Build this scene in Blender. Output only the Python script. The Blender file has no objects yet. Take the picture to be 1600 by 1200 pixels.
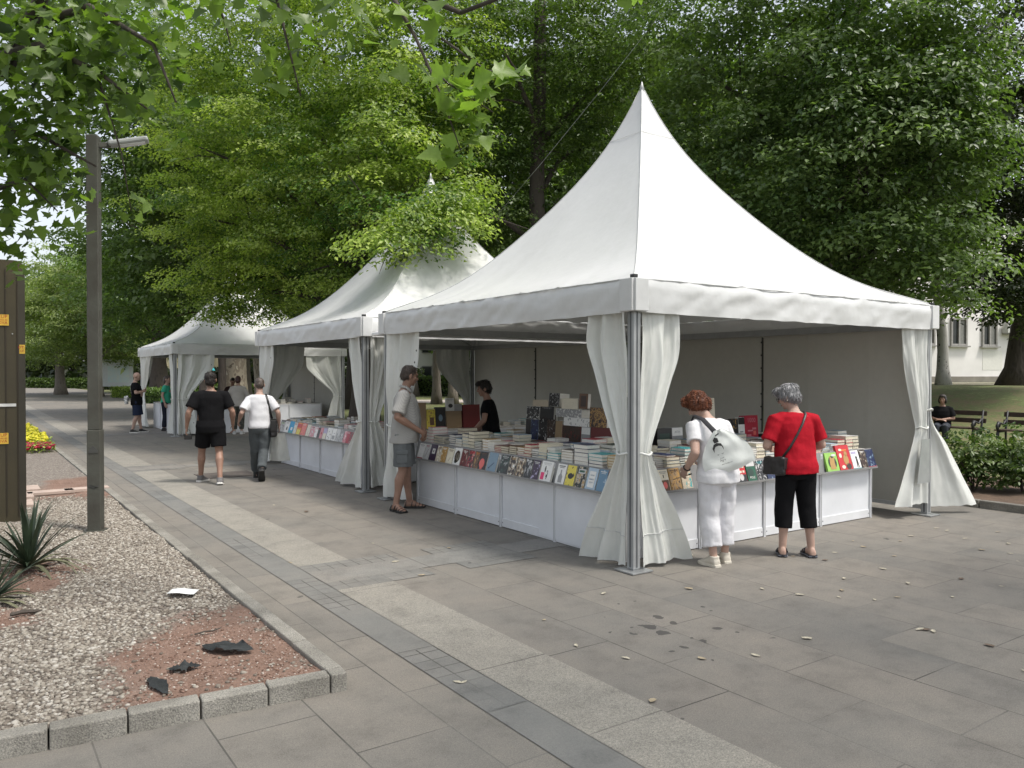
import bpy, bmesh, math, random
import numpy as np
from mathutils import Vector, Matrix, noise
rad = math.radians
random.seed(7); RNG = np.random.default_rng(7)
scene = bpy.context.scene
COL = scene.collection

# ------------------------------------------------------------------ camera
CAM_H, YAW, PIT, FPX = 1.7397, rad(34.6955), rad(.7516), 1241.376
cam_d = bpy.data.cameras.new('camera'); cam = bpy.data.objects.new('camera', cam_d); COL.objects.link(cam)
cam.location = (0, 0, CAM_H); cam.rotation_euler = (rad(90) - PIT, 0, -YAW)
cam_d.sensor_width = 36; cam_d.lens = 36 * FPX / 1600; cam_d.clip_end = 2000; cam_d.clip_start = .05
scene.camera = cam
_R = Vector((math.cos(YAW), -math.sin(YAW), 0)); _F0 = Vector((math.sin(YAW), math.cos(YAW), 0)); _Z = Vector((0, 0, 1))
_F = _F0 * math.cos(PIT) - _Z * math.sin(PIT); _U = _Z * math.cos(PIT) + _F0 * math.sin(PIT)
def ray(u, v): return _F + _R * ((u - 800) / FPX) + _U * ((600 - v) / FPX)
def at(u, v, d): return Vector((0, 0, CAM_H)) + ray(u, v) * d          # where a sight line is d metres deep
def gp(u, v, z=0):
    r = ray(u, v); return Vector((0, 0, CAM_H)) + r * ((z - CAM_H) / r.z)
def onX(u, v, X):
    r = ray(u, v); return Vector((0, 0, CAM_H)) + r * (X / r.x)
def onY(u, v, Y):
    r = ray(u, v); return Vector((0, 0, CAM_H)) + r * (Y / r.y)

# ------------------------------------------------------------------ sky, sun, exposure
SUN_EL = rad(62); SUN_DIR = Vector((.5 * math.cos(SUN_EL), -.866 * math.cos(SUN_EL), math.sin(SUN_EL)))
world = bpy.data.worlds.new('World'); scene.world = world; world.use_nodes = True
wn = world.node_tree; wn.nodes.clear()
sky = wn.nodes.new('ShaderNodeTexSky'); sky.sky_type = 'NISHITA'; sky.sun_disc = False
sky.sun_elevation = SUN_EL; sky.sun_rotation = math.atan2(SUN_DIR.x, SUN_DIR.y)
sky.air_density = 1.0; sky.dust_density = 3.0; sky.ozone_density = 1.0
hs = wn.nodes.new('ShaderNodeHueSaturation'); hs.inputs['Saturation'].default_value = .35
bg = wn.nodes.new('ShaderNodeBackground'); bg.inputs['Strength'].default_value = .15
wo = wn.nodes.new('ShaderNodeOutputWorld')
wn.links.new(sky.outputs[0], hs.inputs['Color']); wn.links.new(hs.outputs[0], bg.inputs[0]); wn.links.new(bg.outputs[0], wo.inputs[0])
sun_d = bpy.data.lights.new('sun', 'SUN'); sun_d.energy = 2.0; sun_d.angle = rad(9); sun_d.color = (1, .95, .87)
sun = bpy.data.objects.new('sun', sun_d); COL.objects.link(sun); sun.location = (10, -8, 30)
sun.rotation_euler = (-SUN_DIR).to_track_quat('-Z', 'Y').to_euler()
scene.view_settings.view_transform = 'Standard'; scene.view_settings.look = 'None'
scene.view_settings.exposure = 0.72; scene.view_settings.gamma = 1
scene.cycles.max_bounces = 7; scene.cycles.diffuse_bounces = 4; scene.cycles.transparent_max_bounces = 8
try: scene.cycles.use_denoising = True
except Exception: pass

# ------------------------------------------------------------------ materials
def _nt(name):
    m = bpy.data.materials.new(name); m.use_nodes = True
    nt = m.node_tree; p = nt.nodes['Principled BSDF']; return m, nt, p
def coords(nt, scale=1.0, obj=True):
    tc = nt.nodes.new('ShaderNodeTexCoord'); mp = nt.nodes.new('ShaderNodeMapping')
    mp.inputs['Scale'].default_value = (scale, scale, scale) if not isinstance(scale, tuple) else scale
    nt.links.new(tc.outputs['Object' if obj else 'Generated'], mp.inputs[0]); return mp.outputs[0]
def ramp(nt, src, stops):
    r = nt.nodes.new('ShaderNodeValToRGB'); e = r.color_ramp.elements
    while len(e) < len(stops): e.new(.5)
    for q, (pos, c) in zip(e, stops): q.position = pos; q.color = (*c, 1) if len(c) == 3 else c
    nt.links.new(src, r.inputs[0]); return r.outputs[0]
def mixc(nt, fac, a, b, mode='MIX'):
    n = nt.nodes.new('ShaderNodeMix'); n.data_type = 'RGBA'; n.blend_type = mode
    for i, v in ((0, fac), (6, a), (7, b)):
        if hasattr(v, 'is_linked') or isinstance(v, bpy.types.NodeSocket): nt.links.new(v, n.inputs[i])
        elif i == 0: n.inputs[0].default_value = v
        else: n.inputs[i].default_value = (*v, 1)
    return n.outputs[2]
def tnoise(nt, vec, scale, detail=4, rough=.55):
    n = nt.nodes.new('ShaderNodeTexNoise'); n.inputs['Scale'].default_value = scale
    n.inputs['Detail'].default_value = detail; n.inputs['Roughness'].default_value = rough
    nt.links.new(vec, n.inputs['Vector']); return n.outputs[0]
def bump(nt, p, h, strength=.3, dist=.01):
    b = nt.nodes.new('ShaderNodeBump'); b.inputs['Strength'].default_value = strength; b.inputs['Distance'].default_value = dist
    nt.links.new(h, b.inputs['Height']); nt.links.new(b.outputs[0], p.inputs['Normal'])
def math_(nt, op, a, b=None, c=None):
    n = nt.nodes.new('ShaderNodeMath'); n.operation = op
    for i, v in enumerate((a, b, c)):
        if v is None: continue
        if isinstance(v, bpy.types.NodeSocket): nt.links.new(v, n.inputs[i])
        else: n.inputs[i].default_value = v
    return n.outputs[0]
MATS = {}
def mat(name, c, rough=.6, var=.15, scale=8., bmp=0., bscale=40., metal=0., spec=.5, c2=None):
    """plain material whose colour drifts a little with noise"""
    if name in MATS: return MATS[name]
    m, nt, p = _nt(name); v = coords(nt)
    n = tnoise(nt, v, scale)
    lo = tuple(x * (1 - var) for x in c) if c2 is None else c2
    hi = tuple(min(1, x * (1 + var)) for x in c)
    nt.links.new(ramp(nt, n, [(.3, lo), (.7, hi)]), p.inputs['Base Color'])
    p.inputs['Roughness'].default_value = rough; p.inputs['Metallic'].default_value = metal
    p.inputs['Specular IOR Level'].default_value = spec
    if bmp: bump(nt, p, tnoise(nt, v, bscale), bmp, .01)
    MATS[name] = m; return m

def mat_fabric_pvc(name, c=(.80, .81, .79), trans=.10, rough=.38):
    if name in MATS: return MATS[name]
    m, nt, p = _nt(name); v = coords(nt)
    n = tnoise(nt, v, 1.3, 6, .6); n2 = tnoise(nt, v, 14, 4)
    base = mixc(nt, .18, ramp(nt, n, [(.3, tuple(x * .9 for x in c)), (.65, c)]), ramp(nt, n2, [(.35, tuple(x * .82 for x in c)), (.6, c)]))
    nt.links.new(base, p.inputs['Base Color']); p.inputs['Roughness'].default_value = rough
    bump(nt, p, tnoise(nt, v, 5, 3), .12, .03)
    t = nt.nodes.new('ShaderNodeBsdfTranslucent'); t.inputs[0].default_value = (c[0], c[1], c[2] * .95, 1)
    mx = nt.nodes.new('ShaderNodeMixShader'); mx.inputs[0].default_value = trans
    nt.links.new(p.outputs[0], mx.inputs[1]); nt.links.new(t.outputs[0], mx.inputs[2])
    nt.links.new(mx.outputs[0], nt.nodes['Material Output'].inputs[0]); MATS[name] = m; return m

def mat_leaf(name, dark, light, trans=.35, gloss=.35):
    """leaves: each leaf carries a mostly random tone in the colour attribute 'tone'"""
    if name in MATS: return MATS[name]
    m, nt, p = _nt(name)
    a = nt.nodes.new('ShaderNodeAttribute'); a.attribute_name = 'tone'
    c = ramp(nt, a.outputs['Fac'], [(0, dark), (1, light)])
    nt.links.new(c, p.inputs['Base Color']); p.inputs['Roughness'].default_value = .42; p.inputs['Specular IOR Level'].default_value = gloss * 1.4
    t = nt.nodes.new('ShaderNodeBsdfTranslucent')
    nt.links.new(mixc(nt, 1.0, c, (1.25, 1.5, .5), 'MULTIPLY'), t.inputs[0])
    mx = nt.nodes.new('ShaderNodeMixShader'); mx.inputs[0].default_value = trans
    nt.links.new(p.outputs[0], mx.inputs[1]); nt.links.new(t.outputs[0], mx.inputs[2])
    nt.links.new(mx.outputs[0], nt.nodes['Material Output'].inputs[0]); MATS[name] = m; return m

def mat_bark(name, c1, c2, scale=6, stretch=.25, bstr=.8):
    if name in MATS: return MATS[name]
    m, nt, p = _nt(name); v = coords(nt, (1, 1, stretch))
    n = tnoise(nt, v, scale, 8, .65); vo = nt.nodes.new('ShaderNodeTexVoronoi'); vo.inputs['Scale'].default_value = scale * 2
    nt.links.new(v, vo.inputs['Vector'])
    h = math_(nt, 'MULTIPLY_ADD', vo.outputs['Distance'], .6, n)
    nt.links.new(ramp(nt, h, [(.35, c1), (.75, c2)]), p.inputs['Base Color']); p.inputs['Roughness'].default_value = .9
    bump(nt, p, h, bstr, .04); MATS[name] = m; return m

def mat_mottled(name, cols, scale=5):
    if name in MATS: return MATS[name]
    m, nt, p = _nt(name); v = coords(nt, (1, 1, .55)); n = tnoise(nt, v, scale, 3, .6)
    r = nt.nodes.new('ShaderNodeValToRGB'); r.color_ramp.interpolation = 'CONSTANT'; e = r.color_ramp.elements
    while len(e) < len(cols): e.new(.5)
    for i, (q, c) in enumerate(zip(e, cols)): q.position = 0 if i == 0 else .36 + .28 * (i - 1) / max(1, len(cols) - 2); q.color = (*c, 1)
    nt.links.new(n, r.inputs[0]); nt.links.new(r.outputs[0], p.inputs['Base Color']); p.inputs['Roughness'].default_value = .85
    bump(nt, p, n, .3, .02); MATS[name] = m; return m

def mat_paving(name, cols, size, mortar, offset, phase, swap=True, grain=.5, dust=(.222, .198, .170), dustamt=.55, mort_c=(.05, .047, .043), stains=True):
    """paving stones: a brick grid in world metres, speckled granite, drifted dust and chewing-gum stains"""
    m, nt, p = _nt(name); tc = nt.nodes.new('ShaderNodeTexCoord'); sp = nt.nodes.new('ShaderNodeSeparateXYZ'); nt.links.new(tc.outputs['Object'], sp.inputs[0])
    cb = nt.nodes.new('ShaderNodeCombineXYZ')
    x, y = (sp.outputs['Y'], sp.outputs['X']) if swap else (sp.outputs['X'], sp.outputs['Y'])
    nt.links.new(math_(nt, 'SUBTRACT', x, phase[0]), cb.inputs[0]); nt.links.new(math_(nt, 'SUBTRACT', y, phase[1]), cb.inputs[1])
    b = nt.nodes.new('ShaderNodeTexBrick'); b.offset = offset; b.squash = 1
    nt.links.new(cb.outputs[0], b.inputs['Vector'])
    b.inputs['Scale'].default_value = 1; b.inputs['Brick Width'].default_value = size[0]; b.inputs['Row Height'].default_value = size[1]
    b.inputs['Mortar Size'].default_value = mortar; b.inputs['Mortar Smooth'].default_value = .3; b.inputs['Bias'].default_value = -.1
    b.inputs['Color1'].default_value = (*cols[0], 1); b.inputs['Color2'].default_value = (*cols[1], 1); b.inputs['Mortar'].default_value = (*cols[0], 1)
    v = tc.outputs['Object']
    c = b.outputs['Color']
    big = tnoise(nt, v, .55, 6, .62); mid = tnoise(nt, v, 3.2, 6, .7); fine = tnoise(nt, v, 160, 2, .7); sand = tnoise(nt, v, 55, 3, .8)
    c = mixc(nt, math_(nt, 'MULTIPLY', ramp(nt, big, [(.38, (0, 0, 0)), (.62, (1, 1, 1))]), dustamt), c, dust)
    c = mixc(nt, .8, c, ramp(nt, mid, [(.25, (.62, .62, .625)), (.5, (1, 1, 1)), (.8, (1.2, 1.18, 1.15))]), 'MULTIPLY')
    c = mixc(nt, grain, c, ramp(nt, fine, [(.3, (.45, .45, .45)), (.5, (1, 1, 1)), (.68, (1.5, 1.48, 1.45))]), 'MULTIPLY')
    c = mixc(nt, grain * .6, c, ramp(nt, sand, [(.3, (.6, .6, .6)), (.5, (1, 1, 1)), (.7, (1.3, 1.28, 1.25))]), 'MULTIPLY')
    if stains:                                                     # trodden gum and oil drops
        vo = nt.nodes.new('ShaderNodeTexVoronoi'); vo.inputs['Scale'].default_value = 3.6; vo.inputs['Randomness'].default_value = 1
        dn = nt.nodes.new('ShaderNodeVectorMath'); dn.operation = 'ADD'; nt.links.new(v, dn.inputs[0])
        nc = nt.nodes.new('ShaderNodeTexNoise'); nc.inputs['Scale'].default_value = 9; nt.links.new(v, nc.inputs['Vector'])
        sc = nt.nodes.new('ShaderNodeVectorMath'); sc.operation = 'SCALE'; sc.inputs['Scale'].default_value = .12; nt.links.new(nc.outputs['Color'], sc.inputs[0]); nt.links.new(sc.outputs[0], dn.inputs[1])
        nt.links.new(dn.outputs[0], vo.inputs['Vector'])
        spx = nt.nodes.new('ShaderNodeSeparateXYZ'); nt.links.new(vo.outputs['Color'], spx.inputs[0])
        r_ = math_(nt, 'MULTIPLY', math_(nt, 'POWER', spx.outputs[0], 5), .11)
        msk = math_(nt, 'LESS_THAN', vo.outputs['Distance'], r_)
        c = mixc(nt, math_(nt, 'MULTIPLY', msk, .62), c, (.035, .034, .034))
        vo2 = nt.nodes.new('ShaderNodeTexVoronoi'); vo2.inputs['Scale'].default_value = 7.5; nt.links.new(dn.outputs[0], vo2.inputs['Vector'])
        ds = nt.nodes.new('ShaderNodeVectorMath'); ds.operation = 'DISTANCE'; ds.inputs[1].default_value = (3.95, 3.75, 0); nt.links.new(v, ds.inputs[0])
        near_ = ramp(nt, ds.outputs['Value'], [(.2, (1, 1, 1)), (1.0, (0, 0, 0))]); s2_ = nt.nodes.new('ShaderNodeSeparateXYZ'); nt.links.new(vo2.outputs['Color'], s2_.inputs[0])
        m2_ = math_(nt, 'LESS_THAN', vo2.outputs['Distance'], math_(nt, 'MULTIPLY', math_(nt, 'MULTIPLY', math_(nt, 'POWER', s2_.outputs[1], 1.5), .46), near_))
        c = mixc(nt, math_(nt, 'MULTIPLY', m2_, .72), c, (.03, .029, .03))
    # joints fade in and out where sand fills them
    jn = ramp(nt, tnoise(nt, v, 1.1, 3), [(.42, (.12, .12, .12)), (.62, (.9, .9, .9))])
    c = mixc(nt, math_(nt, 'MULTIPLY', b.outputs['Fac'], jn), c, mort_c)
    nt.links.new(c, p.inputs['Base Color']); p.inputs['Roughness'].default_value = .78; p.inputs['Specular IOR Level'].default_value = .35
    h = math_(nt, 'SUBTRACT', math_(nt, 'MULTIPLY', fine, .25), b.outputs['Fac']); bump(nt, p, h, .35, .006)
    MATS[name] = m; return m

def mat_ground(name, stops, s1=2., s2=40., rough=.95, bstr=.5):
    if name in MATS: return MATS[name]
    m, nt, p = _nt(name); v = coords(nt)
    n = math_(nt, 'MULTIPLY_ADD', tnoise(nt, v, s2, 6, .7), .55, math_(nt, 'MULTIPLY', tnoise(nt, v, s1, 5, .6), .45))
    nt.links.new(ramp(nt, n, stops), p.inputs['Base Color']); p.inputs['Roughness'].default_value = rough
    bump(nt, p, n, bstr, .03); MATS[name] = m; return m

# ------------------------------------------------------------------ mesh helpers
class MB:
    def __init__(s): s.v = []; s.f = []; s.m = []
    def add(s, vs, fs, m=0):
        o = len(s.v); s.v += [tuple(q) for q in vs]; s.f += [tuple(i + o for i in f) for f in fs]; s.m += [m] * len(fs); return s
    def box(s, c, d, m=0, rz=0, M=None):
        x, y, z = (q / 2 for q in d); vs = [Vector((i * x, j * y, k * z)) for k in (-1, 1) for j in (-1, 1) for i in (-1, 1)]
        if M is not None: vs = [M @ q for q in vs]
        elif rz: R = Matrix.Rotation(rz, 3, 'Z'); vs = [R @ q for q in vs]
        vs = [q + Vector(c) for q in vs]
        return s.add(vs, [(0, 2, 3, 1), (4, 5, 7, 6), (0, 1, 5, 4), (2, 6, 7, 3), (0, 4, 6, 2), (1, 3, 7, 5)], m)
    def bar(s, a, b, w, h=None, m=0, up=(0, 0, 1)):
        a, b = Vector(a), Vector(b); h = h or w; d = (b - a); L = d.length; d.normalize(); u = Vector(up)
        if abs(d.dot(u)) > .99: u = Vector((0, 1, 0))
        x = d.cross(u).normalized(); z = x.cross(d)
        return s.box((a + b) / 2, (w, L, h), m, M=Matrix((x, d, z)).transposed())
    def tube(s, P, r, n=8, m=0, cap=True, round_=False):
        P = [Vector(q) for q in P]; r = list(r) if hasattr(r, '__len__') else [r] * len(P)
        if round_:
            d0 = (P[0] - P[1]).normalized(); d1 = (P[-1] - P[-2]).normalized(); ra = r[0] if not isinstance(r[0], tuple) else min(r[0]); rb = r[-1] if not isinstance(r[-1], tuple) else min(r[-1])
            sc = lambda q, k: q * k if not isinstance(q, tuple) else (q[0] * k, q[1] * k)
            P = [P[0] + d0 * ra * .85, P[0] + d0 * ra * .55] + P + [P[-1] + d1 * rb * .55, P[-1] + d1 * rb * .85]
            r = [sc(r[0], .45), sc(r[0], .83)] + r + [sc(r[-1], .83), sc(r[-1], .45)]
        o = len(s.v); k = len(P); prev = None
        for i, p in enumerate(P):
            d = (P[min(i + 1, k - 1)] - P[max(i - 1, 0)]).normalized()
            if prev is None:
                u = Vector((1, 0, 0)) if abs(d.x) < .9 else Vector((0, 1, 0))
            else: u = prev
            x = (u - d * u.dot(d)).normalized(); y = d.cross(x); prev = x
            rx, ry = r[i] if isinstance(r[i], tuple) else (r[i], r[i])
            for j in range(n):
                a = 2 * math.pi * j / n; s.v.append(tuple(p + x * (rx * math.cos(a)) + y * (ry * math.sin(a))))
        for i in range(k - 1):
            for j in range(n):
                a, b = o + i * n + j, o + i * n + (j + 1) % n; s.f.append((a, b, b + n, a + n)); s.m.append(m)
        if cap:
            s.f.append(tuple(o + j for j in reversed(range(n)))); s.m.append(m)
            s.f.append(tuple(o + (k - 1) * n + j for j in range(n))); s.m.append(m)
        return s
    def ell(s, c, r, nu=14, nv=9, m=0, M=None):
        c = Vector(c); r = (r, r, r) if not hasattr(r, '__len__') else r; o = len(s.v); vs = []; fs = []
        for i in range(nv + 1):
            t = math.pi * i / nv
            for j in range(nu):
                a = 2 * math.pi * j / nu; q = Vector((r[0] * math.sin(t) * math.cos(a), r[1] * math.sin(t) * math.sin(a), r[2] * math.cos(t)))
                vs.append((M @ q if M is not None else q) + c)
        for i in range(nv):
            for j in range(nu): fs.append((i * nu + j, (i + 1) * nu + j, (i + 1) * nu + (j + 1) % nu, i * nu + (j + 1) % nu))
        return s.add(vs, fs, m)
    def poly(s, pts, th, nrm, m=0):
        """a flat outline given real thickness along nrm"""
        n = Vector(nrm) * th; k = len(pts); a = [Vector(q) for q in pts]; vs = a + [q + n for q in a]
        fs = [tuple(range(k, 2 * k)), tuple(reversed(range(k)))] + [(i, (i + 1) % k, (i + 1) % k + k, i + k) for i in range(k)]
        return s.add(vs, fs, m)
    def grid(s, fn, nu, nv, m=0, closed=False):
        vs = [fn(i / nu, j / nv) for j in range(nv + 1) for i in range(nu + 1)]
        fs = [(j * (nu + 1) + i, j * (nu + 1) + i + 1, (j + 1) * (nu + 1) + i + 1, (j + 1) * (nu + 1) + i) for j in range(nv) for i in range(nu)]
        return s.add(vs, fs, m)

def link(name, me, parent=None, loc=None):
    o = bpy.data.objects.new(name, me); COL.objects.link(o)
    if parent is not None: o.parent = parent
    if loc is not None: o.location = loc
    return o
def obj(name, mb, mats, parent=None, smooth=False, loc=None, bevel=0):
    me = bpy.data.meshes.new(name); me.from_pydata(mb.v, [], mb.f)
    mats = mats if isinstance(mats, (list, tuple)) else [mats]
    for q in mats: me.materials.append(q)
    me.polygons.foreach_set('material_index', mb.m)
    if smooth: me.polygons.foreach_set('use_smooth', [True] * len(mb.f))
    me.update()
    o = link(name, me, parent, loc)
    if bevel:
        b = o.modifiers.new('edge', 'BEVEL'); b.width = bevel; b.segments = 2; b.limit_method = 'ANGLE'
    return o
def tag(o, label=None, cat=None, group=None, kind=None):
    if label: o['label'] = label
    if cat: o['category'] = cat
    if group: o['group'] = group
    if kind: o['kind'] = kind
    return o
def thing(name, label, cat, loc=(0, 0, 0), rz=0, group=None):
    o = bpy.data.objects.new(name, None); COL.objects.link(o); o.location = loc; o.rotation_euler = (0, 0, rz); o.empty_display_size = .1
    return tag(o, label, cat, group)
def struct(name, mb, m, smooth=False): return tag(obj(name, mb, m, smooth=smooth), kind='structure')
def copy_tree(o, parent=None):
    c = o.copy(); COL.objects.link(c)
    if parent is not None: c.parent = parent
    for ch in o.children: copy_tree(ch, c)
    return c
def remesh(name, mb, m, parent, voxel, smooth=4, wrinkle=0, wfreq=9, stretch=1., loc=None, fold=None):
    """melt overlapping closed shapes into one continuous skin"""
    me = bpy.data.meshes.new('tmp'); me.from_pydata(mb.v, [], mb.f); t = bpy.data.objects.new('tmp', me); COL.objects.link(t)
    r = t.modifiers.new('r', 'REMESH'); r.mode = 'VOXEL'; r.voxel_size = voxel
    if smooth: q = t.modifiers.new('s', 'SMOOTH'); q.factor = .5; q.iterations = smooth
    dg = bpy.context.evaluated_depsgraph_get(); dg.update()
    out = bpy.data.meshes.new_from_object(t.evaluated_get(dg)); out.name = name
    bpy.data.objects.remove(t); bpy.data.meshes.remove(me)
    if wrinkle or fold:
        n = len(out.vertices); co = np.empty(n * 3); out.vertices.foreach_get('co', co); co = co.reshape(-1, 3)
        nr = np.empty(n * 3); out.vertex_normals.foreach_get('vector', nr); nr = nr.reshape(-1, 3)
        d = np.empty(n)
        for i, c in enumerate(co):
            p = Vector((c[0] * wfreq, c[1] * wfreq, c[2] * wfreq * stretch))
            d[i] = noise.noise(p) + .5 * noise.noise(p * 2.1)
        if fold is not None: d = d * wrinkle + fold(co)
        else: d = d * wrinkle
        co = co + nr * d[:, None]; out.vertices.foreach_set('co', co.ravel())
    out.materials.clear(); out.materials.append(m)
    out.polygons.foreach_set('use_smooth', [True] * len(out.polygons)); out.polygons.foreach_set('material_index', [0] * len(out.polygons)); out.update()
    return link(name, out, parent, loc)
# ================================================================== GROUND, PAVING, PLANTER
def sstep(a, b, x): t = min(1, max(0, (x - a) / (b - a))); return t * t * (3 - 2 * t)
def gz(x, y):                                                        # the lawn climbs towards the house on the right
    return -.03 + 1.33 * sstep(21.5, 30, x) * (1 - sstep(26, 38, y)) * sstep(-60, -40, y)
M_lawn = mat_ground('lawn_grass', [(.36, (.13, .095, .055)), (.45, (.14, .125, .055)), (.52, (.085, .115, .035)), (.60, (.15, .17, .06)), (.68, (.20, .19, .09))], 1.3, 7, bstr=1.0)
M_earthg = mat_ground('trodden_earth', [(.3, (.10, .08, .06)), (.7, (.17, .135, .10))], 1.2, 30)
xs = [-900, -300, -100, -40, -20, -10, 0, 8, 10, 12, 14, 16, 18, 20] + [21 + .6 * i for i in range(20)] + [34, 37, 40, 45, 50, 60, 80, 110, 150, 300, 900]
ys = [-900, -300, -100, -60, -50, -40, -30, -20, -10, 0] + [2 * i for i in range(1, 24)] + [50, 60, 75, 100, 130, 180, 300, 600, 1200]
mb = MB(); nx, ny = len(xs), len(ys)
mb.add([(x, y, gz(x, y)) for y in ys for x in xs], [(j * nx + i, j * nx + i + 1, (j + 1) * nx + i + 1, (j + 1) * nx + i) for j in range(ny - 1) for i in range(nx - 1)])
struct('ground', mb, M_lawn, True)

GR = (.165, .158, .144); GR2 = (.205, .190, .167)
M_pave = mat_paving('paving_slabs', [GR, GR2], (.99, .492), .005, .5, (2.39 - .0, 2.95 + .001))
M_light = mat_paving('paving_light_granite', [(.25, .238, .21), (.275, .26, .228)], (1.0, .6), .006, 0, (2.91, 2.4), grain=.75, dustamt=.25)
M_dark = mat_paving('paving_slate', [(.165, .166, .158), (.185, .184, .175)], (1.03, .5), .004, 0, (3.41, 2.2), dustamt=.25, grain=.25)
M_sett = mat_paving('paving_setts', [(.15, .153, .148), (.185, .186, .178)], (.135, .128), .006, 0, (3.41, 2.2), dustamt=.3, grain=.3, mort_c=(.06, .056, .05))
M_sett2 = mat_paving('paving_setts_across', [(.165, .166, .158), (.195, .192, .18)], (.135, .125), .006, 0, (6.02, 2.46), dustamt=.35, grain=.3, mort_c=(.07, .065, .058))
M_gray = mat_paving('paving_grey_slab', [(.195, .195, .185), (.215, .21, .2)], (1.0, .98), .005, 0, (6.0, 2.46), dustamt=.5)
def sheet(name, x0, y0, x1, y1, z, m):
    mb = MB(); mb.add([(x0, y0, z), (x1, y0, z), (x1, y1, z), (x0, y1, z)], [(0, 1, 2, 3)]); return struct(name, mb, m)
mb = MB(); mb.add([(-40, -25, 0), (10.8, -25, 0), (10.8, 45, 0), (10.8, 118, 0), (-25, 118, 0), (-40, 45, 0)], [(0, 1, 2, 3, 4, 5)])
struct('pavement', mb, M_pave)
# bands of light granite, slate and small setts running the length of the promenade
for k in range(-1, 6):
    yb = 6.02 + 9.3 * k                                            # a cross band every 9.3 m
    sheet('light_paving_strip', 2.462, yb + .93, 2.955, yb + 9.3, .004, M_light)
    for y0, y1 in ((yb, yb + .25), (yb + .68, yb + .93)):
        for i in range(4): sheet('sett_row', 2.462 + 1.25 * i, y0, 2.462 + 1.25 * i + (.75 if i else .9), y1, .004, M_sett2)
    sheet('grey_paving_band', 2.462, yb + .254, 7.4, yb + .676, .004, M_gray)
y = -8.9
while y < 50:
    sheet('sett_strip', 2.2, y, 2.458, y + 1.02, .004, M_sett); sheet('slate_paving_strip', 2.2, y + 1.024, 2.458, y + 2.046, .004, M_dark); y += 2.05

# ---- planter: gravel with bare red earth, a granite kerb round it
ZP = .075
R1 = [gp(u, v, ZP) for u, v in [(546, 1056), (470, 995), (395, 936), (330, 955), (235, 990), (176, 1036), (185, 1098), (215, 1135), (380, 1098)]]
R2 = [Vector((.85, 12.2, 0)), Vector((1.75, 11.6, 0)), Vector((1.75, 14.4, 0)), Vector((1.15, 14.2, 0)), Vector((.95, 13.3, 0))]
def pdist(P, x, y):                                                # signed distance to a polygon, inside positive
    ins = False; best = 1e9; n = len(P)
    for i in range(n):
        a, b = P[i], P[(i + 1) % n]
        if (a.y > y) != (b.y > y) and x < (b.x - a.x) * (y - a.y) / (b.y - a.y) + a.x: ins = not ins
        dx, dy = b.x - a.x, b.y - a.y; t = max(0, min(1, ((x - a.x) * dx + (y - a.y) * dy) / (dx * dx + dy * dy)))
        best = min(best, math.hypot(x - a.x - t * dx, y - a.y - t * dy))
    return best if ins else -best
YU = gp(48, 900, ZP)
def earth(x, y):
    n = noise.noise(Vector((x * 3, y * 3, 1))) * .12 + noise.noise(Vector((x * 11, y * 11, 4))) * .05
    d = -9
    if y < 7.5: d = max(d, pdist(R1, x, y))
    if 11 < y < 15: d = max(d, pdist(R2, x, y))
    d = max(d, .38 - math.hypot(x - YU.x, (y - YU.y) * .8), .25 - math.hypot(x - YU.x + .25, y - YU.y + 1.2))
    return sstep(-.20, .16, d + n * 1.8)
def nz_(x, y): return noise.noise(Vector((x, y, 3.3)))
def hump(x, y): return .018 * noise.noise(Vector((x * 1.6, y * 1.6, 7))) + .012 * noise.noise(Vector((x * 5, y * 5, 2)))
gx = list(np.arange(-2.5, 1.651, .05)); gy = list(np.arange(4.0, 15, .06)) + list(np.arange(15, 60, 1.5)); gx = [-14, -8, -5, -3.5] + gx
mb = MB(); nx, ny = len(gx), len(gy); ea = []
def frontY(x): return 4.16 + (1.73 - x) * .0937
for yy in gy:
    for xx in gx:
        yq = max(yy, frontY(xx)); e = earth(xx, yq); ea.append(e)
        mb.v.append((xx, yq, ZP + (hump(xx, yq) if yq < 15 else 0) + .012 * e * (noise.noise(Vector((xx * 20, yq * 20, 0))))))
mb.f = [(j * nx + i, j * nx + i + 1, (j + 1) * nx + i + 1, (j + 1) * nx + i) for j in range(ny - 1) for i in range(nx - 1)]; mb.m = [0] * len(mb.f)
m, nt, p = _nt('planter_soil'); v = coords(nt); a = nt.nodes.new('ShaderNodeAttribute'); a.attribute_name = 'earth'
vo = nt.nodes.new('ShaderNodeTexVoronoi'); vo.inputs['Scale'].default_value = 42; nt.links.new(v, vo.inputs['Vector'])
gcol = ramp(nt, vo.outputs['Color'], [(.1, (.15, .125, .105)), (.5, (.30, .265, .225)), (.9, (.44, .41, .37))])
gcol = mixc(nt, math_(nt, 'MULTIPLY', vo.outputs['Distance'], 1.1), gcol, (.12, .10, .085))
en = math_(nt, 'MULTIPLY_ADD', tnoise(nt, v, 60, 6, .75), .6, math_(nt, 'MULTIPLY', tnoise(nt, v, 5, 4), .4))
ecol = ramp(nt, en, [(.3, (.11, .066, .048)), (.5, (.205, .128, .096)), (.66, (.265, .175, .135)), (.78, (.42, .32, .27))])
nt.links.new(mixc(nt, a.outputs['Fac'], gcol, ecol), p.inputs['Base Color']); p.inputs['Roughness'].default_value = .95
bump(nt, p, math_(nt, 'ADD', en, vo.outputs['Distance']), .6, .02)
o = struct('planter_soil', mb, m, True)
at_ = o.data.attributes.new('earth', 'FLOAT', 'POINT'); at_.data.foreach_set('value', ea)

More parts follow.
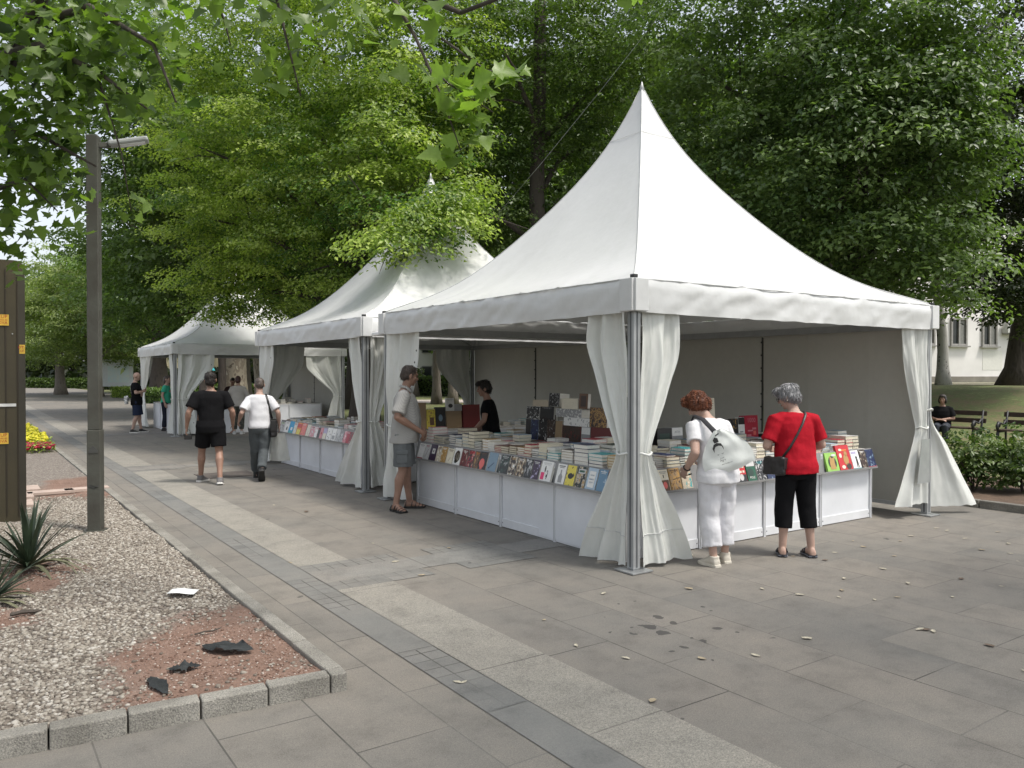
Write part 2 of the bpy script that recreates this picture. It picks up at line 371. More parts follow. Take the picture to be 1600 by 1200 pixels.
def fast_mesh(name, V, F, tone=None, mats=None, smooth=False, parent=None, mi=None):
    me = bpy.data.meshes.new(name); V = np.asarray(V, np.float32); F = np.asarray(F, np.int32); k = F.shape[1]
    me.vertices.add(len(V)); me.vertices.foreach_set('co', V.ravel())
    me.loops.add(F.size); me.loops.foreach_set('vertex_index', F.ravel())
    me.polygons.add(len(F)); me.polygons.foreach_set('loop_start', np.arange(0, F.size, k, dtype=np.int32)); me.polygons.foreach_set('loop_total', np.full(len(F), k, np.int32))
    for q in (mats or []): me.materials.append(q)
    if mi is not None: me.polygons.foreach_set('material_index', np.asarray(mi, np.int32))
    if smooth: me.polygons.foreach_set('use_smooth', np.ones(len(F), bool))
    me.update(calc_edges=True)
    if tone is not None:
        a = me.attributes.new('tone', 'FLOAT', 'POINT'); a.data.foreach_set('value', np.asarray(tone, np.float32))
    return link(name, me, parent)
# ---- loose pebbles
ph = (1 + 5 ** .5) / 2
ICO_V = np.array([(-1, ph, 0), (1, ph, 0), (-1, -ph, 0), (1, -ph, 0), (0, -1, ph), (0, 1, ph), (0, -1, -ph), (0, 1, -ph), (ph, 0, -1), (ph, 0, 1), (-ph, 0, -1), (-ph, 0, 1)]) / math.hypot(1, ph)
ICO_F = np.array([(0, 11, 5), (0, 5, 1), (0, 1, 7), (0, 7, 10), (0, 10, 11), (1, 5, 9), (5, 11, 4), (11, 10, 2), (10, 7, 6), (7, 1, 8), (3, 9, 4), (3, 4, 2), (3, 2, 6), (3, 6, 8), (3, 8, 9), (4, 9, 5), (2, 4, 11), (6, 2, 10), (8, 6, 7), (9, 8, 1)])
def blobs(pos, rad_, squash=.6, rng=RNG):
    n = len(pos); V = np.repeat(ICO_V[None], n, 0) * (1 + .35 * (rng.random((n, 12, 1)) - .5)); V *= np.stack([.75 + .6 * rng.random(n), .75 + .4 * rng.random(n), squash * (.7 + .6 * rng.random(n))], 1)[:, None]
    t = rng.random(n) * 6.283; c, s = np.cos(t), np.sin(t); x = V[..., 0] * c[:, None] - V[..., 1] * s[:, None]; y = V[..., 0] * s[:, None] + V[..., 1] * c[:, None]
    V = np.stack([x, y, V[..., 2]], -1) * np.asarray(rad_)[:, None, None] + np.asarray(pos)[:, None]
    F = (ICO_F[None] + (np.arange(n) * 12)[:, None, None]).reshape(-1, 3); return V.reshape(-1, 3), F
pos = []; rr = []
for i in range(50000):
    yy = 4.15 + (random.random() ** 1.25) * 8.2; xx = random.uniform(-.55 - (yy - 4.2) * .02, 1.64) if yy < 7 else random.uniform(-.2 + (yy - 7) * .12, 1.64)
    if yy < frontY(xx) + .01: continue
    e = earth(xx, yy)
    if random.random() < e ** .5 * .975: continue
    pos.append((xx, yy, ZP + hump(xx, yy) + .003)); rr.append(random.uniform(.007, .0155) * (1 if random.random() < .93 else 1.5))
V, F = blobs(pos, rr)
m, nt, p = _nt('pebble'); a = nt.nodes.new('ShaderNodeAttribute'); a.attribute_name = 'tone'
nt.links.new(ramp(nt, a.outputs['Fac'], [(0, (.11, .09, .072)), (.25, (.195, .165, .135)), (.55, (.26, .23, .19)), (.8, (.33, .30, .255)), (1, (.46, .43, .385))]), p.inputs['Base Color']); p.inputs['Roughness'].default_value = .85
tag(fast_mesh('gravel', V, F, np.repeat(RNG.random(len(pos)), 12), [m]), kind='stuff')
pos = []; rr = []                                                  # crumbs and grit on the bare earth
for i in range(26000):
    xx, yy = random.uniform(-.4, 1.64), random.uniform(4.15, 9.0)
    if yy < frontY(xx) + .01 or random.random() > earth(xx, yy) * (.35 + .65 * (nz_(xx * 3, yy * 3) > -.1)): continue
    pos.append((xx, yy, ZP + hump(xx, yy) + .001)); rr.append(random.uniform(.0025, .0075) * (1 if random.random() < .96 else 1.8))
V, F = blobs(pos, rr)
m, nt, p = _nt('grit'); a = nt.nodes.new('ShaderNodeAttribute'); a.attribute_name = 'tone'
nt.links.new(ramp(nt, a.outputs['Fac'], [(0, (.09, .05, .035)), (.45, (.22, .13, .095)), (.75, (.30, .22, .18)), (1, (.48, .43, .38))]), p.inputs['Base Color']); p.inputs['Roughness'].default_value = .9
tag(fast_mesh('earth_grit', V, F, np.repeat(RNG.random(len(pos)), 12), [m]), kind='stuff')

M_kerb = mat('kerb_granite', (.255, .242, .215), .9, .22, 3, .6, 120, c2=(.16, .15, .13))
nt = M_kerb.node_tree; p = nt.nodes['Principled BSDF']; src = p.inputs['Base Color'].links[0].from_socket
nt.links.new(mixc(nt, .7, src, ramp(nt, tnoise(nt, coords(nt), 130, 2, .7), [(.32, (.35, .35, .35)), (.5, (1, 1, 1)), (.68, (1.45, 1.45, 1.4))]), 'MULTIPLY'), p.inputs['Base Color'])
mb = MB(); a = -rad(5.35)
jx = [1.735, 1.64] + [1.64 - .33 * i for i in range(1, 12)]
for i in range(len(jx) - 1):
    x0, x1 = jx[i + 1], jx[i]; xm = (x0 + x1) / 2; mb.box((xm, frontY(xm) - .03 + random.uniform(-.004, .004), .045 + random.uniform(-.003, .003)), ((x1 - x0) - .006, .1, .11), rz=a)
o = struct('kerb', mb, M_kerb); b = o.modifiers.new('edge', 'BEVEL'); b.width = .009; b.segments = 2
mb = MB(); y = 4.19
while y < 60:
    L = .55 if y < 26 else 3; mb.box((1.695 + random.uniform(-.004, .004), y + L / 2, .045 + random.uniform(-.003, .003)), (.095, L - .007, .11), rz=random.uniform(-.004, .004)); y += L
o = struct('kerb', mb, M_kerb); b = o.modifiers.new('edge', 'BEVEL'); b.width = .009; b.segments = 2
mb = MB()
for y in np.arange(-8, 11.9, 1.0): mb.box((10.86, y + .5, .035), (.1, .985, .13))
o = struct('kerb', mb, M_kerb); b = o.modifiers.new('edge', 'BEVEL'); b.width = .009; b.segments = 2
# pink slabs across the planter
M_pink = mat('pink_slab', (.43, .34, .29), .85, .15, 5, .3, 60)
mb = MB()
for x, y in ((-.2, 11.55), (.45, 11.75), (-.15, 12.35), (.5, 12.5), (.05, 13.0), (.62, 13.25), (-.6, 12.0), (-.8, 12.9), (1.0, 12.7), (1.45, 12.75)): mb.box((x, y, ZP + .02), (.56, .5 if x < .9 else .25, .035), rz=random.uniform(-.04, .04))
struct('stepping_slabs', mb, M_pink)
# paths over the far lawn
M_path = mat('path_gravel', (.42, .37, .33), .95, .15, 2, .3, 40)
def ribbon(name, pts, w, dz, m):
    mb = MB(); P = [Vector(q) for q in pts]
    for i, q in enumerate(P):
        d = (P[min(i + 1, len(P) - 1)] - P[max(0, i - 1)]).normalized(); nn = Vector((-d.y, d.x))
        for k in range(5): x, y = q + nn * (w * (k / 4 - .5)); mb.v.append((x, y, gz(x, y) + dz))
    mb.f = [(i * 5 + k, i * 5 + k + 1, i * 5 + k + 6, i * 5 + k + 5) for i in range(len(P) - 1) for k in range(4)]; mb.m = [0] * len(mb.f)
    struct(name, mb, m, True)
fw = Vector((math.sin(rad(60)), math.cos(rad(60))))
ribbon('path', [(34.3 - .44 * t * 1.0, 12 + .9 * t) for t in np.arange(-26, 20, .5)], 1.6, .03, M_path)
ribbon('path', [(38.8 - .44 * t, 13.5 + .9 * t) for t in np.arange(-26, 20, .5)], 1.4, .03, M_path)
ribbon('path', [(14 + 3 * t, 50 - 1.6 * t) for t in np.arange(0, 8, .5)], 5.5, .02, M_path)
# bed behind the right-hand kerb
M_mulch = mat_ground('mulch', [(.3, (.045, .03, .022)), (.55, (.12, .08, .055)), (.75, (.2, .14, .10))], 3, 45)
mb = MB(); mb.grid(lambda u, v: (10.91 + 2.9 * u, -6 + 16 * v, .05 + .02 * noise.noise(Vector((u * 9, v * 40, 0)))), 20, 80)
struct('flower_bed_soil', mb, M_mulch, True)

# ================================================================== TENTS
M_pvc = mat_fabric_pvc('white_pvc', (.65, .655, .65), .04)
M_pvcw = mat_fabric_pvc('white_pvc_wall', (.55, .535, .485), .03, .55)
M_cur = mat_fabric_pvc('white_pvc_curtain', (.70, .71, .675), .06)
M_alu = mat('aluminium', (.36, .37, .375), .45, .10, 6, metal=.35)
M_alud = mat('aluminium_groove', (.10, .105, .11), .5)
M_steel = mat('galvanised_steel', (.42, .43, .43), .45, .2, 12, metal=.7)
M_blk = mat('black_plastic', (.02, .02, .02), .5)
M_seam = mat('canvas_seam', (.55, .56, .55), .5)
M_lace = mat('dark_lacing', (.06, .06, .055), .7)
M_gwin = mat('clear_window_pvc', (.30, .315, .31), .2, .1)
_pr = np.polyfit([0, .03, .086, .18, .28, .39, .51, .64, .77, .88, 1, 1.02], [5.51, 5.24, 4.9, 4.5, 4.1, 3.73, 3.38, 3.09, 2.85, 2.70, 2.566, 2.55], 5)
def prof(r): return float(np.polyval(_pr, r))
HS = 2.5
def nz(x, y=0., z=0.): return noise.noise(Vector((x, y, z)))
def canopy_mb(seed):
    mb = MB()
    for k in range(4):
        R = Matrix.Rotation(k * math.pi / 2, 3, 'Z')
        def fn(u, v):
            mr = v ** 1.15; t = 2 * u - 1; x = t * mr * HS; y = -mr * HS
            z = prof(mr) - .05 * (1 - t * t) * math.sin(math.pi * mr)
            e = math.exp(-(1 - mr) / .10); q = 1 - t ** 8
            z += q * e * (.018 * nz(t * 11 + seed, k * 9) + .012 * nz(t * 27, k * 5 + seed))
            z += q * .020 * math.exp(-(1 - mr) / .30) * nz(t * 10 + mr * 4 * (1 if t > 0 else -1), seed + k * 3)
            z += .012 * math.exp(-((1 - abs(t)) / .22) ** 2) * math.exp(-(1 - mr) / .3) * nz(t * 30 - mr * 9, k + seed)
            return R @ Vector((x, y, z))
        mb.grid(fn, 56, 34)
    return mb
def side_R(k): return Matrix.Rotation(k * math.pi / 2, 3, 'Z')
def curtain_mb(base, d, nrm, rows, n, ph, zs=44, ns=60):
    zr = [r[0] for r in rows][::-1]; inn = [r[1] for r in rows][::-1]; out = [r[2] for r in rows][::-1]; am = [r[3] for r in rows][::-1]
    def sm(z, a):
        k = np.linspace(-.07, .07, 5); return float(np.mean(np.interp(z + k, zr, a)))
    def fn(u, v):
        z = zr[0] + (zr[-1] - zr[0]) * v; i, o, a = sm(z, inn), sm(z, out), sm(z, am)
        q = u + .035 * nz(u * 5 + ph, z * 1.1) ; w = (o - i)
        s = i + w * q
        uu = u + .10 * nz(u * 2.3 + ph, z * .5) + .06 * nz(z * 1.5, ph + u * 3); f = math.sin(2 * math.pi * n * .72 * uu + ph) * .55 + .75 * nz(uu * n * 1.6 + ph * 3, z * .7 + ph) + .35 * nz(uu * n * 3.6, z * 1.6 + ph) + .12 * nz(u * n * 8, z * 5)
        off = a * f * 1.45; z2 = z + .02 * nz(u * 6, ph + 5) * (1 if v < .1 else 0)
        return (base[0] + d[0] * s + nrm[0] * off, base[1] + d[1] * s + nrm[1] * off, z2)
    return MB().grid(fn, ns, zs)
def tent(x0, y0, label, curtains, walls, seed):
    t = thing('pagoda_tent', label, 'tent', (x0 + HS, y0 + HS, 0), group='white pagoda tents of the book fair')
    obj('canopy', canopy_mb(seed), M_pvc, t, smooth=True)
    # seams: four ridges and a ring near the tip
    mb = MB()
    for k in range(4):
        a = math.pi / 4 + k * math.pi / 2; P = []
        for r in np.linspace(.01, .99, 40): P.append((r * HS * math.sqrt(2) * math.cos(a), r * HS * math.sqrt(2) * math.sin(a), prof(r) + .004))
        mb.tube(P, .006, 5)
        c = [(sx * .115 * HS, sy * .115 * HS, prof(.115) + .003) for sx, sy in ((-1, -1), (1, -1), (1, 1), (-1, 1))]
        mb.tube([c[k], c[(k + 1) % 4]], .0022, 4)
    for k in range(4):
        R = side_R(k); mb.tube([R @ Vector((q * HS, -HS - .006 - .012 * (1 - q ** 8) + .006 * nz(q * 9, k), prof(1.0) - .004 + .006 * nz(q * 12 + seed, k))) for q in np.linspace(-.985, .985, 50)], .007, 5)
    obj('seam', mb, M_seam, t, smooth=True)
    mb = MB().tube([(0, 0, 5.42), (0, 0, 5.53)], [.03, .006], 8); obj('peak_cap', mb, M_pvc, t, smooth=True)
    for k in range(4):                                             # valance, one length a side
        R = side_R(k)
        def fn(u, v):
            tt = 2 * u - 1; q = 1 - tt ** 10
            zt = prof(1.0) - .002; zb = 2.281 - .012 * q
            z = zt + (zb - zt) * v; x = tt * (HS + .01)
            o = .012 + .028 * math.sin(min(1, v * 3.2) * math.pi / 2) - .012 * v
            o += q * (.020 * nz(tt * 6 + seed, v * 1.5, k * 3.1) * (1 - .4 * v) + .014 * nz(tt * 15 + v * 2.5, v * 1.2, seed + k) + .005 * nz(tt * 34, v * 5 + tt * 9, seed))
            z += q * .008 * nz(tt * 13 + seed * 2, k) * v
            return R @ Vector((x, -HS - o, z))
        obj('valance', MB().grid(fn, 90, 12), M_pvc, t, smooth=True)
    for sx in (-1, 1):
        for sy in (-1, 1):
            mb = MB()
            mb.box((sx * (HS + .028), sy * (HS - .05), 2.425), (.05, .16, .285)); mb.box((sx * (HS - .05), sy * (HS + .028), 2.425), (.155, .052, .283))
            obj('corner_flap', mb, M_pvc, t, bevel=.006)
            mb = MB().box((sx * (HS - .02), sy * (HS - .02), 2.59), (.05, .05, .03)); obj('corner_cap', mb, M_blk, t, bevel=.004)
            c = (sx * (HS - .055), sy * (HS - .055))
            mb = MB().box((*c, 1.16), (.08, .08, 2.26), 0)
            for q in (-1, 1):
                mb.box((c[0] + q * .0405, c[1], 1.16), (.004, .018, 2.24), 1); mb.box((c[0], c[1] + q * .0405, 1.16), (.018, .004, 2.24), 1)
            po = obj('post', mb, [M_alu, M_alud], t)
            mb = MB().box((*c, .012), (.24, .24, .014)).box((*c, .045), (.06, .06, .06)); obj('base_plate', mb, M_steel, po, bevel=.002)
    mb = MB()
    for k in range(4):
        R = side_R(k); mb.bar(R @ Vector((-HS + .1, -HS + .055, 2.335)), R @ Vector((HS - .1, -HS + .055, 2.335)), .05, .09)
    for s in (-1, 1): mb.bar((s * (HS - .1), s * (HS - .1), 2.36), (0, 0, 2.75), .03, .03); mb.bar((s * (HS - .1), -s * (HS - .1), 2.36), (0, 0, 2.75), .028, .028)
    mb.tube([(0, 0, 2.7), (0, 0, 5.45)], .03, 8)
    obj('roof_frame', mb, M_alu, t)
    for k, (base, d, nrm, rows, n, ph, extra) in enumerate(curtains):
        c = obj('curtain', curtain_mb(base, d, nrm, rows, n, ph), M_cur, t, smooth=True)
        tz = min(rows, key=lambda r: r[2] - r[1] + (9 if r[0] > 1.6 or r[0] < .6 else 0))
        P = []
        for i in range(13):
            a = 2 * math.pi * i / 12; s = (tz[1] + tz[2]) / 2 + (tz[2] - tz[1]) * .56 * math.cos(a); o = (tz[3] + .035) * math.sin(a)
            P.append((base[0] + d[0] * s + nrm[0] * o, base[1] + d[1] * s + nrm[1] * o, tz[0] + .01 * math.sin(3 * a)))
        if tz[2] - tz[1] < .45: obj('tie_band', MB().tube(P, .012, 6), M_cur, c, smooth=True)
        if 'holes' in extra:
            for i in range(extra['holes']):
                z = .35 + i * (1.9 / extra['holes']); oo = np.interp(z, [r[0] for r in rows][::-1], [r[2] for r in rows][::-1]) - .07
                q = min((w.co for w in c.data.vertices), key=lambda w: abs(w.z - z) * 3 + abs((w.x - base[0]) * d[0] + (w.y - base[1]) * d[1] - oo)); e = Vector((nrm[0], nrm[1], 0)); mb = MB().tube([q + e * .006, q - e * .003], [.012, .012], 8)
                obj('eyelet', mb, M_lace, c)
        if 'hem' in extra:
            zz = extra['hem']; cm_ = c.data.vertices; P = []
            for u in range(61):
                col_ = [cm_[j * 61 + u].co for j in range(45)]; q = min(col_, key=lambda w: abs(w.z - zz - .02 * (u / 60))); P.append((q.x + nrm[0] * .004, q.y + nrm[1] * .004, zz + .02 * (u / 60)))
            obj('hem_seam', MB().tube(P, .004, 5), M_seam, c, smooth=True)
        if 'window' in extra:
            mb = MB()
            z0, z1, s0, s1, s2, s3, oo = extra['window']
            P = [(s0, z0), (s1, z0), (s2, z1), (s3, z1)]; mb.poly([(base[0] + d[0] * s + nrm[0] * oo, base[1] + d[1] * s + nrm[1] * oo, z) for s, z in P], .004, (nrm[0], nrm[1], 0))
            obj('window_pane', mb, M_gwin, c)
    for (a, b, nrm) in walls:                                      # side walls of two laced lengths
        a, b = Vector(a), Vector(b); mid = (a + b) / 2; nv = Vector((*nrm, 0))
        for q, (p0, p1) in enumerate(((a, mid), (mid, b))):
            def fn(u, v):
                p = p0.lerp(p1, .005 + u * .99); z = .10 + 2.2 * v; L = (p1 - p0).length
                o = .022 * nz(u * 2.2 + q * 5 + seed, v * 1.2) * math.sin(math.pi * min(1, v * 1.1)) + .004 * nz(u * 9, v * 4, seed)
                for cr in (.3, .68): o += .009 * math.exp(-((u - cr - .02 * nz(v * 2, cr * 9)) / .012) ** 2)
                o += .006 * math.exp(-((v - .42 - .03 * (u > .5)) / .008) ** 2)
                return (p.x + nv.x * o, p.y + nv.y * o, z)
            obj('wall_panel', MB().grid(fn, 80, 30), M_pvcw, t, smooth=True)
        dv = (b - a).normalized(); mb = MB().box((mid.x + nv.x * .012, mid.y + nv.y * .012, 1.2), (.012 + abs(dv.x) * .008, .012 + abs(dv.y) * .008, 2.15))
        for i in range(11): mb.ell((mid.x + nv.x * .02 + dv.x * .012, mid.y + nv.y * .02 + dv.y * .012, .3 + i * .19), .014, 6, 4)
        obj('lacing', mb, M_lace, t)
        mb = MB(); mb.bar(Vector((a.x, a.y, .09)), Vector((b.x, b.y, .09)), .03, .05); obj('bottom_rail', mb, M_pvc, t)
    return t
p_, n_ = HS - .05, -(HS - .05)
WALLX = [((HS - .03, -HS + .1, 0), (HS - .03, HS - .1, 0), (-1, 0))]
std = lambda o0, o1, o2: [(2.29, .06, o0, .045), (1.9, .06, o0 * .97, .045), (1.5, .06, (o0 + o1) * .5, .04), (1.2, .06, o1 * 1.25, .032), (1.03, .06, o1, .02), (.9, .06, o1 * 1.3, .035), (.5, .06, (o1 + o2) * .55, .05), (.07, .07, o2, .06)]
T1 = tent(4.791, 5.066, 'largest white pagoda tent, nearest, with knotted curtains at its front corner post', [
    ((-HS + .04, n_), (0, 1), (-1, 0), [(2.29, .05, .55, .05), (2.0, .05, .60, .05), (1.5, .05, .40, .045), (1.2, .05, .26, .035), (1.03, .05, .18, .022), (.9, .05, .25, .035), (.5, .06, .45, .045), (.03, .07, .66, .05)], 3, .4, {'hem': .30}),
    ((n_, -HS + .04), (1, 0), (0, -1), [(2.29, .05, .53, .045), (1.9, .05, .52, .05), (1.36, .05, .32, .04), (1.2, .05, .24, .032), (1.03, .05, .18, .022), (.9, .05, .25, .035), (.5, .05, .47, .045), (.035, .07, .70, .055)], 2.6, 2.1, {'hem': .30}),
    ((-HS + .04, p_), (0, -1), (-1, 0), [(2.29, .05, 1.0, .05), (1.6, .05, .85, .05), (1.2, .05, .6, .04), (1.03, .05, .45, .03), (.8, .05, .55, .05), (.06, .05, .82, .07)], 3, 1.2, {'holes': 10}),
    ((p_, -HS + .04), (-1, 0), (0, -1), [(2.29, .05, .56, .045), (1.7, .05, .45, .05), (1.2, .05, .27, .03), (1.08, .05, .22, .022), (.95, .05, .27, .03), (.15, .05, .62, .05)], 2.4, .2, {'holes': 0, 'window': (.42, .95, .10, .38, .28, .10, .075)}),
    ((p_ - .05, -HS + .035), (.96, -.28), (.28, .96), [(2.29, 0, .07, .01), (1.3, 0, .07, .012), (1.12, 0, .10, .015), (.9, 0, .30, .03), (.1, 0, .82, .04)], 1.3, 0, {}),
], WALLX, 1)
T2 = tent(4.812, 10.76, 'middle white pagoda tent, its peak half hidden by a hanging leafy branch', [
    ((-HS + .04, n_), (0, 1), (-1, 0), [(2.29, .05, .62, .05), (1.6, .05, .5, .045), (1.2, .05, .3, .03), (1.03, .05, .22, .022), (.9, .05, .35, .04), (.5, .05, .75, .06), (.04, .07, 1.15, .07)], 2.6, .4, {'holes': 0}),
    ((n_, -HS + .04), (1, 0), (0, -1), std(.55, .2, .6), 3, 1.1, {}),
    ((-HS + .04, p_), (0, -1), (-1, 0), std(.8, .25, .6), 3, 2.2, {'holes': 9}),
    ((n_, HS - .04), (1, 0), (0, 1), std(.9, .25, .6), 3, .9, {}),
    ((p_, HS - .04), (-1, 0), (0, 1), std(.95, .22, .5), 3, .9, {}),
    ((p_, -HS + .04), (-1, 0), (0, -1), std(.3, .16, .3), 3, .9, {}),
], WALLX, 5)
T3 = tent(4.767, 23.2, 'farthest white pagoda tent at the end of the row', [
    ((-HS + .04, n_), (0, 1), (-1, 0), std(.5, .3, .55), 3, .4, {'holes': 8}),
    ((n_, -HS + .04), (1, 0), (0, -1), std(1.05, .35, .6), 3, 1.4, {'holes': 8}),
    ((-HS + .04, p_), (0, -1), (-1, 0), [(2.29, .05, 1.9, .05), (1.7, .05, 1.2, .05), (1.2, .05, .65, .04), (1.03, .05, .5, .03), (.8, .05, .65, .05), (.06, .05, .95, .07)], 4, 1.9, {'holes': 9}),
    ((p_, -HS + .04), (-1, 0), (0, -1), std(1.2, .3, .6), 3, 1.4, {}),
    ((p_, HS - .04), (-1, 0), (0, 1), std(.4, .2, .5), 3, 1.4, {}),
], WALLX, 9)
# white gutter bridging the first two tents
mb = MB().bar((4.9, 10.42, 2.315), (9.7, 10.42, 2.315), .5, .05); g = obj('rain_gutter', mb, mat('gutter_white', (.82, .83, .83), .4, .05), bevel=.01)
tag(g, 'long white rain gutter bridging the gap between the two nearest tents', 'gutter')

# ================================================================== COUNTERS
M_pan = mat('counter_panel', (.70, .715, .745), .45, .07, 2.2, .05, 4)
M_panf = mat('counter_frame', (.68, .69, .71), .35, .06, 5)
M_top = mat('table_top', (.50, .48, .45), .6, .1)
M_ledge = mat('clear_ledge', (.26, .26, .26), .3, .1)
CNT = {}
def counter(key, label, origin, rz, n, depth, top0=0, ledge=True, mod=1.0):
    t = thing('display_counter', label, 'counter', (*origin, 0), rz, 'white panel counters of the book stalls')
    L = n * mod
    for i in range(n):
        mb = MB().box((i * mod + mod / 2, .012, .40), (mod - .045, .012, .74), 0).box((i * mod + mod / 2, .004, .055), (mod - .045, .016, .09), 1)
        for q in (.04, mod - .04):
            mb.tube([(i * mod + q, -.006, .055), (i * mod + q, -.002, .055)], .007, 6, 2)
        mb.box((i * mod + mod / 2, .004, .785), (mod - .045, .018, .03), 1)
        obj('panel', mb, [M_pan, M_panf, M_alud], t)
    for i in range(n + 1):
        mb = MB().box((i * mod, .006, .41), (.034, .04, .82)).box((i * mod, -.0155, .41), (.008, .004, .80), 1); obj('post', mb, [M_panf, mat('post_groove', (.35, .36, .37), .5)], t, bevel=.003)
    mb = MB().box(((L + top0) / 2, depth / 2 + .03, .815), (L - top0, depth, .03)); obj('table_top', mb, M_top, t)
    for xx in (0, L):
        mb = MB().box((xx, depth / 2, .40), (.016, depth - .06, .74)); obj('end_panel', mb, M_pan, t)
    if ledge:
        mb = MB().box((L / 2, -.05, .612), (L, .095, .006)).box((L / 2, -.096, .622), (L, .004, .02))
        mb.poly([(0, -.03, .616), (L, -.03, .616), (L, .0, .84), (0, .0, .84)], .004, (0, -1, .12)); obj('book_ledge', mb, M_ledge, t)
    CNT[key] = (Vector((*origin, 0)), Matrix.Rotation(rz, 3, 'Z'), rz, L)
    return t
counter('L', 'long white counter with a row of dark-covered books, left side of the nearest tent', (5.02, 9.47), -math.pi / 2, 4, 1.25)
counter('R', 'white counter across the front of the nearest tent, where two women stand', (5.02, 5.42), 0, 4, 1.35, top0=1.3)
counter('M', 'white counter with bright children books under the middle tent', (5.12, 15.26), -math.pi / 2, 4, 1.1)
counter('F', 'far white counter facing the walkway side of the last tent', (5.1, 27.7), -math.pi / 2, 4, .9, ledge=False)
counter('N', 'far white counter across the near side of the last tent', (5.2, 23.75), 0, 4, .8, top0=.95, ledge=False)
counter('B', 'bare far white counter along the back wall of the last tent', (8.4, 28.0), -math.pi / 2, 4, .8, ledge=False)
counter('I', 'inner table loaded with boxes between the first two tents', (5.9, 11.35), 0, 3, .9, ledge=False)
# ================================================================== BOOKS
PAL = dict(white=(.80, .79, .76), cream=(.72, .67, .54), black=(.018, .017, .018), dkbrown=(.05, .028, .02), dkred=(.14, .018, .018), red=(.52, .02, .025), crimson=(.40, .015, .04),
           purple=(.045, .022, .055), slate=(.19, .28, .36), paleblue=(.42, .53, .63), steel=(.14, .26, .38), blue=(.03, .33, .60), navy=(.02, .03, .09), green=(.015, .10, .055), lime=(.28, .52, .10),
           dkgreen=(.02, .05, .035), yellow=(.72, .60, .08), gold=(.42, .25, .08), orange=(.70, .22, .03), pink=(.62, .22, .26), hotpink=(.75, .03, .16), beige=(.50, .43, .33), tan=(.30, .21, .12), grey=(.30, .30, .30), ltgrey=(.58, .58, .57), coral=(.72, .14, .12), teal=(.05, .35, .38), lilac=(.42, .38, .55), brown=(.14, .07, .035))
def cm(k): return mat('cover_' + k, PAL[k], .38, .06, 20)
M_page = mat('page_edges', (.74, .72, .66), .85, .08, 90, .3, 300)
M_page2 = mat('page_edges_cream', (.66, .61, .48), .85, .08, 90, .3, 300)
def mat_art(cols, scale=28):
    name = 'art_' + '_'.join(cols)
    if name in MATS: return MATS[name]
    m, nt, p = _nt(name); oi = nt.nodes.new('ShaderNodeObjectInfo'); tc = nt.nodes.new('ShaderNodeTexCoord'); ad = nt.nodes.new('ShaderNodeVectorMath'); ad.operation = 'MULTIPLY_ADD'
    ad.inputs[1].default_value = (1, 1, .75); nt.links.new(tc.outputs['Object'], ad.inputs[0])
    sc = nt.nodes.new('ShaderNodeMath'); sc.operation = 'MULTIPLY'; sc.inputs[1].default_value = 40; nt.links.new(oi.outputs['Random'], sc.inputs[0]); nt.links.new(sc.outputs[0], ad.inputs[2])
    n = tnoise(nt, ad.outputs[0], scale, 3, .6); r = nt.nodes.new('ShaderNodeValToRGB'); r.color_ramp.interpolation = 'CONSTANT' if len(cols) > 2 else 'EASE'; e = r.color_ramp.elements
    while len(e) < len(cols): e.new(.5)
    for i, (q, c) in enumerate(zip(e, cols)): q.position = 0 if i == 0 else .40 + .2 * (i - 1) / max(1, len(cols) - 2); q.color = (*PAL[c], 1)
    nt.links.new(n, r.inputs[0]); nt.links.new(r.outputs[0], p.inputs['Base Color']); p.inputs['Roughness'].default_value = .35; MATS[name] = m; return m
def ellp(cx, cz, rx, rz, n=14, y=0): return [Vector((cx + rx * math.cos(2 * math.pi * i / n), y, cz + rz * math.sin(2 * math.pi * i / n))) for i in range(n)]
def text_mesh(txt, size, mb, mi, M, align='CENTER'):
    cu = bpy.data.curves.new('t', 'FONT'); cu.body = txt; cu.size = size; cu.align_x = align; cu.align_y = 'CENTER'; cu.resolution_u = 2
    o = bpy.data.objects.new('t', cu); COL.objects.link(o); dg = bpy.context.evaluated_depsgraph_get(); dg.update()
    me = bpy.data.meshes.new_from_object(o.evaluated_get(dg)); mb.add([M @ v.co for v in me.vertices], [tuple(p.vertices) for p in me.polygons], mi)
    bpy.data.objects.remove(o); bpy.data.meshes.remove(me); bpy.data.curves.remove(cu)
XZ = Matrix(((1, 0, 0, 0), (0, 0, 1, 0), (0, 1, 0, 0), (0, 0, 0, 1)))      # text plane facing -y
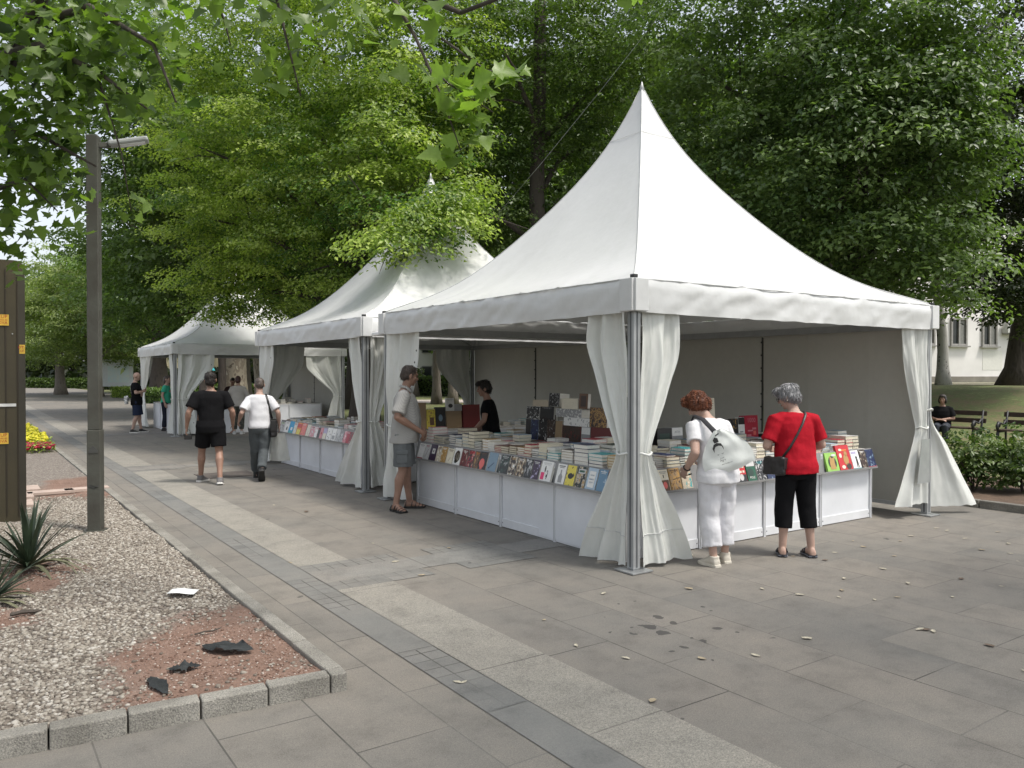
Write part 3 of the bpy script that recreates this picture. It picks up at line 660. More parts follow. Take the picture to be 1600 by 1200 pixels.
def book(w, h, t, base, art=None, title=None, shapes=(), pages=M_page, txt=None, edge=None):
    """cover mesh (front faces -y, spine at -x, z up from 0) and a page block"""
    mats = [cm(base)]
    def mi(k):
        q = k if isinstance(k, bpy.types.Material) else cm(k)
        if q not in mats: mats.append(q)
        return mats.index(q)
    mb = MB().box((0, .001, h / 2), (w, .002, h)).box((0, t - .001, h / 2), (w, .002, h)).box((-w / 2 + .001, t / 2, h / 2), (.002, t - .004, h))
    if edge: mb.m[-6:] = [mi(edge)] * 6
    y = -.0006
    if art: mb.box((0, y + .0002, h * .5), (w * .97, .0006, h * .97), mi(mat_art(art)))
    for q in shapes:
        kind, c = q[0], mi(q[1])
        if kind == 'rect': mb.box((w * q[2], y - .0006, h * q[3]), (w * q[4], .0008, h * q[5]), c)
        elif kind == 'ell': mb.poly(ellp(w * q[2], h * q[3], w * q[4], h * q[5], y=y - .0006), .0008, (0, -1, 0), c)
        elif kind == 'line': mb.bar((w * q[2], y - .001, h * q[3]), (w * q[4], y - .001, h * q[5]), q[6], .0008, c, up=(0, 1, 0))
        elif kind == 'poly': mb.poly([Vector((w * a, y - .0008, h * b)) for a, b in q[2]], .0008, (0, -1, 0), c)
    if title:                                                       # bars of small lettering
        c = mi(title)
        for k, (zz, ww, hh) in enumerate(((.90, .7, .045), (.83, .5, .03))): 
            for j in range(int(ww * 9)): mb.box((w * (-ww / 2 + (j + .5) * ww / int(ww * 9)), y - .0014, h * zz), (w * ww / int(ww * 9) * .62, .0008, h * hh), c)
    if txt:
        for body, c, size, zz in txt: text_mesh(body, size, mb, mi(c), Matrix.Translation((0, y - .0022, h * zz)) @ XZ)
    pg = MB().box((.001, t / 2, h / 2), (w - .008, t - .0045, h - .006))
    return mb, mats, pg, pages
def put_book(bk, loc, M3, label, group, name='book', cat='book'):
    mb, mats, pg, pages = bk
    r = thing(name, label, cat, loc, group=group); r.rotation_euler = M3.to_euler()
    obj('cover', mb, mats, r); obj('pages', pg, pages, r); return r
def on_counter(key, s, y, z): o, R, rz, L = CNT[key]; return o + R @ Vector((s, y, z))
def s_from_px(key, u, v, yoff):
    o, R, rz, L = CNT[key]
    if abs(rz) < .1: return onY(u, v, o.y + yoff).x - o.x
    return o.y - onX(u, v, o.x + yoff).y
TILT = Matrix.Rotation(-rad(17), 3, 'X')
def display(key, rows, where, group, dz=0):
    R = CNT[key][1]
    for row in rows:
        u0, u1, h, base, kw, desc = row
        s0, s1 = s_from_px(key, u0, 745, -.07), s_from_px(key, u1, 745, -.07); w = abs(s1 - s0) * .96
        w = max(.05, w); t = random.uniform(.014, .03)
        M3 = R @ TILT @ Matrix.Rotation(random.uniform(-.02, .02), 3, 'Y')
        put_book(book(w, h, t, base, **kw), on_counter(key, (s0 + s1) / 2, -.082, .618), M3, f'{desc} {where}', group)
GA = 'books facing out along the counter ledges'
L_rows = [
 (652, 661, .21, 'white', dict(title='grey', shapes=[('rect', 'crimson', 0, .06, .96, .1)]), 'white book with a red foot band, first'),
 (661.5, 669, .21, 'ltgrey', dict(title='crimson', shapes=[('line', 'brown', -.2, .2, .2, .7, .006)]), 'pale grey book with reddish lettering'),
 (669.5, 680, .22, 'purple', dict(shapes=[('rect', 'white', .05, .6, .4, .3), ('rect', 'purple', .05, .6, .16, .16)]), 'dark purple book with small white square'),
 (680.5, 687, .21, 'cream', dict(art=['cream', 'beige', 'white'], title='brown'), 'cream book with faint beige drawing'),
 (687.5, 696, .21, 'beige', dict(art=['cream', 'gold', 'tan'], title='white'), 'golden book with a standing figure'),
 (696.5, 706, .20, 'cream', dict(title='brown', shapes=[('line', 'brown', -.1, .2, .12, .45, .004)]), 'plain cream book with brown lettering'),
 (707, 718, .22, 'white', dict(shapes=[('ell', 'dkbrown', 0, .52, .38, .34), ('ell', 'cream', .05, .5, .24, .24), ('ell', 'dkgreen', -.1, .25, .2, .12)]), 'white book with a dark wreath'),
 (718.5, 728, .215, 'dkred', dict(art=['dkbrown', 'dkred', 'beige'], title='white'), 'maroon book with small photographs'),
 (728.5, 738, .215, 'dkbrown', dict(art=['black', 'dkbrown', 'crimson', 'beige'], title='red'), 'brown black book with red lettering'),
 (738.5, 746, .215, 'dkbrown', dict(art=['dkbrown', 'brown', 'gold'], title='orange'), 'brown book with orange title'),
 (746.5, 758.5, .22, 'black', dict(shapes=[('ell', 'coral', -.08, .38, .34, .26), ('rect', 'coral', -.1, .16, .3, .2)], title='brown'), 'black book with a coral round face'),
 (759.5, 774, .225, 'slate', dict(shapes=[('line', 'navy', -.22, .22, .2, .5, .008), ('ell', 'navy', -.24, .2, .06, .04)], edge='white'), 'grey blue book with a dark slanting key'),
 (779, 792, .22, 'black', dict(art=['black', 'black', 'dkgreen', 'grey'], title='ltgrey'), 'black book with dim green pattern'),
 (793, 804, .22, 'black', dict(art=['black', 'dkbrown', 'beige', 'white'], title='gold'), 'black book crowded with pale round faces'),
 (804.5, 817, .22, 'dkbrown', dict(art=['black', 'dkbrown', 'tan', 'cream'], title='white'), 'dark brown book with tan faces'),
 (818, 828.5, .215, 'black', dict(art=['black', 'black', 'grey', 'ltgrey'], title='white'), 'black book with grey smoke drawing'),
 (829, 840.5, .215, 'purple', dict(art=['black', 'purple', 'lilac'], title='white'), 'deep purple book with white title'),
 (842, 860, .22, 'white', dict(shapes=[('rect', 'hotpink', -.27, .28, .3, .34), ('ell', 'black', -.1, .62, .05, .16), ('line', 'black', .1, .15, .16, .45, .008), ('ell', 'grey', .12, .52, .06, .06), ('rect', 'black', .1, .3, .12, .12)], title='ltgrey'), 'white book with a hot pink square'),
 (867, 881, .215, 'white', dict(shapes=[('poly', 'grey', [(-.2, .12), (.2, .12), (.22, .4), (.06, .55), (.06, .72), (-.06, .72), (-.06, .55), (-.22, .4)]), ('ell', 'ltgrey', 0, .3, .12, .12)], title='black'), 'white book with a grey bottle drawing'),
 (882, 896, .215, 'yellow', dict(art=['yellow', 'yellow', 'dkbrown'], shapes=[('ell', 'black', 0, .5, .3, .14)], edge='beige'), 'yellow book with black figures'),
 (898, 913, .22, 'dkgreen', dict(art=['dkgreen', 'black', 'beige', 'gold'], shapes=[('rect', 'ltgrey', 0, .78, .7, .2), ('rect', 'green', 0, .78, .55, .1)]), 'dark green book with a pale name plate'),
 (914, 930, .22, 'paleblue', dict(shapes=[('rect', 'white', 0, .5, .62, .72), ('rect', 'paleblue', 0, .5, .5, .06), ('rect', 'paleblue', 0, .68, .4, .05), ('rect', 'paleblue', 0, .36, .4, .05)]), 'pale blue book with a white text panel'),
 (931, 945, .22, 'steel', dict(art=['steel', 'steel', 'paleblue'], title='white'), 'steel blue book with chalky lettering'),
 (946, 958, .21, 'crimson', dict(title='white'), 'crimson book half behind the corner curtain'),
]
display('L', L_rows, 'on the ledge of the left counter', GA)
R_rows = [
 (1018, 1031, .21, 'black', dict(art=['black', 'grey', 'navy'], title='white'), 'black book just right of the corner curtain'),
 (1032, 1048, .215, 'cream', dict(shapes=[('rect', 'brown', 0, .28, .9, .5), ('ell', 'coral', .05, .3, .2, .16), ('rect', 'black', .0, .7, .08, .14)], title='grey'), 'cream and brown book with a seated figure'),
 (1049, 1066, .22, 'gold', dict(art=['brown', 'gold', 'tan', 'dkbrown'], title='dkbrown'), 'golden brown book beside the bracelet hand'),
 (1067, 1083, .215, 'beige', dict(art=['cream', 'beige', 'teal'], title='white'), 'beige book behind the bracelet hand'),
 (1140, 1151, .21, 'black', dict(shapes=[('rect', 'white', .1, .2, .5, .05), ('rect', 'white', .1, .3, .5, .05), ('rect', 'white', .1, .4, .5, .05)]), 'black book with white bars beside the tote bag'),
 (1152, 1168, .23, 'red', dict(shapes=[('rect', 'cream', -.28, .72, .2, .1), ('rect', 'cream', 0, .72, .2, .1), ('rect', 'cream', .28, .72, .2, .1), ('rect', 'cream', -.28, .5, .2, .1), ('rect', 'cream', .0, .5, .2, .1), ('rect', 'cream', .28, .5, .2, .1), ('rect', 'black', 0, .2, .96, .34), ('ell', 'ltgrey', 0, .25, .2, .15)]), 'red book with cream squares'),
 (1169, 1183, .22, 'green', dict(shapes=[('rect', 'ltgrey', 0, .86, .96, .24), ('ell', 'dkgreen', -.1, .45, .35, .2)], txt=[('POLE', 'white', .034, .2)]), 'dark green book with white capitals POLE'),
 (1184, 1198, .22, 'ltgrey', dict(art=['ltgrey', 'black', 'grey'], title='teal'), 'grey book with a black car'),
 (1199, 1215, .21, 'navy', dict(art=['black', 'navy', 'slate'], title='white'), 'navy black book by the black shoulder bag'),
 (1216, 1232, .21, 'dkgreen', dict(art=['black', 'dkgreen', 'beige']), 'dark green book behind the woman in red'),
 (1233, 1249, .21, 'orange', dict(art=['orange', 'yellow', 'red']), 'orange book behind the woman in red'),
 (1250, 1266, .21, 'teal', dict(art=['teal', 'paleblue', 'navy']), 'teal book behind the woman in red'),
 (1293, 1312, .225, 'lime', dict(shapes=[('ell', 'black', .02, .48, .34, .34), ('poly', 'gold', [(-.22, .14), (.24, .14), (.2, .5), (.26, .78), (.05, .7), (-.12, .82), (-.2, .5)]), ('ell', 'ltgrey', .22, .86, .2, .06)]), 'lime green book with an orange shape on black'),
 (1312.5, 1333, .30, 'red', dict(shapes=[('ell', 'gold', .1, .42, .2, .2), ('ell', 'gold', .15, .66, .12, .1), ('ell', 'cream', -.26, .6, .1, .09), ('ell', 'cream', -.2, .82, .12, .05), ('rect', 'orange', .05, .8, .5, .05), ('ell', 'dkbrown', .22, .16, .2, .12), ('ell', 'cream', -.2, .15, .14, .07)]), 'tall red and gold book'),
 (1333.5, 1346, .225, 'white', dict(shapes=[('ell', 'black', .1, .62, .12, .07), ('poly', 'black', [(-.02, .1), (.04, .1), (.1, .35), (.16, .1), (.24, .1), (.2, .56), (.02, .56)]), ('rect', 'lilac', -.1, .88, .6, .12), ('rect', 'teal', 0, .04, .98, .07)]), 'white book with a black silhouette'),
 (1346.5, 1356, .225, 'black', dict(art=['black', 'dkbrown', 'beige'], title='white'), 'black book with two faces'),
 (1356.5, 1369, .22, 'navy', dict(art=['black', 'navy', 'slate'], shapes=[('rect', 'crimson', 0, .04, .98, .08)], edge='white'), 'midnight blue book, last'),
]
display('R', R_rows, 'on the ledge of the front counter', GA)
Mu = lambda x: 430 + .0875 * x
M_rows = [
 (75, 150, .20, 'ltgrey', dict(art=['white', 'ltgrey', 'grey'], title='lime'), 'pale sketchy book, first'),
 (152, 232, .22, 'white', dict(shapes=[('ell', 'black', .1, .4, .12, .16)], title='grey'), 'white book with a black bird'),
 (234, 312, .235, 'blue', dict(shapes=[('rect', 'white', .1, .4, .4, .24), ('rect', 'teal', 0, .12, .9, .18)]), 'bright blue book'),
 (314, 368, .22, 'white', dict(art=['white', 'ltgrey', 'yellow'], title='crimson'), 'white book dotted with yellow'),
 (370, 446, .23, 'orange', dict(shapes=[('rect', 'yellow', 0, .25, .8, .4), ('rect', 'red', 0, .75, .9, .3)]), 'orange and yellow book'),
 (448, 535, .23, 'red', dict(art=['red', 'coral', 'orange'], title='cream'), 'scarlet book'),
 (538, 608, .22, 'beige', dict(art=['beige', 'cream', 'tan']), 'faded beige book'),
 (610, 688, .20, 'white', dict(art=['white', 'pink', 'ltgrey'], title='brown'), 'white and rose book'),
 (690, 742, .20, 'pink', dict(art=['white', 'white', 'pink'], title='crimson'), 'pale rose book'),
 (744, 782, .19, 'black', dict(title='red'), 'narrow black book'),
 (784, 836, .2, 'pink', dict(shapes=[('ell', 'crimson', 0, .5, .2, .1)]), 'rose pink book'),
 (838, 902, .2, 'lilac', dict(shapes=[('rect', 'cream', 0, .3, .9, .5)]), 'lilac and cream book'),
 (905, 990, .215, 'white', dict(shapes=[('ell', 'grey', -.2, .3, .08, .05), ('ell', 'grey', .2, .5, .08, .05), ('ell', 'grey', .1, .2, .08, .05), ('ell', 'grey', -.1, .7, .06, .04)]), 'white book with grey dots'),
 (992, 1064, .215, 'white', dict(shapes=[('rect', 'black', .1, .62, .4, .02), ('rect', 'grey', 0, .3, .6, .3)]), 'white book with a framed drawing'),
 (1066, 1132, .215, 'ltgrey', dict(shapes=[('rect', 'black', -.2, .4, .08, .5), ('rect', 'black', .2, .3, .08, .4)]), 'pale book with black columns'),
 (1134, 1200, .2, 'grey', dict(art=['black', 'grey', 'white']), 'grey striped book'),
 (1202, 1256, .2, 'pink', dict(art=['white', 'pink', 'crimson']), 'white book with pink flowers'),
 (1258, 1305, .2, 'crimson', dict(title='white'), 'dark crimson book'),
 (1307, 1370, .2, 'dkred', dict(art=['crimson', 'dkred', 'pink']), 'wine red book'),
 (1372, 1440, .2, 'navy', dict(title='white'), 'navy book next to the curtain'),
 (1442, 1520, .2, 'cream', dict(title='red'), 'cream book behind the curtain edge'),
]
display('M', [(Mu(a), Mu(b), h, c, k, d) for a, b, h, c, k, d in M_rows], 'on the ledge of the middle tent counter', GA)

# ---- flat piles
def flat_book(mb, c, w, d, t, rz, cov, pag):                         # lying book: boards above and below, page block between
    R = Matrix.Rotation(rz, 3, 'Z'); c = Vector(c)
    mb.box(c + Vector((0, 0, .0012)), (w, d, .0024), cov, M=R); mb.box(c + Vector((0, 0, t - .0012)), (w, d, .0024), cov, M=R)
    mb.box(c + R @ Vector((0, .001, 0)) + Vector((0, 0, t / 2)), (w - .006, d - .006, t - .0048), pag, M=R); mb.box(c + R @ Vector((0, d / 2 - .001, 0)) + Vector((0, 0, t / 2)), (w, .002, t - .0048), cov, M=R)
COVK = ['white', 'white', 'cream', 'black', 'dkbrown', 'navy', 'crimson', 'ltgrey', 'grey', 'slate', 'beige', 'brown', 'dkgreen', 'paleblue', 'pink', 'dkred', 'gold', 'teal', 'steel']
PM = [cm(k) for k in COVK] + [M_page, M_page2]; NP = len(COVK)
class Pile: pass
stuff = MB()
def pile(key, s, y, n, z0=.832, indiv=None, w=None, d=None, kind=None):
    o, R, rz, L = CNT[key]; w = w or random.uniform(.125, .155); d = d or random.uniform(.19, .225); z = z0
    th = random.choice([.018, .022, .026, .032, .04]); k = random.randrange(NP); pg = NP + (random.random() < .3)
    for i in range(n):
        t = th * random.uniform(.95, 1.05); 
        if random.random() < .25: k = random.randrange(NP)
        c = o + R @ Vector((s + random.uniform(-.004, .004), y + random.uniform(-.006, .006), 0)); a = rz + random.uniform(-.03, .03)
        if indiv:
            mb = MB(); flat_book(mb, (0, 0, 0), w, d, t, 0, 0, 1); b = obj('paperback', mb, [cm(COVK[k]), PM[pg]], loc=(c.x, c.y, z)); b.rotation_euler.z = a
            tag(b, indiv[0], 'book', indiv[1])
        else: flat_book(stuff, (c.x, c.y, z), w, d, t, a, k, pg)
        z += t + .0006
    return z
def near(rows, key, s):
    best = min(rows, key=lambda r: abs((s_from_px(key, r[0], 745, -.07) + s_from_px(key, r[1], 745, -.07)) / 2 - s)); return best[5].split(',')[0]
GB = 'paperbacks piled along the front edge of the counters'
seen = {}
for key, rows, cname in (('L', L_rows, 'left counter'), ('R', R_rows, 'front counter')):
    s = .09
    while s < CNT[key][3] - .06:
        w = random.uniform(.12, .15); hid = (key == 'L' and s > 3.62) or (key == 'R' and (s < .35 or .92 < s < 1.55 and False))
        lb = f'paperback in the pile behind the {near(rows, key, s)}'; 
        pile(key, s, .17, random.choice([3, 4, 4, 5]), indiv=None if hid else (lb, GB), w=w)
        s += w + .008
for key, ys_, s0, s1 in (('L', (.40, .62, .84, 1.04), .1, 3.0), ('L', (.42, .66), 3.0, 4.0), ('R', (.42, .66, .9, 1.12), .1, 4.0), ('M', (.40, .62, .85), .1, 3.9), ('M', (.18,), .1, 3.9)):
    for y in ys_:
        s = s0
        while s < s1:
            w = random.uniform(.13, .2); 
            top = pile(key, s, y, random.choice([1, 2, 3, 3, 4, 5]) if key != 'M' else random.choice([1, 1, 2, 3]), w=w, d=random.uniform(.18, .22))
            s += w + .012
for key, n in (('F', 22), ('N', 18), ('B', 9)):
    for i in range(n):
        if key == 'B' and random.random() < .4: continue
        pile(key, .15 + i * 3.7 / n, random.uniform(.15, .5), random.choice([1, 2, 3, 5]) if key != 'B' else random.choice([3, 6]))
for i in range(12): pile('I', .2 + i * .22, .25, random.choice([2, 3, 4]))
# ---- upright books and boxes at the back of the counters
GC = 'books standing at the back of the stalls'
def rear(key, plane, axis, rows, where, zfloor=.832):
    for u0, u1, v0, v1, base, kw, t, floor, desc in rows:
        f = onX if axis == 'X' else onY
        a, b = f(u0, v1, plane), f(u1, v1, plane); top = f((u0 + u1) / 2, v0, plane).z; bot = zfloor if floor else (a.z + b.z) / 2
        w = (a - b).length * .97; h = top - bot; mid = (a + b) / 2; mid.z = bot
        R = Matrix.Rotation(-math.pi / 2 if axis == 'X' else 0, 3, 'Z') @ Matrix.Rotation(-rad(4 if not kw.get('flat') else 0), 3, 'X'); kw = {k: v for k, v in kw.items() if k != 'flat'}
        put_book(book(w, h, t, base, **kw), mid, R, f'{desc} {where}', GC)
rear('L', 6.1, 'X', [
 (822, 843, 635, 655, 'ltgrey', dict(art=['white', 'black', 'grey']), .16, False, 'pale boxed set printed with small figures'),
 (843, 865, 635, 655, 'black', dict(title='grey'), .16, False, 'black boxed set beside the pale set'),
 (820, 828, 653, 682, 'black', {}, .1, True, 'narrow black book spine'),
 (828, 840, 654, 682, 'slate', dict(art=['black', 'navy', 'slate'], edge='white'), .06, True, 'blue black book with a white edge'),
 (840, 853, 653, 682, 'black', dict(art=['black', 'black', 'ltgrey'], edge='white'), .06, True, 'black book with grey emblem'),
 (853, 866, 648, 684, 'black', dict(art=['black', 'dkbrown', 'grey']), .05, True, 'dark patterned book leaning'),
 (866, 877, 658, 684, 'tan', {}, .1, True, 'plain tan book'),
 (832, 857, 625, 635, 'beige', dict(flat=1), .2, False, 'beige box lying across the boxed sets'),
 (857, 874, 614, 635, 'grey', dict(art=['grey', 'black', 'ltgrey']), .16, False, 'grey topmost box of the tower'),
 (877, 903, 623, 639, 'cream', dict(flat=1), .2, False, 'cream pile box beside the upright brown book'),
 (904, 918, 615, 639, 'brown', dict(shapes=[('rect', 'dkbrown', 0, .5, .6, .7)], edge='beige'), .05, False, 'upright brown book with a pale edge'),
 (868, 909, 639, 652, 'ltgrey', dict(art=['white', 'grey', 'ltgrey']), .2, False, 'long pale box with grey pictures'),
 (880, 922, 653, 666, 'white', dict(art=['white', 'white', 'grey']), .22, False, 'long white pile box'),
 (877, 907, 664, 686, 'dkred', dict(art=['dkred', 'dkbrown', 'black']), .2, True, 'dark red boxed row'),
 (907, 921, 667, 688, 'grey', dict(shapes=[('rect', 'white', 0, .82, .96, .3)]), .2, True, 'grey box with a white top strip'),
 (920, 948, 637, 668, 'brown', dict(art=['dkbrown', 'gold', 'brown', 'black'], edge='cream'), .08, False, 'brown book with three amber figures'),
 (921, 957, 668, 694, 'dkred', {}, .25, True, 'plain dark red box'),
], 'at the back of the left counter')
rear('R', 6.75, 'Y', [
 (1028, 1051, 669, 692, 'black', dict(shapes=[('rect', 'dkgreen', 0, .5, .7, .5)]), .2, True, 'black box with a green panel'),
 (1051, 1068, 668, 692, 'grey', dict(shapes=[('rect', 'white', 0, .8, .98, .38)], txt=[('ASTIA', 'grey', .035, .79)]), .2, True, 'grey box with a white name strip'),
 (1112, 1120, 622, 642, 'cream', dict(shapes=[('ell', 'grey', 0, .4, .2, .2)]), .04, True, 'tall cream book behind the auburn curls'),
 (1134, 1145, 655, 684, 'black', dict(shapes=[('ell', 'pink', -.1, .4, .24, .2), ('ell', 'beige', .1, .75, .2, .12)]), .05, True, 'black book with a pink face'),
 (1145, 1155, 654, 684, 'dkbrown', dict(art=['black', 'black', 'gold']), .05, True, 'black book with gold specks'),
 (1155, 1165, 652, 683, 'white', dict(shapes=[('rect', 'black', 0, .86, .98, .26), ('rect', 'grey', 0, .45, .5, .05)]), .05, True, 'white book with a black head band'),
 (1165, 1186, 649, 682, 'crimson', dict(txt=[('1000', 'pink', .085, .82)], shapes=[('rect', 'pink', .2, .52, .3, .07), ('rect', 'pink', -.1, .45, .4, .05), ('rect', 'coral', .22, .36, .2, .16), ('rect', 'pink', -.2, .28, .3, .08), ('rect', 'pink', .1, .12, .5, .05)]), .09, True, 'crimson book numbered 1000'),
 (1190, 1213, 677, 688, 'black', dict(flat=1), .22, True, 'low black pile box'),
], 'at the back of the front counter')
rear('I', 11.4, 'Y', [
 (655, 667, 629, 664, 'tan', {}, .2, True, 'tall brown carton'),
 (667, 681, 640, 664, 'yellow', dict(art=['gold', 'yellow', 'gold'], shapes=[('rect', 'brown', .1, .4, .5, .4)]), .05, True, 'mustard yellow book'),
 (681, 697, 636, 664, 'black', dict(shapes=[('ell', 'slate', 0, .5, .2, .16)]), .05, True, 'black book with a round emblem'),
 (697, 710, 622, 642, 'ltgrey', dict(shapes=[('ell', 'black', .05, .4, .28, .16)], title='grey'), .03, False, 'pale grey book with a dark photograph'),
 (698, 722, 642, 664, 'tan', {}, .2, True, 'low tan box'),
 (710, 722, 631, 642, 'grey', {}, .15, False, 'small grey box on the tan box'),
 (724, 751, 632, 666, 'dkred', {}, .25, True, 'big dark maroon box'),
], 'on the inner table between the tents')
# every pile nobody could sort out, further back
used = sorted(set(stuff.m)); remap = {k: i for i, k in enumerate(used)}; stuff.m = [remap[k] for k in stuff.m]
tag(obj('book_piles', stuff, [PM[k] for k in used]), kind='stuff')
# ================================================================== PEOPLE
M_eye = mat('eye_dark', (.02, .015, .012), .2)
M_lip = mat('lips', (.32, .12, .10), .5)
M_sole = mat('sole_white', (.62, .61, .58), .7)
M_soled = mat('sole_black', (.02, .02, .02), .7)
def skin(k='fair'):
    c = dict(fair=(.43, .28, .22), tan=(.30, .175, .125), pale=(.52, .33, .26), dark=(.30, .16, .11))[k]
    return mat('skin_' + k, c, .55, .10, 9, .12, 160, c2=tuple(x * .85 for x in c))
def V3(*a): return Vector(a)
def smooth(t): t = max(0, min(1, t)); return t * t * (3 - 2 * t)
class Pose:
    """joints for a figure 1.70 m tall, x to its right, y forward, z up"""
    def __init__(s, H=1.7, lean=0, hyaw=0, hpitch=0, wid=1., belly=0., hip=1., arms=None, legs=None, fat=1., sway=0):
        s.k = H / 1.7; s.lean = rad(lean); s.hyaw = rad(hyaw); s.hp = rad(hpitch); s.wid = wid; s.belly = belly; s.hip = hip; s.fat = fat
        a = arms or {}; l = legs or {}
        s.sh = {q: V3(q * .168 * wid, -.005, 1.350) for q in (1, -1)}
        s.el = {q: V3(*a.get(('e', q), (q * .255 * wid, -.035, 1.10))) for q in (1, -1)}
        s.wr = {q: V3(*a.get(('w', q), (q * .27 * wid, .05, .86))) for q in (1, -1)}
        s.hd = {q: a.get(('h', q)) for q in (1, -1)}
        s.hj = {q: V3(q * .088 * hip, 0, .88) for q in (1, -1)}
        s.kn = {q: V3(*l.get(('k', q), (q * .095, .015, .475))) for q in (1, -1)}
        s.an = {q: V3(*l.get(('a', q), (q * .10, -.03, .085))) for q in (1, -1)}
        s.ft = {q: l.get(('f', q), (q * 10, 0)) for q in (1, -1)}            # foot yaw outwards, pitch (heel up +)
    def b(s, p):                                                     # bend the upper body forward at the waist, scale
        p = Vector(p); t = smooth((p.z - .93) / .42)
        a = s.lean * t; q = p - V3(0, 0, .95); q = Matrix.Rotation(-a, 3, 'X') @ q
        return (q + V3(0, 0, .95)) * s.k
    def n(s, p): return Vector(p) * s.k
    def headM(s):
        piv = V3(0, .005, 1.475); R = Matrix.Rotation(-s.hyaw, 3, 'Z') @ Matrix.Rotation(-s.hp, 3, 'X'); Rl = Matrix.Rotation(-s.lean * .6, 3, 'X')
        base = s.b(piv)
        return lambda p: base + (Rl @ R @ (Vector(p) - piv)) * s.k * 1.06, Rl @ R
def rings(mb, P, R_, tr, n=20, pw=2.3):                              # superellipse sections: (z, rx, ry, y offset)
    o = len(mb.v)
    for z, rx, ry, yo in R_:
        for j in range(n):
            a = 2 * math.pi * j / n; c, s_ = math.cos(a), math.sin(a)
            mb.v.append(tuple(tr((rx * math.copysign(abs(c) ** (2 / pw), c), yo + ry * math.copysign(abs(s_) ** (2 / pw), s_), z))))
    for i in range(len(R_) - 1):
        for j in range(n):
            a, b = o + i * n + j, o + i * n + (j + 1) % n; mb.f.append((a, b, b + n, a + n)); mb.m.append(0)
    mb.f.append(tuple(o + j for j in reversed(range(n)))); mb.f.append(tuple(o + (len(R_) - 1) * n + j for j in range(n))); mb.m += [0, 0]
def hand_mb(mb, w, d, palm, k=1., curl=.5, side=1, thumb_in=False):
    """palm, four unequal bent fingers and a thumb; w wrist, d along the hand, palm the way the palm faces"""
    d = Vector(d).normalized(); palm = (Vector(palm) - d * Vector(palm).dot(d)).normalized(); x = d.cross(palm) * side
    for j in range(4):
        o = (.027 - .018 * j) * k
        mb.tube([w + x * o * .6 + d * .0, w + x * o + d * .045 * k, w + x * o + d * .088 * k], [.0125 * k, .0135 * k, .0115 * k], 8, round_=True)
        L = [.072, .080, .074, .058][j] * k; p = w + x * o + d * .088 * k; a = curl * (.4 + .12 * j); P = [p]
        for q, seg in enumerate((.45, .32, .26)):
            p = p + (d * math.cos(a) + palm * math.sin(a)) * L * seg; P.append(p); a += curl * (.9 if q == 0 else .6)
        mb.tube(P, [.0092 * k, .0088 * k, .008 * k, .0068 * k], 8, round_=True)
    p = w + x * .026 * k + d * .022 * k
    t1 = p + (x * .75 + d * .65 + palm * .25).normalized() * .042 * k; t2 = t1 + (d * .9 + x * (.25 if not thumb_in else -.3) + palm * .35).normalized() * .034 * k; t3 = t2 + (d * .9 + palm * .45).normalized() * .026 * k
    mb.tube([w + x * .01 * k, p, t1, t2, t3], [.014 * k, .0145 * k, .0115 * k, .0095 * k, .0075 * k], 8, round_=True)
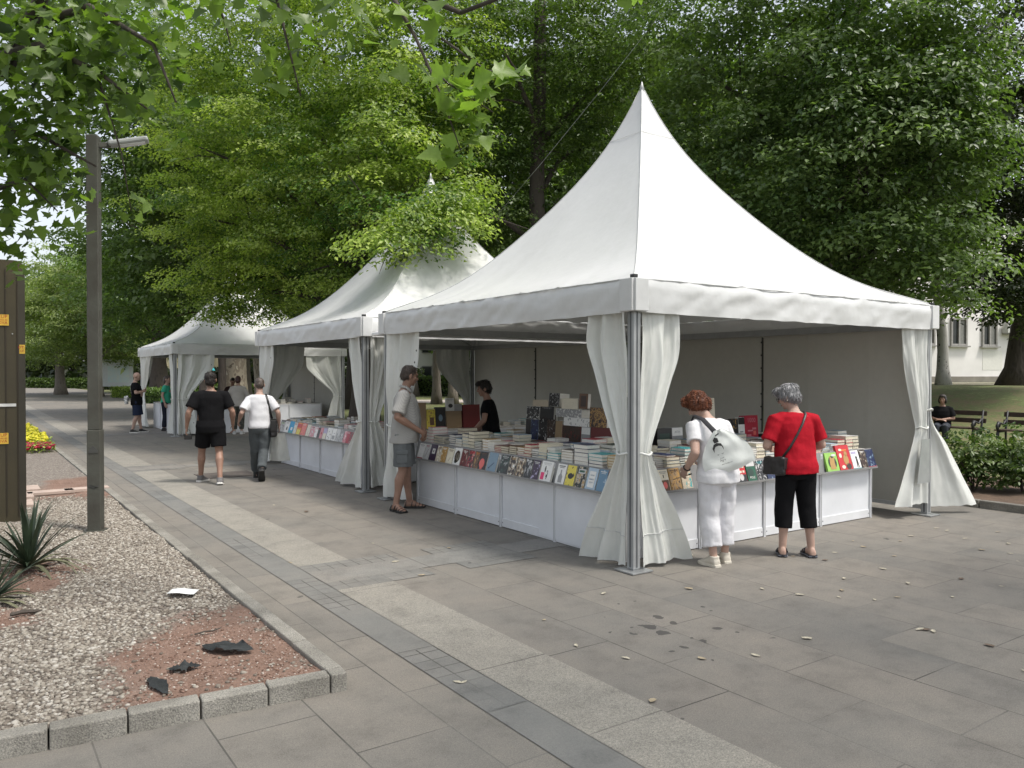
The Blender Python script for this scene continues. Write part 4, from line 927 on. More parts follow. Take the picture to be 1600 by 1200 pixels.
def body(name_root, P, sk, voxel, curl=.45, hands=True, female=False, feet=True):
    k = P.k; mb = MB(); b = P.b; w = P.wid; f = P.fat
    T = [(.80, .10 * P.hip, .085, -.01), (.85, .150 * P.hip * f, .105 * f, -.012), (.93, .168 * P.hip * f, .118 * f, -.012), (1.03, .150 * w * f, .105 * f + P.belly * .5, P.belly * .5), (1.12, .148 * w * f, .108 * f + P.belly * .6, P.belly * .6), (1.22, .160 * w, .115 + P.belly * .2 + (.012 if female else 0), .0 + (.012 if female else 0)), (1.31, .168 * w, .110, -.004), (1.365, .150 * w, .090, -.012), (1.405, .105 * w, .072, -.014), (1.435, .066, .06, -.012), (1.455, .055, .055, -.01)]
    rings(mb, P, T, b)
    hm, hR = P.headM()
    mb.tube([b((0, -.012, 1.40)), b((0, -.006, 1.46)), hm((0, .0, 1.53)), hm((0, .005, 1.57))], [.062 * k, .054 * k, .054 * k, .05 * k], 14)
    # head: cranium, face, jaw, chin, brow, nose, lips, cheeks, ears
    E = lambda c, r: mb.ell(hm(c), tuple(q * k for q in r), 16, 11, M=hR)
    E((0, -.004, 1.605), (.074, .094, .096)); E((0, .026, 1.565), (.062, .066, .078)); E((0, .040, 1.525), (.046, .046, .042)); E((0, .070, 1.506), (.022, .020, .018))
    E((0, .068, 1.625), (.052, .024, .016))
    mb.tube([hm((0, .086, 1.615)), hm((0, .103, 1.585)), hm((0, .110, 1.572)), hm((0, .090, 1.562))], [.008 * k, .011 * k, .0135 * k, .009 * k], 8, round_=True)
    E((0, .086, 1.540), (.024, .010, .006)); E((0, .084, 1.530), (.021, .010, .006))
    for q in (1, -1):
        E((q * .038, .058, 1.578), (.024, .022, .022)); E((q * .078, -.008, 1.578), (.010, .020, .032))
    for q in (1, -1):
        s, e, wr = b(P.sh[q]), b(P.el[q]), b(P.wr[q])
        mb.tube([b((q * .07 * w, -.010, 1.375)), b((q * .125 * w, -.008, 1.366)), s, s.lerp(e, .3), s.lerp(e, .7), e], [.045 * k, .052 * k, .055 * k * f, .050 * k * f, .042 * k * f, .039 * k * f], 12, round_=True)
        mb.tube([e, e.lerp(wr, .25), e.lerp(wr, .6), wr], [.039 * k * f, .043 * k * f, .034 * k, (.024 * k, .027 * k)], 12, round_=True)
        if hands:
            hd = P.hd[q] or {}; d = Vector(hd.get('d', (wr - e).normalized())); pm = Vector(hd.get('palm', (-q, 0, 0)))
            hand_mb(mb, wr, d, pm, k, hd.get('curl', curl), hd.get('side', q * (1 if True else 1)) , hd.get('tin', False))
    for q in (1, -1):
        h, kn, an = P.n(P.hj[q]), P.n(P.kn[q]), P.n(P.an[q]); c = (kn - an); back = V3(0, -.018 * k, 0)
        mb.tube([h + V3(0, 0, .03) * k, h.lerp(kn, .25), h.lerp(kn, .7), kn], [.088 * k * f, .084 * k * f, .062 * k * f, .054 * k], 14, round_=True)
        mb.tube([kn, kn.lerp(an, .28) + back, kn.lerp(an, .6) + back * .4, an], [.053 * k, .056 * k * f, .043 * k, .036 * k], 14, round_=True)
        if feet: foot_mb(mb, P, q, .0)
    bo = remesh('body', mb, skin(sk), name_root, voxel, 3)
    # eyes and mouth
    me = MB()
    for q in (1, -1): me.ell(hm((q * .030, .083, 1.598)), (.012 * k, .006 * k, .007 * k), 8, 6, M=hR)
    obj('eyes', me, M_eye, name_root, smooth=True)
    obj('mouth', MB().ell(hm((0, .0955, 1.535)), (.022 * k, .004 * k, .005 * k), 8, 6, M=hR), M_lip, name_root, smooth=True)
    me = MB()
    for q in (1, -1): me.tube([hm((q * .014, .091, 1.618)), hm((q * .030, .089, 1.622)), hm((q * .048, .078, 1.616))], [.003 * k, .004 * k, .002 * k], 6)
    obj('eyebrows', me, MATS.get('hair_cur', M_eye), name_root, smooth=True)
    return hm, hR
def footM(P, q):
    yaw, pit = P.ft[q]; an = P.n(P.an[q]); R = Matrix.Rotation(rad(-yaw), 3, 'Z') @ Matrix.Rotation(rad(-pit), 3, 'X'); k = P.k
    return lambda p: an + R @ (Vector((p[0], p[1], p[2] - .085)) * k)
def foot_mb(mb, P, q, g):
    M = footM(P, q); o = len(mb.v); n = 14
    sec = [(-.062, .020, .03, .034), (-.05, .032 + g, .045, .045), (-.01, .034 + g, .055, .06), (.05, .038 + g, .043, .052), (.10, .045 + g, .031, .036), (.145, .044 + g, .022, .026), (.175, .032 + g, .015, .018), (.185, .016, .010, .012)]
    for y, rx, rz, zc in sec:
        for j in range(n):
            a = 2 * math.pi * j / n; z = zc * .9 + rz * math.sin(a) * (1.05 + g * 4); z = max(z, .006); mb.v.append(tuple(M((rx * math.cos(a) + (y > .1) * -q * .004, y, z))))
    for i in range(len(sec) - 1):
        for j in range(n):
            a, b = o + i * n + j, o + i * n + (j + 1) % n; mb.f.append((a, b, b + n, a + n)); mb.m.append(0)
    mb.f.append(tuple(o + j for j in reversed(range(n)))); mb.f.append(tuple(o + (len(sec) - 1) * n + j for j in range(n))); mb.m += [0, 0]
def sole_outline(g): return [(-.07, .015), (-.066, .03 + g), (-.03, .036 + g), (.03, .036 + g), (.09, .048 + g), (.14, .048 + g), (.175, .036 + g), (.195, .012)]
def sole_mb(P, q, g, z0, z1):
    M = footM(P, q); o = sole_outline(g); pts = [(r, y) for y, r in o] + [(-r, y) for y, r in reversed(o)]; n = len(pts); mb = MB()
    vs = [M((x, y, z0 + (.012 if y > .18 else 0))) for x, y in pts] + [M((x, y, z1)) for x, y in pts]
    return mb.add(vs, [tuple(reversed(range(n))), tuple(range(n, 2 * n))] + [(i, (i + 1) % n, (i + 1) % n + n, i + n) for i in range(n)])
def shoes(root, P, m, msole, voxel=.008, high=0, sandal=False):
    for q in (1, -1):
        M = footM(P, q)
        if not sandal:
            mb = MB(); foot_mb(mb, P, q, .010); mb.tube([M((0, -.005, .05)), M((0, -.008, .105 + high))], [.050 * P.k, .049 * P.k], 14)
            s = remesh('shoe', mb, m, root, voxel, 2); 
            obj('sole', sole_mb(P, q, .008, .0, .028), msole, s, bevel=.004)
            la = MB()
            for i in range(4): y = .045 + .018 * i; la.tube([M((-.022, y, .098 - .019 * i)), M((0, y, .104 - .019 * i)), M((.022, y, .098 - .019 * i))], .004 * P.k, 5)
            obj('laces', la, msole, s)
        else:
            s = obj('sandal', sole_mb(P, q, .010, .0, .026), m, root, bevel=.005)
            st = MB()
            for y, h in sandal: 
                st.tube([M((.05, y - .01, .02)), M((.036, y, h * .75)), M((0, y + .004, h)), M((-.036, y, h * .75)), M((-.05, y - .01, .02))], [(.013 * P.k, .005 * P.k)] * 5, 8)
            obj('strap', st, m, s, smooth=True)
            obj('sole_edge', sole_mb(P, q, .012, .010, .015), msole, s)
def sleeve(mb, P, q, frac, r0, r1, both=False):
    b = P.b; s, e, wr = b(P.sh[q]), b(P.el[q]), b(P.wr[q]); k = P.k
    pts = [b((q * .05 * P.wid, -.012, 1.372)), b((q * .115 * P.wid, -.010, 1.364)), s + V3(0, 0, -.004)]; g_ = max(1, P.fat); rr = [.054 * k * g_, .065 * k * g_, r0 * .97 * k * g_]
    if frac <= 1: pts += [s.lerp(e, frac * .5), s.lerp(e, frac)]; rr += [(r0 + r1) / 2 * k, r1 * k]
    else: pts += [s.lerp(e, .5), e, e.lerp(wr, (frac - 1) * .6), e.lerp(wr, frac - 1)]; rr += [r0 * k, (r0 * .92) * k, r1 * 1.05 * k, r1 * k]
    mb.tube(pts, rr, 16)
def top_garment(root, P, m, R_, sl, r0=.072, r1=.070, voxel=.010, wr=.006, wf=9, name='shirt', neck=1.44, fold=None):
    h_, f_ = P.hip * P.fat, P.fat
    for lo, (zz, rx_, ry_) in ((0, (0, 0, 0)),):
        R_ = [(z, max(rx, np.interp(z, [.77, .83, .90, .97, 1.04], [.150, .172, .182, .176, 0]) * h_ + .012) if z < 1.0 else rx, max(ry, np.interp(z, [.77, .83, .90, .97, 1.04], [.12, .126, .131, .124, 0]) * f_ + .018) if z < 1.0 else ry, yo) for z, rx, ry, yo in R_]
    R_ = [(z if z < 1.35 else 1.35 + (z - 1.35) * .82, rx * (1 if z < 1.35 else .93), ry, yo) for z, rx, ry, yo in R_]
    mb = MB(); rings(mb, P, R_, P.b, n=28, pw=2.25)
    for q in (1, -1): sleeve(mb, P, q, sl if not isinstance(sl, dict) else sl[q], r0, r1)
    return remesh(name, mb, m, root, voxel, 3, wr, wf, 1, fold=fold)
def trousers(root, P, m, legfrac, rth, rk, rh, waist, voxel=.010, wr=.006, wf=8, name='trousers', hipx=1.0):
    """legfrac: 0..1 to the knee, 1..2 on to the ankle"""
    k = P.k; mb = MB(); h = P.hip * P.fat * hipx; f = P.fat
    rings(mb, P, [(.77, .120 * h, .100 * f, -.01), (.83, .168 * h, .122 * f, -.012), (.90, .178 * h, .128 * f, -.012), (.97, .170 * h * .98, .120 * f, -.008), (waist, .156 * h, .112 * f, 0)], P.b, 26)
    for q in (1, -1):
        hj, kn, an = P.n(P.hj[q]), P.n(P.kn[q]), P.n(P.an[q]); pts = [hj + V3(0, 0, .02 * k), hj.lerp(kn, .3), hj.lerp(kn, .65)]; r = [(rth * 1.05) * k, rth * k, (rth * .5 + rk * .5) * k]
        if legfrac <= 1.0: pts = [hj + V3(0, 0, .02 * k), hj.lerp(kn, legfrac * .4), hj.lerp(kn, legfrac * .75), hj.lerp(kn, legfrac)]; r = [rth * 1.05 * k, rth * k, (rth * .4 + rh * .6) * k, rh * k]
        else: t = legfrac - 1; pts += [kn, kn.lerp(an, t * .5), kn.lerp(an, t)]; r += [rk * k, (rk + rh) * .5 * k, rh * k]
        mb.tube(pts, r, 18)
    return remesh(name, mb, m, root, voxel, 3, wr, wf, .8)
def hair(root, hm, hR, k, m, parts, voxel=.007, wr=.004, wf=40, name='hair', st=1, strands=None):
    mb = MB()
    for c, r in parts: mb.ell(hm(c), tuple(q * k for q in r), 14, 10, M=hR)
    h = remesh(name, mb, m, root, voxel, 2, wr, wf, st)
    if strands:
        rng = random.Random(int(voxel * 1e5) + len(parts)); vs = h.data.vertices; top = max(v.co.z for v in vs); tb = MB()
        for _ in range(strands[1]):
            v = vs[rng.randrange(len(vs))]; p, n = v.co.copy(), v.normal.copy(); dn = V3(0, 0, -1); dn = (dn - n * dn.dot(n)); dn = dn.normalized() if dn.length > .05 else n.orthogonal().normalized(); sd = n.cross(dn)
            if strands[0] == 'curl':
                r0 = rng.uniform(.006, .012); ax_ = (dn * rng.uniform(.4, 1) + sd * rng.uniform(-.6, .6)).normalized(); bx = ax_.cross(n).normalized(); P_ = [p - n * .004 + ax_ * (.0035 * i) + (n * (1 - math.cos(i * .95)) * .5 + bx * math.sin(i * .95)) * r0 for i in range(10)]; tb.tube(P_, [.0028] * 9 + [.001], 5)
            else:
                L_s = rng.uniform(.03, .07); d_ = (dn + sd * rng.uniform(-.35, .35)).normalized(); P_ = [p - n * .002, p + d_ * L_s * .35 + n * .004, p + d_ * L_s * .7 + n * .003, p + d_ * L_s + n * rng.uniform(-.002, .007)]; tb.tube(P_, [.0022, .0024, .002, .0006], 4)
        obj('strands', tb, mat_hair_strand(m), h, smooth=True)
    return h
def mat_hair_strand(m):
    n = m.name + '_strand'
    if n not in MATS:
        MATS[n] = m.copy(); MATS[n].name = n
    return MATS[n]
def mat_hair(name, c, c2, scale=60):
    if name in MATS: return MATS[name]
    m, nt, p = _nt(name); v = coords(nt, (1, 1, .35)); n = tnoise(nt, v, scale, 4, .7)
    nt.links.new(ramp(nt, n, [(.35, c2), (.65, c)]), p.inputs['Base Color']); p.inputs['Roughness'].default_value = .5; bump(nt, p, n, .7, .01); MATS[name] = m; return m
def cloth(name, c, var=.12, bmp=.25, rough=.9, sc=6): return mat('cloth_' + name, c, rough, var, sc, bmp, 22, spec=.12)
SHORT = [((0, -.014, 1.622), (.081, .092, .090)), ((0, -.030, 1.585), (.077, .076, .075)), ((0, .045, 1.672), (.055, .045, .03))]
def person(label, loc, az, H=1.7, group=None):
    return thing('person', label, 'person', (loc[0], loc[1], 0), -rad(az))
def az_px(u): return 34.6955 + math.degrees(math.atan((u - 800) / FPX))

# ---- 1 woman in white with auburn curls
r = person('woman in white with auburn curls stooping over the front counter', (5.66, 4.88), 8)
H = 1.60; P = Pose(H, lean=21, hyaw=-34, hpitch=30, wid=1.06, belly=.03, hip=1.08, fat=1.10,
    arms={('e', -1): (-.27, -.01, 1.09), ('w', -1): (-.25, .17, .915), ('h', -1): dict(palm=(1, .2, 0), curl=.75), ('e', 1): (.25, .03, 1.10), ('w', 1): (.12, .24, .99), ('h', 1): dict(palm=(-1, 0, 0), curl=.6)},
    legs={('k', -1): (-.095, .015, .475), ('a', -1): (-.10, -.06, .085), ('a', 1): (.11, .02, .085), ('f', -1): (-2, 0), ('f', 1): (12, 0)})
MATS['hair_cur'] = mat_hair('hair_auburn', (.24, .075, .028), (.055, .018, .010), 45)
hm, hR = body(r, P, 'fair', .007, female=True)
hair(r, hm, hR, P.k, MATS['hair_cur'], [((0, -.018, 1.635), (.100, .108, .095)), ((0, -.045, 1.575), (.098, .085, .085)), ((.055, .0, 1.60), (.052, .06, .075)), ((-.055, .0, 1.60), (.052, .06, .075)), ((0, .055, 1.685), (.075, .055, .042)), ((-.05, .07, 1.665), (.035, .035, .03)), ((.05, .06, 1.67), (.035, .035, .03))], .006, .010, 34, strands=('curl', 900))
W = cloth('white', (.66, .655, .67), .06, .4)
top_garment(r, P, W, [(.80, .225, .168, -.012), (.88, .218, .166, -.012), (.98, .198, .158, .005), (1.1, .190, .160, .016), (1.22, .186, .150, .014), (1.31, .190, .130, -.004), (1.385, .170, .098, -.016), (1.425, .118, .078, -.016), (1.438, .09, .07, -.014)], .60, .078, .076, .008, .012, 7)
trousers(r, P, cloth('white_linen', (.64, .635, .66), .07, .45), 1.74, .112, .098, .094, 1.02, .009, .012, 9)
shoes(r, P, cloth('canvas_beige', (.56, .52, .45), .1), mat('sole_beige', (.60, .56, .48), .8), .006)
wx = P.b(P.wr[-1]); ex = P.b(P.el[-1]); dd = (wx - ex).normalized()
mb = MB(); xx = dd.orthogonal().normalized(); yy = dd.cross(xx)
for i in range(16): a = i * math.pi / 8; mb.ell(wx - dd * .02 + xx * math.cos(a) * .031 + yy * math.sin(a) * .031, .0075, 6, 4)
obj('bracelet', mb, mat('dark_beads', (.03, .02, .02), .3), r, smooth=True)
WL = r
# pen in her hand
hw = wx + dd * .10
R3 = Matrix.Rotation(-rad(8), 3, 'Z'); hwW = Vector((5.66, 4.88, 0)) + R3 @ hw
mb = MB().tube([hwW + Vector((-.07, .045, -.03)), hwW + Vector((.05, -.035, .015))], [.0045, .0055], 8).tube([hwW + Vector((.05, -.035, .015)), hwW + Vector((.075, -.052, .025))], [.0065, .0065], 8, 1)
tag(obj('pen', mb, [mat('pen_tan', (.35, .26, .17), .5), M_blk], smooth=True), 'thin pen held in the hand of the woman in white', 'pen')
# tote bag on her left shoulder, seen from behind
bagpos = Vector((5.66, 4.88, 0)) + R3 @ P.b((-.06, -.185, 1.12))
def tote():
    t = thing('tote_bag', 'big white tote bag printed with a drawn face, slung from one shoulder', 'bag', bagpos); t.rotation_euler = (rad(4), rad(-19), rad(-40))
    def fn(side):
        def g(u, v):
            x = (u - .5) * (.46 * (1 - v) + .08 * v + .13 * math.sin(math.pi * v)); z = -.19 + .36 * v - .03 * math.sin(math.pi * u) * (1 - v)
            dpt = .038 * (1 - abs(2 * u - 1) ** 2.2) * (1 - v * .7) * min(1, .25 + v * 6)
            return (x + .006 * nz(u * 5, v * 5, 3), -side * dpt + .012 * nz(u * 4, v * 4, side) , z)
        return g
    mb = MB().grid(fn(1), 30, 26).grid(fn(-1), 30, 26)
    for i in range(30): pass
    obj('pouch', mb, cloth('tote', (.74, .76, .73), .05, .2), t, smooth=True)
    k_ = MB(); top = Vector((-.02, -.01, .13))
    inv = (Matrix.Translation(bagpos) @ t.rotation_euler.to_matrix().to_4x4()).inverted()
    sh = inv @ (Vector((5.66, 4.88, 0)) + R3 @ P.b((-.135, -.105, 1.40))); sh2 = inv @ (Vector((5.66, 4.88, 0)) + R3 @ P.b((-.13, .01, 1.475))); shf = inv @ (Vector((5.66, 4.88, 0)) + R3 @ P.b((-.14, .10, 1.39)))
    k_.tube([top, top.lerp(sh, .5) + Vector((0, -.01, 0)), sh, sh2, shf], [(.026, .006), (.022, .006), (.022, .006), (.022, .006), (.022, .006)], 10); obj('handle', k_, mat('webbing_black', (.03, .03, .035), .8), t, smooth=True)
    yq = lambda x, z: -.062 - .004
    pm = MB()
    def P2(pts): pm.poly([Vector((x, -.050 + .5 * (x + .03) ** 2 + .08 * max(0, z), z)) for x, z in pts], .0015, (0, -1, 0))
    cx, cz = -.055, .0
    P2([(cx - .045, cz - .01), (cx - .05, cz + .03), (cx - .03, cz + .062), (cx, cz + .07), (cx + .035, cz + .055), (cx + .045, cz + .02), (cx + .04, cz - .005), (cx + .034, cz + .03), (cx + .01, cz + .042), (cx - .02, cz + .04), (cx - .036, cz + .02)])
    P2([(cx - .02, cz + .07), (cx - .026, cz + .10), (cx - .005, cz + .122), (cx + .02, cz + .108), (cx + .02, cz + .074)])
    for q in (-1, 1): P2([(cx + q * .02 - .014, cz - .028), (cx + q * .02, cz - .036), (cx + q * .02 + .014, cz - .028), (cx + q * .02, cz - .041)])
    for txt, sz, zz, xx in (('just', .026, -.07, cx + .005), ('Agra', .028, -.092, cx + .005), ('www.knjige.net', .016, -.128, cx + .03)):
        text_mesh(txt, sz, pm, 0, Matrix.Translation((xx, -.054, zz)) @ XZ)
    obj('print', pm, mat('print_black', (.03, .03, .03), .8), t)
    return t
tote()

# ---- 2 woman in red
r = person('grey haired woman in a red top and black cropped trousers at the front counter', (6.53, 4.68), 27)
H = 1.63; P = Pose(H, lean=7, hyaw=-42, hpitch=22, wid=1.10, belly=.03, hip=1.04, fat=1.10,
    arms={('e', -1): (-.29, .02, 1.10), ('w', -1): (-.16, .23, 1.06), ('e', 1): (.29, .02, 1.10), ('w', 1): (.16, .23, 1.07), ('h', -1): dict(palm=(1, 0, 0), curl=.7), ('h', 1): dict(palm=(-1, 0, 0), curl=.7)},
    legs={('k', -1): (-.115, .02, .475), ('a', -1): (-.135, .0, .09), ('k', 1): (.115, -.01, .475), ('a', 1): (.13, -.07, .09), ('f', -1): (22, 0), ('f', 1): (8, 0)})
MATS['hair_cur'] = mat_hair('hair_grey', (.42, .42, .43), (.10, .10, .105), 40)
hm, hR = body(r, P, 'fair', .007, female=True)
hair(r, hm, hR, P.k, MATS['hair_cur'], [((0, -.018, 1.628), (.092, .104, .090)), ((0, -.042, 1.575), (.088, .074, .078)), ((.062, -.005, 1.605), (.032, .055, .055)), ((-.062, -.005, 1.605), (.032, .055, .055)), ((0, .055, 1.675), (.07, .05, .035))], .006, .006, 26, st=.4, strands=('straight', 1100))
RED = cloth('red', (.36, .010, .020), .14, .35)
redR = [(.83, .222, .165, -.012), (.90, .215, .162, -.012), (.98, .203, .155, .002), (1.1, .192, .152, .012), (1.22, .190, .146, .012), (1.31, .194, .128, -.004), (1.385, .176, .098, -.016), (1.425, .122, .078, -.016), (1.436, .095, .07, -.014)]
top_garment(r, P, RED, redR, .80, .080, .080, .008, .011, 7)
trousers(r, P, cloth('black', (.008, .008, .009), .2, .3), 1.5, .104, .088, .084, 1.02, .009, .008, 7)
shoes(r, P, mat('sandal_black', (.015, .015, .018), .5), mat('sole_stripe', (.25, .27, .33), .6), sandal=[(.07, .075), (.115, .058)])
def back_strap(P, R_, pts, off=.012, w=.012):
    zs = [q[0] for q in R_]; out = []
    for x, z, side in pts:
        rx, ry, yo = (np.interp(z, zs, [q[i] for q in R_]) for i in (1, 2, 3)); t = min(.98, abs(x) / rx)
        y = yo + side * (ry * (1 - t ** 2.25) ** (1 / 2.25) + off); out.append(P.b((x, y, z)))
    return out
gl = MB()
for q in (1, -1):
    c = [hm((q * .032 + .021 * math.cos(a), .098, 1.595 + .017 * math.sin(a))) for a in np.linspace(0, 2 * math.pi, 15)]; gl.tube(c, .0022, 5)
    gl.tube([hm((q * .053, .096, 1.60)), hm((q * .083, -.01, 1.602))], .0024, 5)
obj('glasses', gl, M_blk, r)
ez = MB()
for q in (1, -1): ez.ell(hm((q * .086, -.008, 1.545)), .006, 8, 6)
obj('earrings', ez, mat('pearl', (.75, .70, .62), .2), r, smooth=True)
def crossbag(label, loc, az, strapP, bagc, size, col, rz=0, name='shoulder_bag', strapr=.011):
    t = thing(name, label, 'bag', (loc[0], loc[1], 0), -rad(az))
    mb = MB(); x, y, z = size
    mb.box(bagc, size, M=Matrix.Rotation(rz, 3, 'Z')); 
    o = remesh('pouch', mb, col, t, .010, 10, .014, 11)
    fl = MB().box(Vector(bagc) + Matrix.Rotation(rz, 3, 'Z') @ Vector((0, -y / 2 - .004, z * .16)), (x * .96, .012, z * .62), M=Matrix.Rotation(rz, 3, 'Z')); obj('flap', fl, col, t, bevel=.02)
    obj('strap', MB().tube(strapP, [(strapr, .004)] * len(strapP), 8), col, t, smooth=True)
    return t
LB = mat('leather_black', (.018, .017, .017), .45, .2, 12, .3, 60)
sp = back_strap(P, redR, [(.10, 1.435, -1), (.075, 1.40, -1), (.02, 1.31, -1), (-.05, 1.2, -1), (-.12, 1.09, -1), (-.185, .985, -1)])
crossbag('black shoulder bag at the hip of the woman in red', (6.53, 4.68), 27, [P.b((.105, .04, 1.445))] + sp, P.b((-.225, -.03, .905)), (.10, .21, .17), LB, rz=rad(35))

# ---- 3 man with checked shirt
r = person('tall man in a pale checked shirt and grey shorts beside the left counter', (4.63, 9.12), 122)
H = 1.83; P = Pose(H, lean=4, hyaw=-24, hpitch=14, wid=1.15, belly=.05, hip=1.06, fat=1.07, 
    arms={('e', 1): (.305, -.05, 1.115), ('w', 1): (.14, .235, .925), ('h', 1): dict(d=(-.7, .1, -.6), palm=(-.3, -.9, 0), curl=.7), ('e', -1): (-.30, -.0, 1.11), ('w', -1): (-.10, .25, .915), ('h', -1): dict(d=(.6, .1, -.7), palm=(.3, -.9, 0), curl=.7)},
    legs={('k', 1): (.10, .0, .475), ('a', 1): (.12, -.08, .085), ('k', -1): (-.10, .03, .475), ('a', -1): (-.12, .06, .085), ('f', 1): (50, 0), ('f', -1): (-4, 0)})
MATS['hair_cur'] = mat_hair('hair_brown_short', (.11, .085, .07), (.04, .03, .025), 60)
hm, hR = body(r, P, 'tan', .007)
hair(r, hm, hR, P.k, MATS['hair_cur'], [((0, -.016, 1.622), (.078, .090, .087)), ((0, -.035, 1.59), (.074, .068, .07)), ((0, .012, 1.672), (.056, .05, .028))], .006, .003, 40, strands=('straight', 500))
m, nt, p = _nt('cloth_check'); v = coords(nt); w1 = nt.nodes.new('ShaderNodeTexWave'); w1.inputs['Scale'].default_value = 22; w1.bands_direction = 'Z'; w2 = nt.nodes.new('ShaderNodeTexWave'); w2.inputs['Scale'].default_value = 22; w2.bands_direction = 'DIAGONAL'
nt.links.new(v, w1.inputs[0]); nt.links.new(v, w2.inputs[0])
c = mixc(nt, .5, ramp(nt, w1.outputs['Fac'], [(.1, (.26, .255, .245)), (.5, (.37, .36, .345))]), ramp(nt, w2.outputs['Fac'], [(.1, (.25, .25, .245)), (.5, (.38, .375, .355))]))
nt.links.new(c, p.inputs['Base Color']); p.inputs['Roughness'].default_value = .9; bump(nt, p, tnoise(nt, v, 20, 4), .3, .01)
sR = [(.80, .216, .165, .0), (.88, .214, .170, .016), (.98, .206, .172, .03), (1.1, .200, .170, .032), (1.22, .198, .152, .016), (1.31, .200, .132, -.002), (1.385, .172, .098, -.014), (1.425, .120, .078, -.014), (1.436, .095, .07, -.012)]
sh = top_garment(r, P, m, sR, .86, .078, .084, .009, .013, 6)
col = MB(); b = P.b
for q in (1, -1): col.poly([b((q * .005, .078, 1.385)), b((q * .085, .055, 1.40)), b((q * .088, -.01, 1.45)), b((q * .07, .0, 1.475)), b((q * .02, .062, 1.43))], .006, (0, .6, .5))
col.tube([b((.075, 0, 1.455)), b((.05, -.06, 1.462)), b((0, -.078, 1.465)), b((-.05, -.06, 1.462)), b((-.075, 0, 1.455))], [(.008, .018)] * 5, 8)
obj('collar', col, m, sh, smooth=True)
bt = MB(); fr = back_strap(P, sR, [(.0, z, 1) for z in (.86, .97, 1.08, 1.19, 1.30)], .004)
for q in fr: bt.ell(q, .007, 8, 5)
obj('button', bt, mat('button_grey', (.25, .25, .25), .4), sh)
fr = back_strap(P, sR, [(.0, z, 1) for z in np.linspace(.82, 1.38, 12)], .002); obj('placket', MB().tube(fr, [(.016, .003)] * 12, 6), m, sh, smooth=True)
SG = cloth('shorts_grey', (.13, .14, .145), .15, .4)
tr = trousers(r, P, SG, .88, .108, .1, .118, 1.0, .010, .009, 7, 'shorts')
pk = MB()
for q in (1, -1):
    c = P.n(P.hj[q].lerp(P.kn[q], .58)) + V3(q * .112, 0, 0) * P.k; pk.box(c, (.022, .14, .15)); pk.box(c + V3(q * .008, 0, .06), (.02, .15, .05))
obj('cargo_pocket', pk, SG, tr, bevel=.008)
shoes(r, P, mat('sandal_leather', (.018, .017, .016), .5), M_soled, sandal=[(-.045, .085), (.03, .09), (.075, .07), (.115, .055), (.15, .04)])

# ---- 4 man in black walking away
r = person('broad man in a black T-shirt and black shorts walking away', (3.24, 13.08), 13)
H = 1.75; P = Pose(H, lean=2, hyaw=4, wid=1.18, hip=1.06, fat=1.1,
    arms={('e', -1): (-.315, -.06, 1.10), ('w', -1): (-.345, .04, .86), ('e', 1): (.315, -.03, 1.10), ('w', 1): (.325, .10, .88), ('h', -1): dict(palm=(1, 0, 0), curl=.8), ('h', 1): dict(palm=(-1, 0, 0), curl=.6)},
    legs={('k', -1): (-.13, .13, .48), ('a', -1): (-.145, .22, .085), ('k', 1): (.12, -.05, .475), ('a', 1): (.125, -.24, .09), ('f', -1): (32, 0), ('f', 1): (4, 12)})
MATS['hair_cur'] = mat_hair('hair_black', (.03, .022, .018), (.010, .008, .007), 60)
hm, hR = body(r, P, 'tan', .009)
hair(r, hm, hR, P.k, MATS['hair_cur'], SHORT + [((0, -.045, 1.56), (.07, .06, .06))], .008, .003, 40, strands=('straight', 400))
BK = cloth('black', (.008, .008, .009), .2, .3)
bR = [(.78, .205, .150, .0), (.88, .203, .150, .0), (.98, .198, .145, .006), (1.1, .198, .146, .01), (1.22, .206, .142, .006), (1.31, .208, .130, -.004), (1.385, .185, .10, -.014), (1.425, .125, .08, -.014), (1.438, .095, .07, -.012)]
top_garment(r, P, BK, bR, .74, .082, .084, .011, .007, 6)
trousers(r, P, BK, .78, .118, .1, .118, 1.0, .011, .007, 7, 'shorts')
shoes(r, P, cloth('trainer_grey', (.16, .155, .155), .4), M_sole, .008)
RW = Matrix.Rotation(-rad(13), 3, 'Z'); hw = Vector((3.24, 13.08, 0)) + RW @ (P.b(P.wr[-1]) + V3(.02, .03, -.15))
t = thing('camera', 'small black camera dangling from the hand of the man in black', 'camera', hw, -rad(30)); obj('case', MB().box((0, 0, 0), (.11, .05, .075)), M_blk, t, bevel=.01)
obj('lens', MB().tube([(0, .02, 0), (0, .07, 0)], .028, 12), M_blk, t); obj('strap', MB().tube([(-.04, 0, .03), (-.03, 0, .10), (0, 0, .13), (.03, 0, .10), (.04, 0, .03)], .004, 6), M_blk, t)

